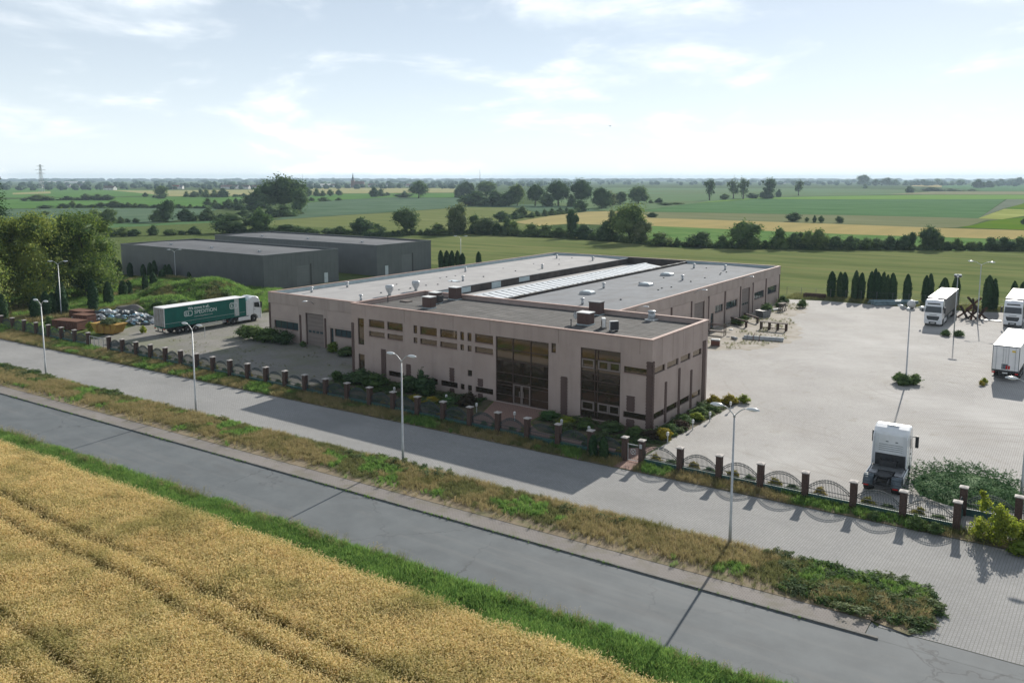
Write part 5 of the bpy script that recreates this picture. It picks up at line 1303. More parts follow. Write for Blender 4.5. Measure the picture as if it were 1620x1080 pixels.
for z in (0.5, 1.45):
    for y in (-0.45, 0.45): MB().box(-1.1, y - 0.04, z, 1.1, y + 0.04, z + 0.09).build('rail', 'rust_dark', t)
MB().box(-1.0, -0.4, 0.6, 1.0, 0.4, 0.64).build('shelf', 'timber_grey', t)
def tube_pile(label, x, y, rz, L, n, r, mt, cat='tubes', cols=3):
    for i in range(n):
        lay = i // cols; k = i % cols
        o = MB().tube([(-L / 2 + random.uniform(-.2, .2), (k + 0.5 * (lay % 2)) * r * (2.1 if r < 0.15 else 3.2), r + lay * r * 1.85), (L / 2 + random.uniform(-.3, .2), (k + 0.5 * (lay % 2)) * r * (2.1 if r < 0.15 else 3.2), r + lay * r * 1.85)], r, 10).build('steel_tube', mt, loc=(x, y, 0))
        o.rotation_euler = (0, 0, rz); tag(o, label, 'tube', label)
tube_pile('pale steel tube in the bundle lying on the yard', -5.3, 46.0, R(14), 5.2, 5, 0.13, 'steel_pale')
tube_pile('blue grey steel pipe in the stack before the thujas', 3.6, 90.2, R(38), 7.8, 9, 0.19, 'steel_blue', cols=5)
t = thing('tube_stand', 'orange and grey tube stand around the pale tubes', 'stand', (-6.4, 45.4, 0), R(10))
for u in (-0.8, 0.0, 0.8):
    m = MB(); m.box(u - 0.04, -0.5, 0, u + 0.04, -0.42, 0.85); m.box(u - 0.04, 0.85, 0, u + 0.04, 0.93, 0.85); m.box(u - 0.04, -0.42, 0.0, u + 0.04, 0.85, 0.06); m.build('bracket', 'rust' if u > -0.5 else 'galv_dark', t)
def pallet_box(label, x, y, rz, mt, h):
    t = thing('wrapped_pallet', label, 'pallet', (x, y, 0), rz, 'wrapped pallets behind the office')
    for k in range(3): MB().box(-0.6, -0.4 + k * 0.35, 0, 0.6, -0.3 + k * 0.35, 0.1).build('skid', 'timber_grey', t)
    MB().box(-0.6, -0.4, 0.1, 0.6, 0.4, 0.13).build('deck', 'timber_grey', t)
    MB().box(-0.56, -0.37, 0.13, 0.56, 0.37, h).build('load', mt, t, bevel=0.06)
    MB().box(-0.58, -0.39, h - 0.16, 0.58, 0.39, h + 0.03).build('wrapping', 'bag_white', t, bevel=0.04)
for i, (x, y, rz, mt, h, lb) in enumerate(((-12.3, 38.6, 0.1, 'bag_blue', 0.8, 'blue wrapped pallet half hidden by the office corner'), (-10.9, 38.0, -0.1, 'bag_dark', 0.85, 'dark wrapped pallet between the blue and the red one'), (-9.2, 38.6, 0.25, 'crate_red', 0.9, 'red pallet load with white top wrapping by the office corner'),
                                            (-11.6, 39.6, 0.4, 'bag_dark', 0.7, 'low dark pallet behind the others'))): pallet_box(lb, x, y, rz, mt, h)
tag(MB().tube([(0, 0, 0.2), (0.9, -0.5, 0.22)], 0.18, 10).build('paper_roll', 'bag_white', loc=(-9.2, 44.6, 0), smooth=True), 'white roll lying beside the steel rack', 'roll')
tag(MB().box(-0.25, -0.2, 0, 0.25, 0.2, 0.18).build('stone_slab', 'bag_white', loc=(-10.3, 47.2, 0.66), bevel=0.05), 'white bundle on the rack end', 'bundle')
t = thing('planter_bin', 'dark grey planting bin overgrown with green by the second roller door', 'planter', (-11.7, 65.4, 0), R(70))
m = MB(); m.prism([(-0.9, 0), (0.9, 0), (1.1, 1.0), (-1.1, 1.0)], -0.7, 0.7, 'y'); m.build('tub', 'galv_dark', t, bevel=0.04); MB().box(-1.15, -0.76, 1.002, 1.15, 0.76, 1.06).build('rim', 'galv_dark', t)
t = thing('picnic_bench', 'weathered log bench with table near the far hall corner', 'bench', (-11.0, 73.0, 0), R(80))
for u in (-0.6, 0.0, 0.6):
    for s in (-0.35, 0.35): MB().beam((u - s * 0.3, s, 0), (u + s * 0.2, s * 0.5, 1.2), 0.13, 0.13).build('leg', 'timber_grey', t)
MB().box(-0.9, -0.45, 1.2, 0.9, 0.45, 1.3).build('top', 'timber_grey', t)
for k in range(4):
    o = MB().box(-1.3, -0.09, 0, 1.3, 0.09, 0.16).build('concrete_beam', 'steel_pale', loc=(-12.6 + 0.3 * k, 72.6, 0.16 * (k % 2))); o.rotation_euler = (0, 0, R(62 + 3 * k)); tag(o, 'pale concrete beam in the heap beside the log bench', 'beam', 'pale beams beside the log bench')
t = thing('steel_trough', 'long rust brown steel trough at the back edge of the yard', 'trough', (-10.6, 91.0, 0), R(4))
MB().prism([(-0.5, 0), (0.5, 0), (0.65, 0.85), (0.58, 0.85), (0.45, 0.08), (-0.45, 0.08), (-0.58, 0.85), (-0.65, 0.85)], -1.9, 1.9, 'x').build('tray', 'rust_dark', t)
for x in (-1.5, 0, 1.5): MB().box(x - 0.06, -0.7, 0.3, x + 0.06, 0.7, 0.42).build('rib', 'rust', t)
t = thing('beam_sculpture', 'pile of crossed rusty steel beams like tank traps behind the yard', 'sculpture', (16.0, 82.6, 0))
for cx, cy, cz, sc_, rz in ((-1.2, 0, 0, 1.0, 0.2), (1.1, 0.3, 0, 1.0, 0.9), (0.0, -0.9, 0, 0.85, 1.5), (0.0, 0.1, 1.5, 1.0, 0.5)):
    for k in range(3):
        a = rz + k * 2.094; d = Vector((math.cos(a) * 0.62, math.sin(a) * 0.62, 0.55)).normalized() * 1.45 * sc_
        c = Vector((cx, cy, cz + 0.82 * sc_)); m = MB(); sd_ = d.cross(Vector((0, 0, 1))).normalized() * 0.12; up_ = sd_.cross(d).normalized() * 0.12; dn = d
        m.obox(c, dn, sd_, up_ * 0.12); m.obox(c + sd_, dn, sd_ * 0.12, up_); m.obox(c - sd_, dn, sd_ * 0.12, up_)
        m.build('beam', 'rust_dark' if k else 'rust', t)
tag(MB().box(-1.4, -0.4, 0, 1.4, 0.4, 0.12).build('concrete_slab', 'steel_pale', loc=(18.6, 82.0, 0), bevel=0.02), 'pale concrete slab lying beside the rusty sculpture', 'slab')
# white concrete mixer drum shape in front of the pipes
t = thing('water_tank', 'small white round tank beside the blue pipes', 'tank', (6.3, 87.6, 0), 0)
MB().lathe([(0.3, 0.25), (0.62, 0.35), (0.7, 0.8), (0.55, 1.25), (0.25, 1.45), (0.1, 1.5)], 14).build('shell', 'ac_white', t, True)
MB().lathe([(0.4, 0), (0.4, 0.25)], 10).build('stand', 'galv_dark', t)

# ------------------------------------------------------------------ rubbish heap, skip and crates at the left
t = thing('yellow_skip', 'rusty yellow skip overgrown with weeds in front of the rubbish heap', 'skip', (-83.4, -2.9, 0), R(18))
m = MB(); m.prism([(-1.5, 0.15), (1.5, 0.15), (2.3, 1.45), (2.2, 1.45), (1.42, 0.25), (-1.42, 0.25), (-2.2, 1.45), (-2.3, 1.45)], -0.95, 0.95, 'y'); m.build('hull', 'skip_yellow', t)
for y in (-0.98, 0.95): m = MB(); m.prism([(-1.5, 0.15), (1.5, 0.15), (2.3, 1.45), (-2.3, 1.45)], y, y + 0.04, 'y'); m.build('side_plate', 'skip_yellow', t)
for u in (-1.2, 0, 1.2): MB().box(u - 0.06, -1.06, 0.2, u + 0.06, -0.982, 1.44).build('rib', 'skip_yellow', t)
MB().box(-2.34, -1.05, 1.452, 2.34, 1.05, 1.53).build('rim', 'skip_yellow', t); MB().box(-1.4, -0.9, 0.3, 1.4, 0.9, 1.3).build('load', 'verge_soil', t)
def red_crate(label, x, y, rz, L, W, h):
    t = thing('red_container', label, 'container', (x, y, 0), rz, 'red containers by the fence')
    m = MB(); m.box(-L / 2, -W / 2, 0.1, L / 2, -W / 2 + 0.06, h); m.box(-L / 2, W / 2 - 0.06, 0.1, L / 2, W / 2, h); m.box(-L / 2, -W / 2 + 0.06, 0.1, -L / 2 + 0.06, W / 2 - 0.06, h); m.box(L / 2 - 0.06, -W / 2 + 0.06, 0.1, L / 2, W / 2 - 0.06, h); m.box(-L / 2 + 0.06, -W / 2 + 0.06, 0.1, L / 2 - 0.06, W / 2 - 0.06, h * 0.75); m.build('hull', 'crate_red', t)
    n = int(L / 0.5)
    for i in range(n):
        for s in (-1, 1): MB().box(-L / 2 + i * L / n + 0.15, s * (W / 2 + 0.03) - 0.03, 0.15, -L / 2 + i * L / n + 0.25, s * (W / 2 + 0.03) + 0.03, h - 0.06).build('rib', 'crate_red', t)
    MB().box(-L / 2 - 0.04, -W / 2 - 0.08, h, L / 2 + 0.04, W / 2 + 0.08, h + 0.07).build('rim', 'rust', t)
red_crate('long red metal container near the fence', -91.6, -4.3, R(14), 5.0, 1.9, 1.3)
red_crate('short red metal container behind the long one', -94.6, -0.6, R(12), 3.0, 1.7, 1.35)
red_crate('dark red container at the back of the rubbish heap', -99.6, 1.6, R(4), 4.0, 1.8, 1.2)
def bag_mesh(mt, flat=0.6):
    bm = bmesh.new(); bmesh.ops.create_icosphere(bm, subdivisions=2, radius=0.5)
    for v in bm.verts:
        k = 1 + random.uniform(-0.22, 0.22); v.co = Vector((v.co.x * k * 1.15, v.co.y * k, max(v.co.z, -0.3) * k * flat + 0.2))
    me = bpy.data.meshes.new('rubbish_bag'); bm.to_mesh(me); bm.free(); me.materials.append(MATS[mt]); return me
BAGS = {k: [bag_mesh(k, f) for f in (0.55, 0.75, 0.9)] for k in ('bag_white', 'bag_blue', 'bag_dark')}
BL = {'bag_white': 'pale plastic rubbish bag in the heap between skip and green truck', 'bag_blue': 'bluish plastic rubbish bag in the heap between skip and green truck', 'bag_dark': 'dark plastic rubbish bag in the heap between skip and green truck'}
heap = [(-101.5, 0.8), (-103, 7.6), (-93, 9.2), (-85.2, 5.6), (-84.6, 2.8), (-90, 2.4), (-96, 0.2)]
spots = [tuple(q) for q in sample_poly(heap, 1.75)] + [(random.uniform(-94, -86), random.uniform(-2.6, -0.6)) for _ in range(14)]
for i, (x, y) in enumerate(spots):
    k = random.choices(('bag_white', 'bag_blue', 'bag_dark'), (0.52, 0.2, 0.28))[0]; s = random.uniform(0.4, 1.15)
    hill = max(0.0, 1 - ((x + 94) / 8.5) ** 2 - ((y - 4.8) / 3.4) ** 2) * 1.3
    o = put('rubbish_bag', random.choice(BAGS[k]), None, (x, y, hill * random.uniform(0.1, 0.8)), random.uniform(0, 6.3), (s, s * random.uniform(0.7, 1.1), s * random.uniform(0.6, 1.0)))
    tag(o, BL[k], 'bag', BL[k])
for i in range(9):
    o = put('rubbish_bag', random.choice(BAGS['bag_blue']), None, (random.uniform(-92, -86.5), random.uniform(-8.2, -6.6), 0), random.uniform(0, 6), (random.uniform(1.2, 2.2), 1.1, 0.6)); tag(o, 'flattened blue plastic bag lying along the fence foot before the red container', 'bag', 'blue bags along the fence')
def mound(name, label, cx, cy, rx, ry, h, mt, n=26, seed=3, kind='structure', cat=None):
    g = []; fs = []
    for j in range(n + 1):
        for i in range(n + 1):
            u, v = -1 + 2 * i / n, -1 + 2 * j / n; r = math.hypot(u, v)
            z = h * max(0.0, (1 - r * r)) ** 0.8 * (1 + 0.25 * math.sin(4 * u + seed) * math.cos(3 * v - seed)) - 0.12 * r
            g.append((cx + u * rx, cy + v * ry, z))
    for j in range(n):
        for i in range(n): a = j * (n + 1) + i; fs.append((a, a + 1, a + n + 2, a + n + 1))
    m = MB(); m.v = g; m.f = fs
    return tag(m.build(name, mt, smooth=True), label, cat, None, kind)
mound('earth_mound', 'grassy earth mound behind the green truck', -103.5, 25.5, 13, 8.5, 2.7, 'lawn', seed=1)
mound('earth_mound', 'low weedy earth bank before the near warehouse', -122, 30, 14, 6.5, 1.7, 'lawn', seed=2)
mound('earth_mound', 'small weedy earth bank behind the rubbish heap', -96.0, 14.5, 9, 4.0, 1.6, 'lawn', seed=5)
tp = mound('tarpaulin', 'brown grey tarpaulin spread over the top of the rubbish heap', -99.0, 9.4, 5.2, 1.5, 1.3, 'tarp', n=16, seed=6, kind='thing', cat='tarpaulin')
tag(MB().tube([(0, 0, 0), (0, 0, 1.5)], 0.04, 6).build('marker_post', 'galv', loc=(-69.6, 3.2, 0)), 'thin grey post standing on the side paving near the green truck', 'post')
# garden lamps
GLL = ['white bollard lamp nearest the yellow shrub at the office corner', 'second bollard lamp up the side bed', 'third bollard lamp up the side bed', 'bollard lamp farthest up the side bed',
       'white bollard lamp left of the entrance door', 'white bollard lamp right of the entrance door', 'white bollard lamp before the second glazed front', 'white bollard lamp closest to the small gate', 'white bollard lamp in the bed before the office windows', 'white bollard lamp before the low office windows']
for (x, y), lb in zip(((2.6, -2.2), (2.9, 2.4), (3.2, 5.6), (3.5, 10.0), (-16.0, -4.3), (-11.4, -4.6), (-6.6, -4.2), (-3.6, -4.6), (-26.5, -4.4), (-20.3, -3.6)), GLL):
    t = thing('bollard_lamp', lb, 'garden lamp', (x, y, 0), 0, 'garden bollard lamps')
    MB().tube([(0, 0, 0), (0, 0, 0.62)], 0.045, 8).build('stem', 'galv', t); MB().lathe([(0.1, 0.6), (0.12, 0.68), (0.12, 0.85), (0.13, 0.86), (0.05, 0.93)], 10).build('lamp_head', 'white_post', t, True)

# ------------------------------------------------------------------ trees and hedges
def lumpy(n, wx, z0, z1, seed, r=(0.22, 0.34), low=True):
    """lobes of a crown in a unit box: x,y within +-0.5, z within 0..1"""
    rs = random.Random(seed); out = []
    for i in range(n):
        a = 2 * math.pi * i / n + rs.uniform(-0.4, 0.4); rr = rs.uniform(*r); d = max(0.0, (0.5 - rr)) * rs.uniform(0.55, 1.0) * wx
        z = z0 + (z1 - z0) * rs.random(); z = min(max(z, rr * (0.35 if z0 < 0.15 else 0.7)), 1 - rr * 0.8)
        out.append((math.cos(a) * d, math.sin(a) * d, z, rr * wx, rr * wx, rr * rs.uniform(0.8, 1.1)))
    out.append((0, 0, (z0 + z1) / 2, 0.3 * wx, 0.3 * wx, min(0.45, (z1 - z0) / 2 + 0.2)))
    out.append((rs.uniform(-.12, .12), rs.uniform(-.12, .12), 0.76, 0.25 * wx, 0.25 * wx, 0.235))
    return out
CROWNS = {'b': [], 't': [], 'T': [], 'p': [], 's': []}
for i, mt in enumerate(('leaf_dark', 'leaf_dark', 'leaf_mid', 'leaf_mid', 'leaf_dark')):
    CROWNS['b'].append(crown_mesh('bush_foliage', lumpy(9, 1.0, 0.06, 0.55, 20 + i, (0.2, 0.30)), 1700, 0.085, mt, core=0.72, shell=0.72))
for i, mt in enumerate(('leaf_dark', 'leaf_mid', 'leaf_dark')):
    CROWNS['t'].append(crown_mesh('crown', lumpy(9, 1.0, 0.2, 0.72, 40 + i, (0.17, 0.28)), 2300, 0.062, mt, core=0.7, shell=0.7))
for i, mt in enumerate(('leaf_dark', 'leaf_mid')):
    CROWNS['T'].append(crown_mesh('crown', lumpy(12, 1.0, 0.28, 0.72, 60 + i, (0.15, 0.26)), 3600, 0.05, mt, core=0.66, shell=0.66))
for i in range(2): CROWNS['p'].append(crown_mesh('crown', lumpy(9, 0.95, 0.2, 0.7, 80 + i, (0.16, 0.27)), 2300, 0.06, 'leaf_pale', core=0.66, shell=0.66))
for i in range(3): CROWNS['s'].append(crown_mesh('crown', lumpy(9, 0.9, 0.35, 0.85, 95 + i, (0.10, 0.17)), 900, 0.075, 'leaf_dark', core=0.5, shell=0.6))
TRUNK = MB()
TRUNK.tube([(0, 0, -0.02), (0.01, 0, 0.15), (-0.01, 0.005, 0.45), (0.0, 0, 0.8)], [0.05, 0.036, 0.028, 0.01], 7)
for a in range(5):
    d = Vector((math.cos(a * 1.3), math.sin(a * 1.3), 0)); TRUNK.tube([(0, 0, 0.2 + 0.07 * a), tuple(d * 0.18 + Vector((0, 0, 0.42 + 0.06 * a))), tuple(d * 0.3 + Vector((0, 0, 0.55 + 0.06 * a)))], [0.02, 0.013, 0.005], 5)
trunk_me = TRUNK.mesh('trunk', 'bark', True)
KN = {'b': ('bush', 'hedge_bush', 'bush'), 't': ('tree', 'broadleaf_tree', 'tree'), 'T': ('tree', 'broadleaf_tree', 'tree'), 'p': ('willow', 'willow_tree', 'tree'), 's': ('poplar', 'poplar_tree', 'tree')}
CT = {'upper': 'in the upper bush line of the far fields', 'lower': 'in the lower bush line of the left-hand fields', 'leftmid': 'among the bushes behind the nearer warehouse', 'dome': 'in the clump round the domed tree',
      'front': 'in the hedgerow edging the mown meadow', 'wood': 'in the wood beyond the hedgerow', 'lane': 'along the lane by the grain wedge', 'ridge': 'on the far fields below the skyline', 'strip': 'on the olive strip of grass'}
TREES={
 'upper':[(-834.1,324.8,6.3,2.9,'b'),(-821.8,333.5,23,6.1,'b'),(-819.2,359.4,10.7,4.3,'b'),(-810.1,365.8,5.4,2.7,'b'),(-803.5,370.5,9.6,6.6,'b'),(-794.8,376.6,11.8,6.1,'b'),(-786.1,382.8,11.8,5.6,'b'),(-897.8,490.6,6.3,5.1,'b'),(-833.2,471,13.8,13.8,'t'),(-806.1,454.2,10.4,4.6,'b'),(-858.1,518.6,6.3,6.6,'b'),(-840,517.7,10,7.1,'b'),(-874.1,550.1,7.9,9.2,'b'),(-818.2,519.8,9.9,9.5,'b'),(-810.7,525.1,9.9,8.9,'b'),(-802.6,530.8,12.4,10.8,'b'),(-810.8,552,3.8,3.2,'b'),(-815.4,569.7,6.4,3.9,'b'),(-774.8,635.1,8,10,'b'),(-595.9,483.5,6.2,3.6,'b'),(-766.2,641.2,9.3,9.6,'b'),(-760.8,645,8,6.9,'b'),(-586.2,490.3,12.4,3.7,'b'),(-752.7,650.7,8.6,8.2,'b'),(-589.3,511.8,6.4,2.8,'b'),(-782.3,693.4,8.4,7.3,'b'),(-674.3,648.3,10.8,11.7,'b'),(-692.8,678,11.8,8.8,'b'),(-716.2,715.5,6.8,4.1,'b'),(-630.4,652.3,21.1,4.7,'b'),(-783.4,820.5,7.6,4.3,'b'),(-594.9,639,19.8,19.2,'T')],
 'lower':[(-602.6,234.9,10.1,2.5,'b'),(-487.4,180.5,5.1,2.6,'b'),(-602.9,248,8.7,3.3,'b'),(-601.6,254.4,4.8,5.2,'b'),(-597.7,257.2,4,2.7,'b'),(-594.4,265.1,4.8,2.3,'b'),(-590.7,270.5,6.5,3.9,'b'),(-582.8,276.1,12.1,5,'b'),(-578.2,279.3,7.3,3.2,'b'),(-573.6,282.6,5.7,3.9,'b'),(-569.6,285.4,4.9,3.2,'b'),(-546.6,287.8,5.6,2.5,'b'),(-506.6,302.6,3.9,2.3,'b'),(-567.1,348.1,7.9,5.9,'b'),(-551,343.3,6,4.9,'b'),(-492.8,304.6,8.5,4,'b'),(-490.1,311.6,8.6,6.8,'b'),(-584.5,388.1,4.6,4.8,'b'),(-460.3,297.8,8.2,5.3,'b'),(-569,380.9,3.2,2.9,'b')],
 'leftmid':[(-370.2,148.5,8.8,6.8,'b'),(-364.7,152.4,6.7,7.5,'t'),(-277.2,104.9,4.9,3.2,'b'),(-367.5,159.9,4.2,2.9,'b'),(-272.4,106.8,5.6,3.6,'b'),(-368.8,163.9,3.2,2,'b'),(-270.2,109.8,4.5,2.8,'b'),(-365.3,166.4,3.7,2.2,'b'),(-268.5,116.8,4.1,4.1,'b'),(-361.6,176.5,8.1,6,'b'),(-360.4,179.9,8.2,11.2,'t'),(-264,120,3.3,2.3,'b'),(-264,125.9,4.6,1.7,'b'),(-356,189.4,9.4,6.2,'b'),(-261,129.5,5.9,3.1,'b'),(-350.3,197.4,9.4,6.5,'b'),(-346.8,202.6,5,3.4,'b')],
 'dome':[(-355.8,224.6,9.4,4.7,'b'),(-408.9,269.3,10.8,4.9,'b'),(-477.7,328.3,19.7,15,'b'),(-357.8,245,9.8,5.5,'b'),(-400.8,289.1,29.6,23.4,'T'),(-355.1,253.4,12.4,6.5,'b'),(-379.4,284.4,10,16,'t')],
 'front':[(-254.1,142.2,14.1,7.9,'b'),(-246.5,150.7,9,9.7,'b'),(-235.6,155.2,12.8,3.6,'b'),(-224.4,159.2,5.5,1.8,'b'),(-217.2,160.4,5.9,2.5,'b'),(-214.7,163.7,5.9,3.2,'b'),(-205.4,167.3,8.3,6.7,'b'),(-195.3,159.8,2.8,1.5,'b'),(-192.7,161.7,3.2,1.8,'b'),(-204.7,175.4,6.4,3.9,'b'),(-189.9,163.7,3.2,1.7,'b'),(-187.8,173.7,9.6,10.6,'T'),(-184.7,179.6,3.3,1.2,'b'),(-178.9,182.9,9.1,4.4,'b'),(-174.7,188.9,8.8,12.5,'p'),(-173.6,199,4.7,7.7,'t'),(-165.5,194.7,9.2,6.9,'p'),(-161.1,197.8,5,4.7,'b'),(-218.5,280,8.2,5.2,'b'),(-157.1,199.1,5.4,7,'b'),(-153.2,198.1,5.7,5.6,'b'),(-146.8,199,8.1,4.7,'b'),(-139.9,200.3,8.1,4.5,'b'),(-134.5,200.7,6,3.8,'b'),(-128.9,201.1,4.6,10.7,'t'),(-122.5,199,8.6,5.1,'b'),(-111.1,194.3,6.8,7.2,'b'),(-108.8,196,4.9,11.3,'p'),(-99.8,190.4,10.9,13.4,'T'),(-94.2,188.7,6.8,8.3,'p'),(-86.4,186.1,9.8,4.3,'b'),(-73,187.8,9.2,4.9,'b'),(-65.7,188,5.4,4.1,'b'),(-59.2,190.1,9.7,8.7,'t'),(-53.8,193.9,3,2.7,'b'),(-49.1,194.9,6.6,6.6,'b'),(-45.6,197.3,4.3,5.3,'b'),(-44.7,199.9,3.3,5.3,'t'),(-41.5,197.9,4.3,5.9,'b'),(-38.8,199.7,5.9,6.4,'b'),(-34.5,202.8,5.9,4.3,'b'),(-31,203.8,4.9,4.3,'b'),(-30.2,210.6,4,3.4,'b'),(-26.7,208.3,4.9,3.7,'b'),(-23.8,210.4,4.9,3.6,'b'),(-20.5,212.6,4.9,4.2,'b'),(-16.8,213.8,4.6,4.7,'b'),(-15.4,215.8,2.9,5.7,'t'),(-10.3,217.5,5.9,7.4,'T'),(-7.6,219.4,3.3,4.6,'b'),(-5.6,221.8,2.9,2.6,'b'),(-3.2,222.5,3.6,3.7,'b'),(1.9,225.2,2.9,2.5,'b'),(5.7,228.8,5.9,4,'b'),(8.9,231.1,5.9,4.1,'b'),(12.2,232.4,5.2,4.3,'b'),(14.9,233.4,5.2,4.2,'b')],
 'wood':[(-578,689.2,11.2,12.6,'b'),(-570,694.9,18.6,18.8,'t'),(-385.6,472.8,26.1,11.5,'b'),(-550.8,708.4,24.8,18.8,'t'),(-363,472.8,22.2,11.5,'b'),(-355.4,478.2,12.8,12.8,'t'),(-351.3,484.2,12.8,17.6,'t'),(-339.4,492.6,12.4,17.6,'T'),(-324.9,487.3,10.9,11.1,'b'),(-321.4,499,16.6,20.4,'T'),(-309.8,501,7.6,9.3,'b'),(-308.7,514.2,16.7,21.3,'T'),(-269.9,477.5,15.4,15.4,'t'),(-278,505.5,9.9,12.4,'p'),(-300.9,566.5,10.9,11.1,'t'),(-301.9,602.5,17.9,15.3,'t'),(-295.5,614.8,4.8,3,'b'),(-295.7,630.5,7.3,4.1,'b'),(-260.4,567.7,12.3,2.1,'b'),(-261.8,594,12.7,1.6,'b')],
 'lane':[(-227.8,304.7,5.8,4.2,'b'),(-235.4,321.8,7.2,6.4,'b'),(-230.7,325.1,3.6,2.5,'b'),(-235.2,338,4.3,3.2,'b'),(-235.2,346.3,4.4,3.9,'b'),(-239.2,360.9,4.5,4,'b'),(-243.5,376.3,4.6,3.8,'b'),(-243.9,385.8,4.7,3.5,'b'),(-252.5,417,8.6,7.9,'b'),(-176.9,369.4,6.1,2.6,'b')],
 'ridge':[(-291.2,741.9,11.4,20,'s'),(-287.7,775.4,10,5.8,'b'),(-296.9,825.1,14.1,20.2,'s'),(-279.7,808.4,13.7,22,'s'),(-279.7,837.2,11.7,6.1,'b'),(-266.4,846.6,15.2,9.4,'b'),(-264.5,848,16.4,21.4,'s'),(-280.6,932.9,7.6,9.2,'b'),(-284.4,1028.1,12.7,19.5,'s'),(-541,2579.2,36.7,32.5,'t'),(-387.4,1885,10.8,9.9,'b'),(-511.3,2600.3,19.8,19.8,'b'),(-485.4,2618.5,33.5,24.2,'t'),(-492,2798.7,23.7,17.6,'b'),(-451.3,2732.3,20.3,15.4,'b'),(-206,1347,15.7,10.2,'b'),(-436.6,2742.6,13.8,10.5,'b'),(-434.3,2839.4,17.6,15.9,'b'),(-417.8,2851,27.7,19.3,'b'),(-201.8,1547.7,37.2,6.7,'b'),(-401.9,3016.3,32.6,20.2,'b'),(-346.4,2901.4,21,12.5,'b'),(-173.1,1567.9,27.9,4.1,'b'),(-323.1,2917.8,31.1,17.6,'b'),(-150.5,1614.1,15.1,3.4,'b'),(-194.2,2146.2,31,19.1,'b'),(-184.7,2263.2,31.1,16.1,'b'),(-210,2902.5,32.8,19.7,'b'),(-188.7,2917.5,29.5,16.4,'b'),(-173.4,3023.4,37.2,25.3,'b')],
 'strip':[(-96.6,369.9,7.6,4.6,'b'),(-89.5,368.5,2.2,2.3,'b'),(-84.9,365.4,1.9,3.5,'b'),(-81.7,365.2,3,3.3,'b'),(-73.8,369.5,3.8,3.3,'b'),(3,406,2.3,2.7,'b')],
}
for cl, lst in TREES.items():
    for i, (x, y, w_, h, k) in enumerate(lst):
        rs = random.Random(i * 31 + len(cl)); nm, on, cat = KN[k]
        look = {'b': ('low', 'rounded', 'broad')[0 if h < w_ * 0.5 else 1 if h > w_ * 0.8 else 2] + ' dark', 't': 'leafy dark', 'T': 'large dark', 'p': 'pale green', 's': 'sparse tall'}[k]
        lb = '%s %s, %s from the left %s' % (look, nm, nth(i + 1), CT[cl])
        w2 = w_ * 1.34
        if k == 'b':
            o = put(on, rs.choice(CROWNS['b']), None, (x, y, -0.1), rs.uniform(0, 6.3), (w2, w2 * rs.uniform(0.8, 1.0), h * 1.05)); tag(o, lb, cat, 'bushes ' + CT[cl])
        else:
            t = thing(on, lb, cat, (x, y, -0.1), rs.uniform(0, 6.3), 'trees ' + CT[cl])
            put('crown', rs.choice(CROWNS[k]), t, (0, 0, 0), 0, (w2, w2, h * 1.04)); put('trunk', trunk_me, t, (0, 0, 0), 0, (h * 0.75, h * 0.75, h * (1.0 if k != 's' else 1.15)))
# low hedge filling the foot of the hedgerow
hp = []
front = sorted(TREES['front'])
for (x0, y0, *_), (x1, y1, *_r) in zip(front, front[1:]):
    d = math.hypot(x1 - x0, y1 - y0)
    if d < 26:
        for q in np.arange(0, 1, 1.2 / max(d, 1.2)): hp.append((x0 + (x1 - x0) * q + random.uniform(-.7, .7), y0 + (y1 - y0) * q + random.uniform(-.7, .7)))
hp = np.array(hp)
hq = []
for cl in ('upper', 'lower', 'leftmid', 'lane', 'dome'):
    for (x0, y0, w0, h0, *_), (x1, y1, w1, h1, *_r) in zip(TREES[cl], TREES[cl][1:]):
        d = math.hypot(x1 - x0, y1 - y0)
        if d < 70:
            for q in np.arange(0, 1, 2.2 / max(d, 2.2)): hq.append((x0 + (x1 - x0) * q + random.uniform(-1.5, 1.5), y0 + (y1 - y0) * q + random.uniform(-1.5, 1.5)))
hq = np.array(hq)
under = src_set('undergrowth_src', [CROWNS['b'][0], CROWNS['b'][2], CROWNS['b'][3]])
scatter('undergrowth', hp, np.stack([rng.uniform(2.6, 4.6, len(hp)), rng.uniform(2.6, 4.2, len(hp)), rng.uniform(1.3, 3.0, len(hp))], 1), under, 'low undergrowth along the foot of the hedgerow', z=-0.1, tilt=0.03)

hq = hq[vnoise(hq, 14.0, 44) > 0.38]
scatter('undergrowth', hq, np.stack([rng.uniform(3.0, 7.5, len(hq)), rng.uniform(3.0, 6.5, len(hq)), rng.uniform(1.2, 3.4, len(hq))], 1), under, 'low scrub joining the far bush lines', z=-0.2, tilt=0.03)

# walnut trees at the left edge
def big_tree(name, label, x, y, w_, h, lobes, n, size, mt, z0=0.0):
    t = thing(name, label, 'tree', (x, y, z0))
    L_ = [(a * w_, b * w_, c * h, d * w_, e * w_, f * h) for a, b, c, d, e, f in lobes]
    me = crown_mesh('crown', L_, n, size, mt, core=0.6, shell=0.62, jitter=0.25, up=0.5); put('crown', me, t)
    m = MB(); m.tube([(0, 0, -0.3), (0.1, 0, h * 0.12), (0, 0.1, h * 0.3), (0, 0, h * 0.62)], [0.45, 0.34, 0.27, 0.08], 9)
    for a in range(7):
        d = Vector((math.cos(a * 0.95), math.sin(a * 0.95), 0)); m.tube([(0, 0, h * (0.16 + 0.05 * a)), tuple(d * w_ * 0.18 + Vector((0, 0, h * (0.32 + 0.05 * a)))), tuple(d * w_ * 0.36 + Vector((0, 0, h * (0.42 + 0.05 * a))))], [0.16, 0.1, 0.03], 6)
    m.build('trunk', 'bark', t, True)
    return t
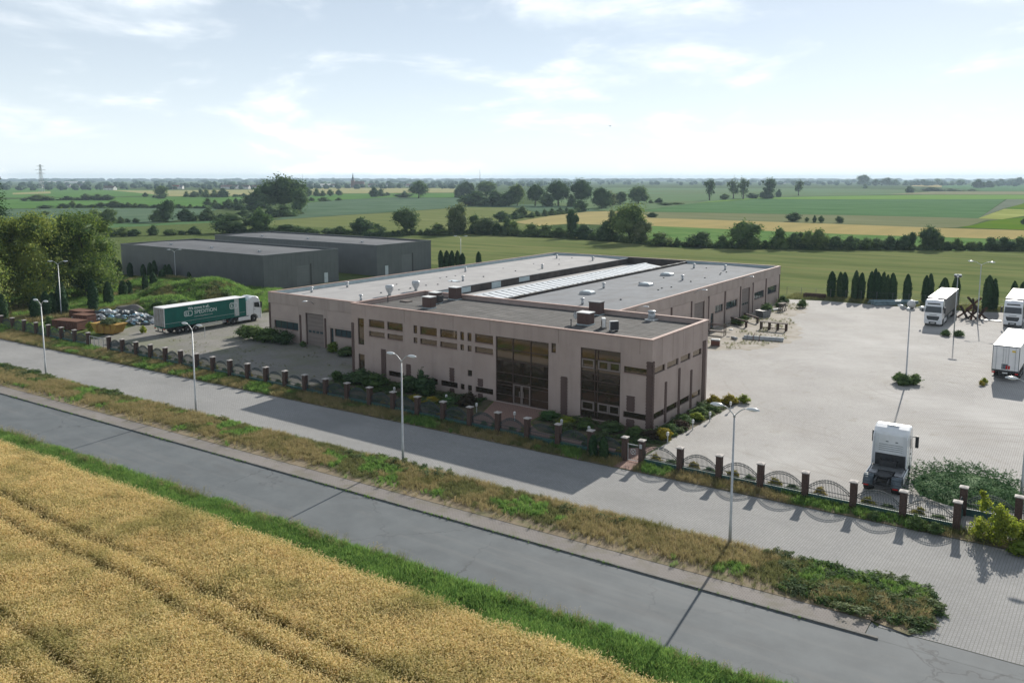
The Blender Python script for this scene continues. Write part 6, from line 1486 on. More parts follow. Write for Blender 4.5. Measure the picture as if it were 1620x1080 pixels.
def wl_lobes(seed, n=22):
    rs = random.Random(seed); out = []
    for i in range(n):
        z = rs.uniform(0.14, 0.88); rr = rs.uniform(0.10, 0.19); a = rs.uniform(0, 6.28); mx = 0.5 * math.sqrt(max(0.05, 1 - ((z - 0.45) / 0.58) ** 2)); d = (mx - rr * 0.7) * rs.uniform(0.55, 1.0)
        out.append((math.cos(a) * d, math.sin(a) * d, z, rr, rr, rr * 0.72))
    out += [(0, 0, 0.5, 0.3, 0.3, 0.36), (0, 0, 0.22, 0.33, 0.33, 0.18), (0.05, 0, 0.84, 0.18, 0.18, 0.13)]
    return out
big_tree('walnut_tree', 'big yellowish green walnut tree cut by the left-hand picture edge', -112.5, -10.5, 18.0, 15.6, wl_lobes(1), 24000, 0.40, 'leaf_walnut')
big_tree('walnut_tree', 'big walnut tree standing between the two other walnut trees', -117.5, 2.5, 16.5, 16.6, wl_lobes(2), 24000, 0.40, 'leaf_walnut')
big_tree('walnut_tree', 'big walnut tree beside the near warehouse', -120.0, 13.0, 15.5, 16.6, wl_lobes(3, 26), 26000, 0.40, 'leaf_walnut')
big_tree('walnut_tree', 'smaller walnut tree tucked against the one beside the warehouse', -124.0, 17.5, 9.5, 11.5, wl_lobes(4), 9000, 0.40, 'leaf_walnut')
big_tree('walnut_tree', 'rear walnut tree rising behind the leftmost one', -133.0, -2.0, 13.5, 15.5, wl_lobes(6), 15000, 0.42, 'leaf_walnut')
# spruce at the picture edge
t = thing('spruce_tree', 'dark spruce poking in at the left-hand picture edge above the walnuts', 'tree', (-139.5, 7.5, 0))
cs = []; ns_ = []
for i in range(30):
    z = 3 + i * 0.68; rr = 5.2 * (1 - (z - 3) / 21.5) + 0.25
    for k in range(11):
        a = k * 0.571 + i * 0.7 + random.uniform(-.2, .2)
        for q in np.arange(0.15, 1.0, 0.07 if rr > 2 else 0.2):
            cs.append((math.cos(a) * rr * q + random.uniform(-.15, .15), math.sin(a) * rr * q + random.uniform(-.15, .15), z - 0.9 * q * q + random.uniform(-.2, .2))); ns_.append((random.uniform(-.5, .5), random.uniform(-.5, .5), 1))
V, F = cards(np.array(cs), np.array(ns_), 0.62, 0.6); put('crown', np_mesh('crown', V, F, 'leaf_thuja'), t); MB().tube([(0, 0, -0.2), (0, 0, 23.6)], [0.3, 0.03], 8).build('trunk', 'bark', t, True)

# thujas
def thuja_mesh(seed):
    rs = np.random.default_rng(seed); n = 1500
    z = rs.random(n) ** 0.85; prof = np.interp(z, [0, 0.06, 0.3, 0.65, 0.84, 0.95, 1.0], [0.34, 0.45, 0.5, 0.47, 0.34 - 0.03 * (seed % 3), 0.17, 0.03])
    a = rs.uniform(0, 6.283, n); r_ = prof * rs.uniform(0.82, 1.06, n) * (1 + 0.1 * np.sin(a * 3 + z * 9 + seed))
    c = np.stack([np.cos(a) * r_, np.sin(a) * r_, z], 1); nn = np.stack([np.cos(a), np.sin(a), rs.normal(0, 0.5, n)], 1) + rs.normal(0, 0.35, (n, 3))
    V, F = cards(c * np.array([1, 1, 4.0]), nn, 0.22 * rs.uniform(0.7, 1.3, n), 0.8)
    m = MB().lathe([(0.3, 0.0), (0.42, 0.25), (0.46, 1.2), (0.43, 2.6), (0.28, 3.4), (0.02, 3.85)], 9)
    q = np.array([f for f in m.f if len(f) == 4]); F = np.vstack([F, q + len(V)]); V = np.vstack([V, np.array(m.v)]); V[:, 2] /= 4.0
    return np_mesh('thuja_foliage', V, F, 'leaf_thuja')
TH = [thuja_mesh(i) for i in range(4)]
def thuja(x, y, h, w_, label, group, z=-0.05):
    o = put('thuja', random.choice(TH), None, (x, y, z), random.uniform(0, 6.3), (w_ * random.uniform(0.85, 1.12), w_ * random.uniform(0.85, 1.1), h * random.uniform(0.92, 1.07))); o.rotation_euler[0] = random.uniform(-0.035, 0.035); o.rotation_euler[1] = random.uniform(-0.035, 0.035); tag(o, label, 'thuja', group)
tr = [(-8.3, 93.6, 5.3, 1.7), (-6.9, 94.0, 4.8, 1.4), (-6.2, 94.3, 4.9, 1.3), (-4.3, 93.8, 5.0, 1.5), (-3.2, 94.1, 5.0, 1.5), (-1.7, 94.5, 5.1, 1.5), (-1.1, 94.9, 5.5, 1.2), (-0.5, 95.0, 4.9, 1.2), (0.2, 95.2, 4.9, 1.2), (0.9, 95.3, 4.9, 1.2), (1.9, 95.6, 5.1, 1.5),
      (4.2, 95.6, 5.2, 1.6), (7.2, 95.6, 5.2, 1.5), (7.9, 95.8, 5.3, 1.3), (10.0, 96.4, 5.0, 1.6), (11.6, 97.0, 5.0, 1.5), (17.0, 93.4, 5.7, 1.7), (17.9, 93.8, 5.2, 1.3), (20.6, 95.6, 4.8, 1.5), (21.7, 96.0, 4.7, 1.5), (23.2, 96.2, 4.8, 1.5), (24.6, 96.4, 4.7, 1.4)]
for i, (x, y, h, w_) in enumerate(tr): thuja(x, y, h, w_, 'dark columnar thuja, %s from the left in the row behind the truck yard' % nth(i + 1), 'thuja row behind the truck yard')
tl = [(-106.8, -6.9, 4.3, 1.8), (-103.7, -3.5, 4.0, 1.8), (-104.6, -1.4, 4.1, 1.5), (-105.5, 0.1, 3.7, 1.5), (-105.4, 1.5, 5.2, 1.7), (-104.3, 5.9, 5.2, 1.7), (-108.4, 10.8, 4.1, 1.7), (-109.6, 11.6, 3.6, 1.3), (-115.8, 17.7, 3.3, 1.5), (-117.1, 19.6, 3.0, 1.4), (-118.3, 23.6, 3.6, 1.4), (-120.1, 26.4, 4.0, 1.4), (-124.5, 30.9, 3.8, 1.5), (-126.4, 32.8, 3.2, 1.4), (-127.6, 34.5, 4.0, 1.5)]
for i, (x, y, h, w_) in enumerate(tl): thuja(x, y, h, w_, 'columnar thuja, %s from the left in the row running back past the rubbish heap' % nth(i + 1), 'thuja row past the rubbish heap')
tw = [(-153.6, 35.6, 4.6, 1.5), (-151.8, 36.2, 4.6, 1.5), (-150.7, 36.5, 3.8, 1.4), (-146.5, 36.8, 3.0, 1.3), (-141.5, 37.0, 3.2, 1.3), (-139.0, 37.1, 3.4, 1.3), (-137.4, 37.2, 4.2, 1.4), (-133.5, 37.3, 3.4, 1.3), (-131.9, 37.4, 3.2, 1.3), (-125.0, 37.5, 2.4, 1.1)]
for i, (x, y, h, w_) in enumerate(tw): thuja(x, y, h, w_, 'thuja, %s from the left along the wall of the near warehouse' % nth(i + 1), 'thujas along the warehouse')
for i, (x, y, h) in enumerate(((-101.0, 91.5, 4.2), (-100.2, 92.6, 4.6), (-99.4, 93.8, 4.4), (-98.6, 95.0, 4.0), (-97.9, 96.0, 3.8), (-93.4, 97.0, 3.9))):
    thuja(x, y, h, 1.5, ['first', 'second', 'third', 'fourth', 'fifth', 'lone'][i] + (' thuja of the group at the corner of the far warehouse' if i < 5 else ' thuja apart from the group by the far warehouse'), 'thujas by the far warehouse')
thuja(-0.7, fence_y(-0.7) - 0.75, 1.9, 0.75, 'small pointed conifer at the fence foot, left of the pair by the gate', 'conifer pair by the gate'); thuja(0.25, fence_y(0.2) - 0.75, 1.85, 0.75, 'small pointed conifer at the fence foot, right of the pair by the gate', 'conifer pair by the gate')

# ------------------------------------------------------------------ garden shrubs
SHV = {}
def shrub_mesh(mt, k):
    key = (mt, k)
    if key not in SHV: SHV[key] = crown_mesh('shrub_foliage', lumpy(7, 1.0, 0.25, 0.6, 200 + k, (0.2, 0.32)), 1300, 0.095, mt, core=0.7, shell=0.72)
    return SHV[key]
def shrub(label, x, y, w_, h, mt, k=0, d=None, group=None, z=0.0, name='shrub'):
    o = put(name, shrub_mesh(mt, k), None, (x, y, z - 0.03), random.uniform(0, 6.3) if d is None else 0.0, (w_, d or w_, h)); return tag(o, label, 'shrub', group)
for i, (x, y, w_, h, mt, lb) in enumerate((
    (-33.4, -2.6, 4.2, 1.5, 'leaf_dark', 'broad dark shrub at the far end of the office front'), (-30.6, -2.9, 3.4, 1.5, 'leaf_mid', 'rounded green shrub before the low office window'), (-36.2, -3.2, 1.9, 1.2, 'leaf_mid', 'small shrub at the office end corner'),
    (-26.3, -2.3, 3.0, 1.9, 'leaf_dark', 'tall dark shrub between lamp and office wall'), (-24.0, -2.5, 3.2, 2.2, 'leaf_dark', 'tallest dark shrub against the office windows'), (-25.2, -1.7, 1.6, 2.6, 'leaf_dark', 'upright dark shrub tip against the office wall'),
    (-18.2, -2.9, 2.4, 1.3, 'leaf_purple', 'brownish shrub left of the glazed entrance'), (-19.9, -3.6, 1.8, 0.8, 'leaf_juniper', 'low blue green juniper before the office windows'), (-21.8, -4.2, 2.2, 0.6, 'leaf_yellow', 'low yellow green shrub in the office bed'), (-23.6, -4.4, 2.0, 0.6, 'leaf_yellow', 'second low yellow green shrub in the office bed'),
    (-9.0, -2.3, 2.6, 0.9, 'leaf_juniper', 'blue green juniper right of the entrance path'), (-7.0, -2.7, 2.2, 0.8, 'leaf_robinia', 'yellow green shrub before the second glazed front'), (-5.0, -2.9, 2.1, 0.8, 'leaf_mid', 'green shrub below the second glazed front'), (-2.8, -2.2, 2.9, 0.9, 'leaf_dark', 'dark spreading shrub under the corner windows'),
    (-0.5, -2.0, 2.0, 0.8, 'leaf_mid', 'green shrub at the foot of the corner pilaster'), (1.0, -2.2, 1.8, 0.9, 'leaf_purple', 'reddish shrub beside the yellow corner shrub'), (1.9, -1.6, 1.7, 1.1, 'leaf_yellow', 'bright yellow shrub at the office corner'),
    (1.5, 0.6, 1.8, 0.8, 'leaf_mid', 'first green shrub up the side bed'), (1.9, 2.2, 1.7, 0.8, 'leaf_purple', 'purplish shrub in the side bed'), (1.6, 3.8, 1.8, 0.8, 'leaf_mid', 'second green shrub up the side bed'), (2.0, 5.4, 1.7, 0.8, 'leaf_robinia', 'light green shrub in the side bed'), (1.6, 7.2, 1.9, 0.8, 'leaf_mid', 'third green shrub up the side bed'),
    (2.0, 9.0, 1.7, 0.8, 'leaf_mid', 'fourth green shrub up the side bed'), (1.3, 11.4, 1.6, 1.0, 'leaf_yellow', 'orange yellow shrub behind the end pilaster'), (2.5, 12.6, 2.0, 1.0, 'leaf_yellow', 'yellow shrub at the yard end of the side bed'), (3.6, 13.6, 1.6, 0.9, 'leaf_robinia', 'pale green shrub closing the side bed'),
    (-62.5, 6.2, 4.4, 2.2, 'leaf_mid', 'bushy green shrub at the hall front corner'), (-59.6, 6.3, 4.2, 2.1, 'leaf_mid', 'middle green shrub under the hall front window'), (-56.9, 6.4, 3.2, 1.9, 'leaf_dark', 'darker shrub beside the roller door'), (-65.2, 6.6, 3.2, 1.8, 'leaf_mid', 'outer shrub beside the green truck nose'),
    (-47.4, 6.5, 1.8, 1.5, 'leaf_robinia', 'light green weed bush right of the side door'), (-44.8, 6.4, 3.0, 1.2, 'leaf_dark', 'low dark shrub between side door and office'), (-53.5, 6.9, 1.2, 0.8, 'leaf_mid', 'small weed bush before the roller door'),
    (-13.1, 80.3, 2.6, 1.7, 'leaf_dark', 'dark bush at the far hall corner'), (-12.6, 76.6, 2.0, 1.2, 'leaf_dark', 'low dark bush under the last hall windows'), (-11.6, 66.4, 1.9, 0.9, 'leaf_mid', 'green growth in the planting bin'), (-12.6, 70.2, 2.4, 1.6, 'leaf_mid', 'green bush beside the second roller door'), (-12.8, 59.6, 2.0, 0.9, 'leaf_mid', 'weeds under the farther beam barrier'), (-12.4, 55.8, 2.6, 1.0, 'leaf_mid', 'weeds under the nearer beam barrier'), (-9.3, 78.6, 2.2, 1.5, 'leaf_mid', 'small tree-like bush beside the log bench'),
    (15.2, 30.4, 2.1, 1.3, 'leaf_mid', 'round bush at the foot of the yard lamp, nearer half'), (14.5, 31.2, 1.8, 1.2, 'leaf_mid', 'round bush at the foot of the yard lamp, one side'), (16.0, 31.4, 1.9, 1.2, 'leaf_mid', 'round bush at the foot of the yard lamp, other side'),
    (14.7, 64.0, 1.7, 0.95, 'leaf_mid', 'left half of the low bush under the floodlight mast'), (16.3, 64.6, 1.9, 0.95, 'leaf_mid', 'right half of the low bush under the floodlight mast'),
    (22.1, 36.2, 0.9, 0.7, 'leaf_robinia', 'grassy yellow weed clump beside the box trailer'), (22.0, 34.9, 0.8, 0.6, 'leaf_yellow', 'lower weed clump before the box trailer'),
    (-83.2, -2.8, 3.4, 1.1, 'leaf_pale', 'grey green weeds growing out of the yellow skip'), (-87.4, -3.4, 1.6, 1.5, 'leaf_robinia', 'light green weed bush between skip and red container'), (-79.6, 0.0, 1.2, 1.2, 'leaf_robinia', 'weed sapling between skip and truck'), (-95.0, -5.4, 2.2, 1.9, 'leaf_mid', 'bush beyond the long red container'))):
    zz_ = 1.25 if 'yellow skip' in lb else 0.95 if 'planting bin' in lb else 0.0
    shrub(lb, x, y, w_, h, mt, i % 4, z=zz_, name='weed_bush' if 'weed' in lb else 'shrub')
for i, (x, y, w_, h, mt) in enumerate(((-94, 11.5, 4.0, 2.2, 'leaf_mid'), (-90, 11.4, 4.6, 2.8, 'leaf_dark'), (-86.5, 10.6, 4.0, 2.6, 'leaf_mid'), (-98, 13.5, 3.6, 2.0, 'leaf_pale'), (-101.5, 14.5, 3.4, 1.8, 'leaf_pale'), (-105.0, 16.5, 3.2, 1.6, 'leaf_mid'), (-96.5, 15.0, 4.2, 2.2, 'leaf_dark'), (-91.5, 14.5, 4.2, 2.4, 'leaf_dark'), (-80.5, 10.2, 2.4, 3.0, 'leaf_robinia'))):
    shrub('wild bush, %s of the thicket behind the rubbish heap' % nth(i + 1), x, y, w_, h, mt, i % 4, group='thicket behind the rubbish heap', name='wild_bush')
ks = 0
for i, (a, b) in enumerate(zip(P2, P2[1:])):
    for q, mt, w_, h in ((0.3, ('leaf_yellow', 'leaf_mid', 'leaf_robinia')[i % 3], 1.1, 0.75), (0.72, ('leaf_mid', 'leaf_juniper', 'leaf_yellow')[i % 3], 0.9, 0.6)):
        if i < 3 and q > 0.5: continue
        x = a + (b - a) * q; shrub('%s low shrub behind the %s fence panel left of the small gate' % ({'leaf_yellow': 'yellow', 'leaf_mid': 'green', 'leaf_robinia': 'light green', 'leaf_juniper': 'blue green'}[mt], nth(i + 1)), x, fence_y(x) + 0.85, w_, h, mt, i % 4, group='low shrubs behind the fence')
for i, (a, b) in enumerate(zip(px[::-1], px[::-1][1:])):
    for q, mt, w_, h in ((0.25, 'leaf_yellow', 1.2, 0.8), (0.65, 'leaf_mid', 1.2, 0.6)):
        if 4 <= i <= 4 and q > 0.5: continue
        x = a + (b - a) * q; shrub('%s low shrub behind the %s fence panel right of the small gate' % ('yellow' if mt == 'leaf_yellow' else 'green', nth(i + 1)), x, fence_y(x) + 0.8, w_, h, mt, i % 4, group='low shrubs behind the fence')
# spreading juniper: feathery sprays arching outwards
jc = []; jn = []
for i in range(620):
    x0, y0 = random.uniform(-3.6, 3.8), random.uniform(-3.6, 4.4)
    if (x0 / 3.9) ** 2 + (y0 / 4.4) ** 2 > 1: continue
    a = random.uniform(0, 6.28); L = random.uniform(0.7, 1.4); zb = random.uniform(0.15, 0.75) * (1.1 - 0.5 * ((x0 / 3.9) ** 2 + (y0 / 4.4) ** 2))
    for q in np.arange(0, 1, 0.055):
        w_ = 0.16 * (1 - q) + 0.03
        jc.append((x0 + math.cos(a) * L * q + random.uniform(-w_, w_), y0 + math.sin(a) * L * q + random.uniform(-w_, w_), zb + 0.55 * q - 0.18 * q * q + random.uniform(-.05, .05))); jn.append((random.uniform(-.6, .6), random.uniform(-.6, .6), 1))
V, F = cards(np.array(jc), np.array(jn), 0.2, 0.55)
o = put('juniper', np_mesh('juniper', V, F, 'leaf_juniper'), None, (24.5, 0.2, 0)); tag(o, 'wide spreading dark juniper beside the white tractor unit', 'juniper')
jm = mound('inner_growth', None, 0.0, 0.1, 3.7, 4.2, 0.6, 'leaf_juniper', seed=4, kind=None); jm.parent = o
# light green robinia bush by the fence corner
lb_ = [(random.uniform(-1.5, 1.5), random.uniform(-0.8, 0.9), random.uniform(0.5, 1.5), random.uniform(0.4, 0.7), random.uniform(0.4, 0.7), random.uniform(0.3, 0.5)) for _ in range(13)] + [(-0.6, 0, 2.2, 0.4, 0.4, 0.5), (0.2, 0.1, 1.9, 0.45, 0.45, 0.45), (-0.7, 0, 2.75, 0.22, 0.22, 0.3)]
t = thing('robinia_bush', 'light green robinia bush spilling over the fence corner', 'bush', (26.9, -8.3, 0))
put('crown', crown_mesh('crown', lb_, 5200, 0.16, 'leaf_robinia', core=0.45, shell=0.5), t)
m = MB()
for k in range(6): a = k * 1.05; m.tube([(0, 0, -0.1), (math.cos(a) * 0.5, math.sin(a) * 0.4, 0.8), (math.cos(a) * 1.0, math.sin(a) * 0.6, 1.5)], [0.05, 0.035, 0.01], 6)
m.build('stems', 'bark', t, True)
for i, (x, y, w_, h) in enumerate(((22.6, -8.9, 1.5, 0.9), (23.8, -9.0, 1.3, 0.8), (20.2, -8.9, 1.1, 0.6), (29.2, -8.6, 2.2, 1.5), (28.4, -9.4, 1.8, 0.9))):
    shrub('%s weed bush along the fence foot below the tractor unit' % nth(i + 1), x, y, w_, h, 'leaf_mid' if i < 3 else 'leaf_robinia', i % 4, group='weed bushes below the tractor', name='weed_bush')

# ------------------------------------------------------------------ grain, grass and weeds
def tuft(name, n, h, spread, bw, mt, ear=None, lean=0.25, seed=0, earlen=0.13, earw=0.035):
    rs = random.Random(seed); m = MB(); mi = []
    for i in range(n):
        x, y = rs.gauss(0, spread), rs.gauss(0, spread); a = rs.uniform(0, 6.28); hh = h * rs.uniform(0.75, 1.1); l = lean * hh * rs.uniform(0.3, 1.3)
        dx_, dy_ = math.cos(a) * l, math.sin(a) * l; b = rs.uniform(0, 6.28); wx, wy = math.cos(b) * bw / 2, math.sin(b) * bw / 2
        p0, p1, p2 = (x, y, 0), (x + dx_ * 0.35, y + dy_ * 0.35, hh * 0.6), (x + dx_, y + dy_, hh)
        tip = 0.25 if ear is None else 0.6
        m.add([(p0[0] - wx, p0[1] - wy, 0), (p0[0] + wx, p0[1] + wy, 0), (p1[0] + wx * .9, p1[1] + wy * .9, p1[2]), (p1[0] - wx * .9, p1[1] - wy * .9, p1[2]), (p2[0] + wx * tip, p2[1] + wy * tip, p2[2]), (p2[0] - wx * tip, p2[1] - wy * tip, p2[2])],
              [(0, 1, 2, 3), (3, 2, 4, 5)]); mi += [0, 0]
        if ear:
            a2 = a + rs.uniform(-.6, .6); ex, ey, ez = math.cos(a2) * earlen * 0.75, math.sin(a2) * earlen * 0.75, rs.uniform(-0.06, 0.08); sx, sy = -math.sin(a2) * earw / 2, math.cos(a2) * earw / 2
            m.add([p2, (p2[0] + ex * .5 + sx, p2[1] + ey * .5 + sy, p2[2] + ez * .5 + 0.02), (p2[0] + ex, p2[1] + ey, p2[2] + ez), (p2[0] + ex * .5 - sx, p2[1] + ey * .5 - sy, p2[2] + ez * .5 + 0.02)], [(0, 1, 2, 3)]); mi.append(1)
    me = m.mesh(name, mt, fix=False)
    if ear: me.materials.append(MATS[ear]); me.polygons.foreach_set('material_index', mi)
    return me
wheat_c = src_set('wheat_src', [tuft('wheat_tuft', 11, 0.82, 0.11, 0.014, 'wheat_stalk', 'wheat_ear', 0.35, i, 0.17, 0.036) for i in range(6)])
green_c = src_set('green_src', [tuft('grass_tuft', 18, 0.5, 0.12, 0.028, 'blade_green', None, 0.5, 10 + i) for i in range(4)])
dry_c = src_set('dry_src', [tuft('dry_tuft', 18, 0.42, 0.13, 0.018, 'blade_dry', 'blade_dry', 0.45, 20 + i, 0.07, 0.02) for i in range(4)])
olive_c = src_set('olive_src', [tuft('olive_tuft', 18, 0.36, 0.13, 0.024, 'blade_olive', None, 0.5, 30 + i) for i in range(4)])
seed_c = src_set('seed_src', [tuft('seed_tuft', 12, 0.75, 0.12, 0.014, 'blade_olive', 'blade_dry', 0.25, 40 + i, 0.16, 0.035) for i in range(3)])
weed_c = src_set('weed_src', [crown_mesh('weed_clump', [(random.uniform(-.3, .3), random.uniform(-.3, .3), random.uniform(0.15, 0.55), 0.32, 0.32, 0.34) for _ in range(6)], 380, 0.15, mt_, core=0, shell=0.25, jitter=0.4) for mt_ in ('leaf_dark', 'leaf_mid', 'leaf_mid', 'leaf_pale')])
# ripe grain with tractor tracks
wp = [(-86, -37.4), (-45, -35.45), (26, -33.95), (28, -41), (2, -58), (-20, -58), (-86, -44)]
p = sample_poly(wp, 62)
keep = np.ones(len(p), bool)
for ty in (-40.45, -42.15, -47.9, -49.6):
    keep &= np.abs(p[:, 1] - (ty + 0.012 * (p[:, 0] + 15) + 0.12 * np.sin(p[:, 0] * 0.4))) > 0.36
p = p[keep]
n1_ = vnoise(p, 3.2, 1); n2_ = vnoise(p, 0.9, 2)
s = 0.78 + 0.34 * n1_ + 0.18 * n2_; edge = (-34.6 + 0.02 * p[:, 0]) - p[:, 1]
sz = np.stack([np.full(len(p), 1.0), np.full(len(p), 1.0), s], 1)
bend = np.stack([vnoise(p, 2.6, 21) - 0.5, vnoise(p, 2.6, 22) - 0.5], 1) * 0.9
scatter('wheat', p, sz, wheat_c, 'ripe golden grain with tractor tracks in the foreground', tilt=0.14, bend=bend)
# lush verge between grain and road
vp = [(-105, road_y(-105, -31.35)), (24, road_y(24, -31.35)), (24, -34.2), (-45, -35.6), (-105, -38.2)]
p = sample_poly(vp, 42); n1_ = vnoise(p, 2.0, 3)
scatter('verge_grass', p, np.stack([np.full(len(p), 1.2)] * 2 + [0.55 + 0.75 * n1_], 1), green_c, 'lush green grass between road and grain', tilt=0.2)
p = sample_poly([(-75, road_y(-75, -31.2)), (24, road_y(24, -31.2)), (24, road_y(24, -32.1)), (-75, road_y(-75, -32.1))], 9); p = p[vnoise(p, 1.8, 4) > 0.35]
scatter('seed_grass', p, rng.uniform(0.6, 1.05, len(p)), seed_c, 'pale seeding grass along the road edge', tilt=0.2)
# dry strip between footpath and lay-by
mv = [(-112, road_y(-112, -23.1)), (22.8, road_y(22.8, -23.1)), (24.6, -22.4), (25.3, -20.8), (24.6, road_y(24.6, -18.35)), (-112, road_y(-112, -18.35))]
p = sample_poly(mv, 40); off = p[:, 1] - 0.04 * p[:, 0]; t_ = (off + 23.1) / 4.75
ng = vnoise(p, 2.6, 5) + 0.4 * vnoise(p, 0.8, 6)
dens = np.clip((t_ - 0.10) * 4, 0.08, 1); k_ = rng.random(len(p)) < dens; p, t_, ng = p[k_], t_[k_], ng[k_]
dry = ng + 0.55 * np.abs(t_ - 0.45) < 0.86
scatter('dry_grass', p[dry], rng.uniform(0.4, 0.9, dry.sum()), dry_c, 'orange dry grass on the strip beside the footpath', z=0.03, tilt=0.25)
rest = ~dry; pr = p[rest]; hv = vnoise(pr, 1.5, 9) > 0.52
scatter('green_grass', pr[hv], rng.uniform(0.35, 0.75, hv.sum()), green_c, 'green grass tufts on the dry strip', z=0.03, tilt=0.25)
scatter('olive_grass', pr[~hv], rng.uniform(0.45, 0.9, (~hv).sum()), olive_c, 'olive grass tufts on the dry strip', z=0.03, tilt=0.25)
# creeping bramble along the lay-by edge of the strip
p = sample_poly([(-80, road_y(-80, -19.4)), (24.6, road_y(24.6, -19.6)), (24.6, road_y(24.6, -18.0)), (-80, road_y(-80, -18.0))], 4.5)
p = p[vnoise(p, 4.2, 11) > 0.62]
q = sample_poly([(18, -21.8), (25.2, -22.3), (25.6, -19.5), (24.6, road_y(24.6, -18.0)), (15, road_y(15, -18.1)), (18, -19.4)], 6)
q2 = sample_poly([(-80, road_y(-80, -20.6)), (-62, road_y(-62, -20.4)), (-62, road_y(-62, -18.1)), (-80, road_y(-80, -18.1))], 3.5)
p = np.vstack([p, q, q2])
scatter('bramble', p, np.stack([rng.uniform(0.4, 1.2, len(p)), rng.uniform(0.4, 1.1, len(p)), rng.uniform(0.15, 0.55, len(p))], 1), weed_c, 'dark green bramble creeping along the lay-by edge', z=0.02, tilt=0.1)
# ground cover in the office beds
p = np.vstack([sample_poly([(-36.4, -0.5), (-36.4, -8.2), (-15.8, -8.0), (-15.8, -4.3), (-17.4, -0.5)], 1.5), sample_poly([(-10.3, -0.5), (-9.8, -3.9), (-8, -5.4), (-0.3, -5.6), (2.1, -3.4), (2.6, 4), (2.9, 13.2), (0.5, 13.2), (0.5, -0.4)], 2.4)])
p = p[vnoise(p, 2.2, 31) > 0.36]
scatter('ground_cover', p, np.stack([rng.uniform(0.5, 1.3, len(p)), rng.uniform(0.5, 1.2, len(p)), rng.uniform(0.25, 0.6, len(p))], 1), weed_c, 'low mixed ground cover in the office beds', tilt=0.1)
# weeds along the kerb
p = np.stack([rng.uniform(-70, 22, 520), np.zeros(520)], 1); p[:, 1] = road_y(p[:, 0], -24.76) + rng.normal(0, 0.05, 520); p = p[vnoise(p, 3.0, 12) > 0.42]
scatter('kerb_weeds', p, rng.uniform(0.15, 0.36, len(p)), green_c, 'small weeds in the kerb joint', z=-0.02, tilt=0.3)
# weeds along the fence foot
fv = [(-105, road_y(-105, -10.05)), (31, road_y(31, -10.05)), (31, -7.4), (24, fence_y(24) + 0.3), (3.3, fence_y(3.3) + 0.3), (-105, fence_y(-105) + 0.3)]
p = sample_poly(fv, 30); p = p[~((p[:, 0] > 1.65) & (p[:, 0] < 3.25))]; ng = vnoise(p, 2.4, 13) + 0.4 * vnoise(p, 0.9, 14)
d1 = ng < 0.62; d2 = ng > 0.85; d3 = ~d1 & ~d2
scatter('dry_grass', p[d1], rng.uniform(0.45, 0.95, d1.sum()), dry_c, 'dry grass at the foot of the fence', z=0.03, tilt=0.25)
scatter('green_grass', p[d2], rng.uniform(0.4, 0.9, d2.sum()), green_c, 'green weeds at the foot of the fence', z=0.03, tilt=0.25)
scatter('olive_grass', p[d3], rng.uniform(0.5, 1.0, d3.sum()), olive_c, 'olive grass at the foot of the fence', z=0.03, tilt=0.25)
# rough ground at the left, with the mounds under it
def mz(p):
    z = np.zeros(len(p))
    for cx, cy, rx, ry, h, sd_ in ((-103.5, 25.5, 13, 8.5, 2.7, 1), (-122, 30, 14, 6.5, 1.7, 2), (-96.0, 14.5, 9, 4.0, 1.6, 5)):
        u, v = (p[:, 0] - cx) / rx, (p[:, 1] - cy) / ry; r_ = np.hypot(u, v)
        zz_ = h * np.maximum(0, 1 - r_ * r_) ** 0.8 * (1 + 0.25 * np.sin(4 * u + sd_) * np.cos(3 * v - sd_)) - 0.12 * r_
        z = np.maximum(z, np.where((np.abs(u) < 1) & (np.abs(v) < 1), zz_, 0))
    return z
rl_ = [(-125, -12), (-80.5, -8.9), (-87, 4), (-81, 8), (-80, 27), (-64, 30), (-64, 40), (-100, 40), (-136, 37), (-136, 10)]
p = sample_poly(rl_, 9); bag = (p[:, 0] > -102) & (p[:, 0] < -77) & (p[:, 1] > -7) & (p[:, 1] < 9); p = p[~bag]
ng = vnoise(p, 4.5, 15) + 0.4 * vnoise(p, 1.3, 16); pz = np.column_stack([p, mz(p)])
d1 = ng > 0.66; d2 = ng < 0.34; d3 = ~d1 & ~d2
scatter('meadow_grass', pz[d1], rng.uniform(1.0, 1.9, d1.sum()), green_c, 'tall green grass on the mounds behind the truck', tilt=0.25)
scatter('meadow_grass', pz[d2], rng.uniform(1.0, 1.8, d2.sum()), dry_c, 'dry grass on the mounds behind the truck', tilt=0.25)
scatter('meadow_grass', pz[d3], rng.uniform(1.0, 1.9, d3.sum()), olive_c, 'olive grass on the mounds behind the truck', tilt=0.25)
q = sample_poly([(-116, 18), (-92, 17), (-90, 33), (-114, 34)], 0.22); qz = np.column_stack([q, mz(q)]); n_ = len(q)
scatter('mound_shrubs', qz, np.stack([rng.uniform(0.8, 2.6, n_), rng.uniform(0.8, 2.6, n_), rng.uniform(0.5, 1.3, n_)], 1), weed_c, 'shrubby weeds over the earth mound behind the truck', tilt=0.1)
p = sample_poly([(-79, -8), (-38, -8), (-38, 7.5), (-62, 7.5), (-66, 25), (-72.5, 25), (-72.5, 0), (-79, -1)], 2.4); p = p[vnoise(p, 3.0, 17) + 0.4 * vnoise(p, 1.0, 18) > 0.88]
scatter('paving_weeds', p, rng.uniform(0.2, 0.55, len(p)), olive_c, 'weeds growing in the joints of the side paving', tilt=0.3)
p = sample_poly([(-14.2, 41), (-8, 36), (-4, 42), (-3, 49), (-5, 60), (-9, 70), (-9, 82), (-14.2, 82)], 3); p = p[vnoise(p, 2.4, 19) > 0.55]
scatter('paving_weeds', p, rng.uniform(0.3, 0.8, len(p)), olive_c, 'weeds on the dusty ground along the hall wall', tilt=0.3)
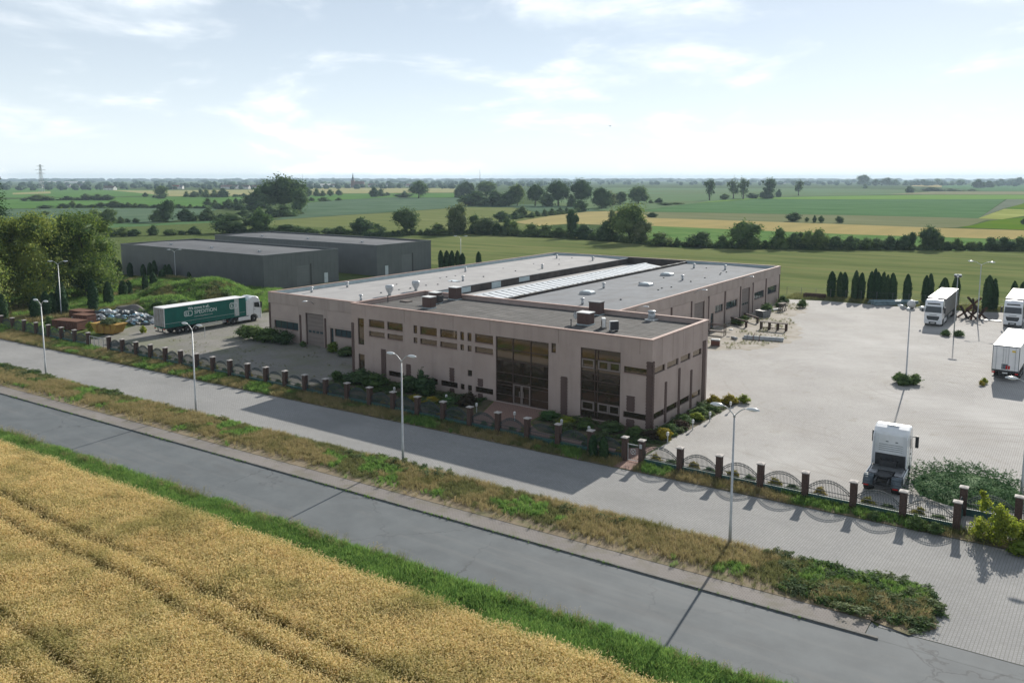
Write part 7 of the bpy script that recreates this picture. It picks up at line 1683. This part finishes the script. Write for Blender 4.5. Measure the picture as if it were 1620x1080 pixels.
p = sample_poly([(-15, 87.5), (-8, 89.0), (12, 90.0), (34, 97), (40, 104), (12, 97), (-15, 95)], 8)
scatter('edge_grass', p, rng.uniform(0.6, 1.4, len(p)), olive_c, 'unmown grass under the thuja row', tilt=0.3)

# ------------------------------------------------------------------ far background
VH = [(-1963, 871, 12, 'w'), (-1980, 940, 9, ''), (-1958, 955, 8, ''), (-1948, 962, 8, ''), (-1496, 778, 14, ''), (-3720, 1734, 30, 'l'), (-3630, 1797, 28, 'l'), (-2686, 1155, 9, ''), (-1551, 951, 12, 'r'), (-1544, 956, 8, ''), (-1464, 1012, 13, ''), (-1450, 1022, 11, ''), (-1471, 1051, 9, ''), (-1432, 1035, 12, ''), (-1412, 1049, 12, ''), (-1657, 1410, 9, ''), (-1570, 1375, 20, 'l'), (-1546, 1392, 12, ''), (-1493, 1399, 9, ''), (-1438, 1378, 8, ''), (-1526, 1502, 12, ''), (-1538, 1562, 12, ''), (-1393, 1500, 9, ''), (-1135, 2922, 9, ''), (-983, 3245, 8, '')]
fwd = R(35.2)
VH.sort(key=lambda q: math.atan2(q[0] - 30, q[1] + 64))
for i, (x, y, L, k) in enumerate(VH):
    t = thing('village_house', 'tiny %s, %s building from the left of the distant village' % ({'l': 'long pale shed', 'r': 'red roofed house', 'w': 'white gabled house', '': 'pale house'}[k], nth(i + 1)), 'house', (x, y, -0.3), fwd + random.uniform(-.5, .5) + (R(90) if k == 'w' else 0), 'distant village houses')
    L2 = L * (1.6 if k != 'l' else 3.0); gable_house(t, L2, min(10, L2 * 0.8), 4.2 if k != 'l' else 6, 8.0 if k != 'l' else 8.0, 'house_white', 'rooftile_red' if k == 'r' else 'house_white' if k == 'l' else 'house_roof' if i % 3 else 'slate', win=k != 'l')
t = thing('church', 'distant church with a thin dark spire above the village trees', 'church', (-1389, 1303, -0.3), fwd)
MB().box(-4, -4, 0, 4, 4, 17).build('tower', 'house_roof', t); MB().lathe([(4.6, 17), (3.0, 20), (1.2, 27), (0.1, 36)], 8).build('spire', 'slate', t); MB().prism([(-6, 0), (6, 0), (6, 9), (0, 15), (-6, 9)], 4, 26, 'x').build('nave', 'house_roof', t)
t = thing('power_pylon', 'lattice electricity pylon on the left-hand skyline', 'pylon', (-1408, 612, -0.3), fwd)
m = MB(); H_ = 45
for sx in (-1, 1):
    for sy in (-1, 1): m.beam((sx * 3.2, sy * 3.2, 0), (sx * 0.7, sy * 0.7, H_), 0.5, 0.5)
for k in range(9):
    a = 3.2 - 2.5 * k / 9; b = 3.2 - 2.5 * (k + 1) / 9; z0, z1 = H_ * k / 9, H_ * (k + 1) / 9
    for s_ in (-1, 1): m.beam((-a, s_ * a, z0), (b, s_ * b, z1), 0.3, 0.3); m.beam((a, s_ * a, z0), (-b, s_ * b, z1), 0.3, 0.3)
m.build('mast', 'galv', t)
for z, w_ in ((30, 7.5), (36, 9), (42, 6)):
    m = MB(); m.beam((-w_, 0, z), (0, 0, z + 1.6), 0.3, 0.3); m.beam((w_, 0, z), (0, 0, z + 1.6), 0.3, 0.3); m.beam((-w_, 0, z), (w_, 0, z), 0.35, 0.35); m.build('cross_arm', 'galv', t)
for x, y, h, lb in ((-1073, 1378, 41, 'tall thin radio mast rising above the poplar wood'), (-2907, 4977, 52, 'faint mast over the right-hand poplar tops'), (-2813, 2374, 44, 'faint mast beside the domed tree'), (-1374, 1484, 24, 'short mast left of the lone oak')):
    tag(MB().tube([(0, 0, 0), (0, 0, h * 0.6), (0, 0, h)], [0.7, 0.55, 0.3] if h > 30 else [0.4, 0.3, 0.2], 6).build('radio_mast', 'galv_dark', loc=(x, y, -0.3)), lb, 'mast')
# belts of far trees, each belt one mass
def wood_belt(label, n, d0, d1, a0, a1, hmin, hmax, seed, clump=0.0, squash=1.6):
    rs = np.random.default_rng(seed); V = []; F = []
    bm = bmesh.new(); bmesh.ops.create_icosphere(bm, subdivisions=2, radius=1.0); bv = np.array([v.co[:] for v in bm.verts]); bf = np.array([[v.index for v in f.verts] for f in bm.faces]); bm.free()
    o = 0
    for i in range(n):
        a = rs.uniform(a0, a1)
        if clump and math.sin(a * clump + seed) + 0.6 * math.sin(a * clump * 2.7 + 1) < -0.2: continue
        d = rs.uniform(d0, d1); th = fwd - R(a); x, y = 30.4 - math.sin(th) * d, -64.3 + math.cos(th) * d
        h = rs.uniform(hmin, hmax); w_ = h * rs.uniform(0.55, 1.0) * squash
        v = bv * (1 + rs.normal(0, 0.13, (len(bv), 1))); v = v * np.array([w_ * 0.5, w_ * 0.5, h * 0.55]) + np.array([x, y, h * 0.45 - 0.3]); V.append(v); F.append(bf + o); o += len(bv)
    me = np_mesh('tree_belt', np.vstack(V), np.vstack(F), 'leaf_far'); ob = bpy.data.objects.new('tree_belt', me); COL.objects.link(ob); tag(ob, label, None, None, 'stuff')
wood_belt('distant trees round the village', 460, 1750, 2250, -33, -3, 5, 11, 1, 9.0)
wood_belt('distant trees behind the village roofs', 420, 2300, 3100, -34, 4, 7, 14, 2, 6.0)
wood_belt('distant trees beyond the wide fields', 380, 2700, 3800, 0, 36, 6, 14, 3, 7.0)
wood_belt('far woodland belt under the skyline', 420, 4200, 5600, -38, 40, 10, 18, 4, 5.0, 2.6)
wood_belt('farthest woodland line on the horizon', 620, 6500, 8600, -40, 42, 14, 23, 5, 0.0, 4.5)
for x, y, z, s_, lb in ((-28.6, 44.4, 29.6, 0.75, 'small dark bird gliding in the left-hand sky'), (-68, 120, 28.4, 0.5, 'tiny dark bird low over the skyline')):
    t = MB(); t.add([(-0.7, 0.1, 0.12), (-0.3, 0.16, 0.06), (0, 0.2, 0), (0, -0.16, 0), (-0.3, -0.06, 0.05), (0.3, 0.16, 0.06), (0.7, 0.1, 0.12), (0.3, -0.06, 0.05)], [(0, 1, 4), (1, 2, 3, 4), (2, 5, 7, 3), (5, 6, 7)])
    t.tube([(0, 0.35, 0), (0, 0.15, 0), (0, -0.2, 0), (0, -0.42, 0.02)], [0.01, 0.07, 0.06, 0.02], 6)
    ob = t.build('bird', 'ac_dark', loc=(x, y, z)); ob.scale = (s_,) * 3; ob.rotation_euler = (0, 0, R(60)); tag(ob, lb, 'bird')

# ------------------------------------------------------------------ summer haze
hz = MB().box(-9200, -2700, -1.4, 9200, 14200, 60.0).build('haze', 'galv')
hm_ = bpy.data.materials.new('haze_air'); hm_.use_nodes = True; nt = hm_.node_tree; nt.nodes.clear()
ho = nt.nodes.new('ShaderNodeOutputMaterial'); pv = nt.nodes.new('ShaderNodeVolumePrincipled')
pv.inputs['Color'].default_value = (0.62, 0.80, 0.95, 1); pv.inputs['Density'].default_value = 0.00011; pv.inputs['Anisotropy'].default_value = 0.15
nt.links.new(pv.outputs[0], ho.inputs['Volume'])
hz.data.materials.clear(); hz.data.materials.append(hm_)
tag(hz, 'thin summer haze over the plain', None, None, 'stuff')
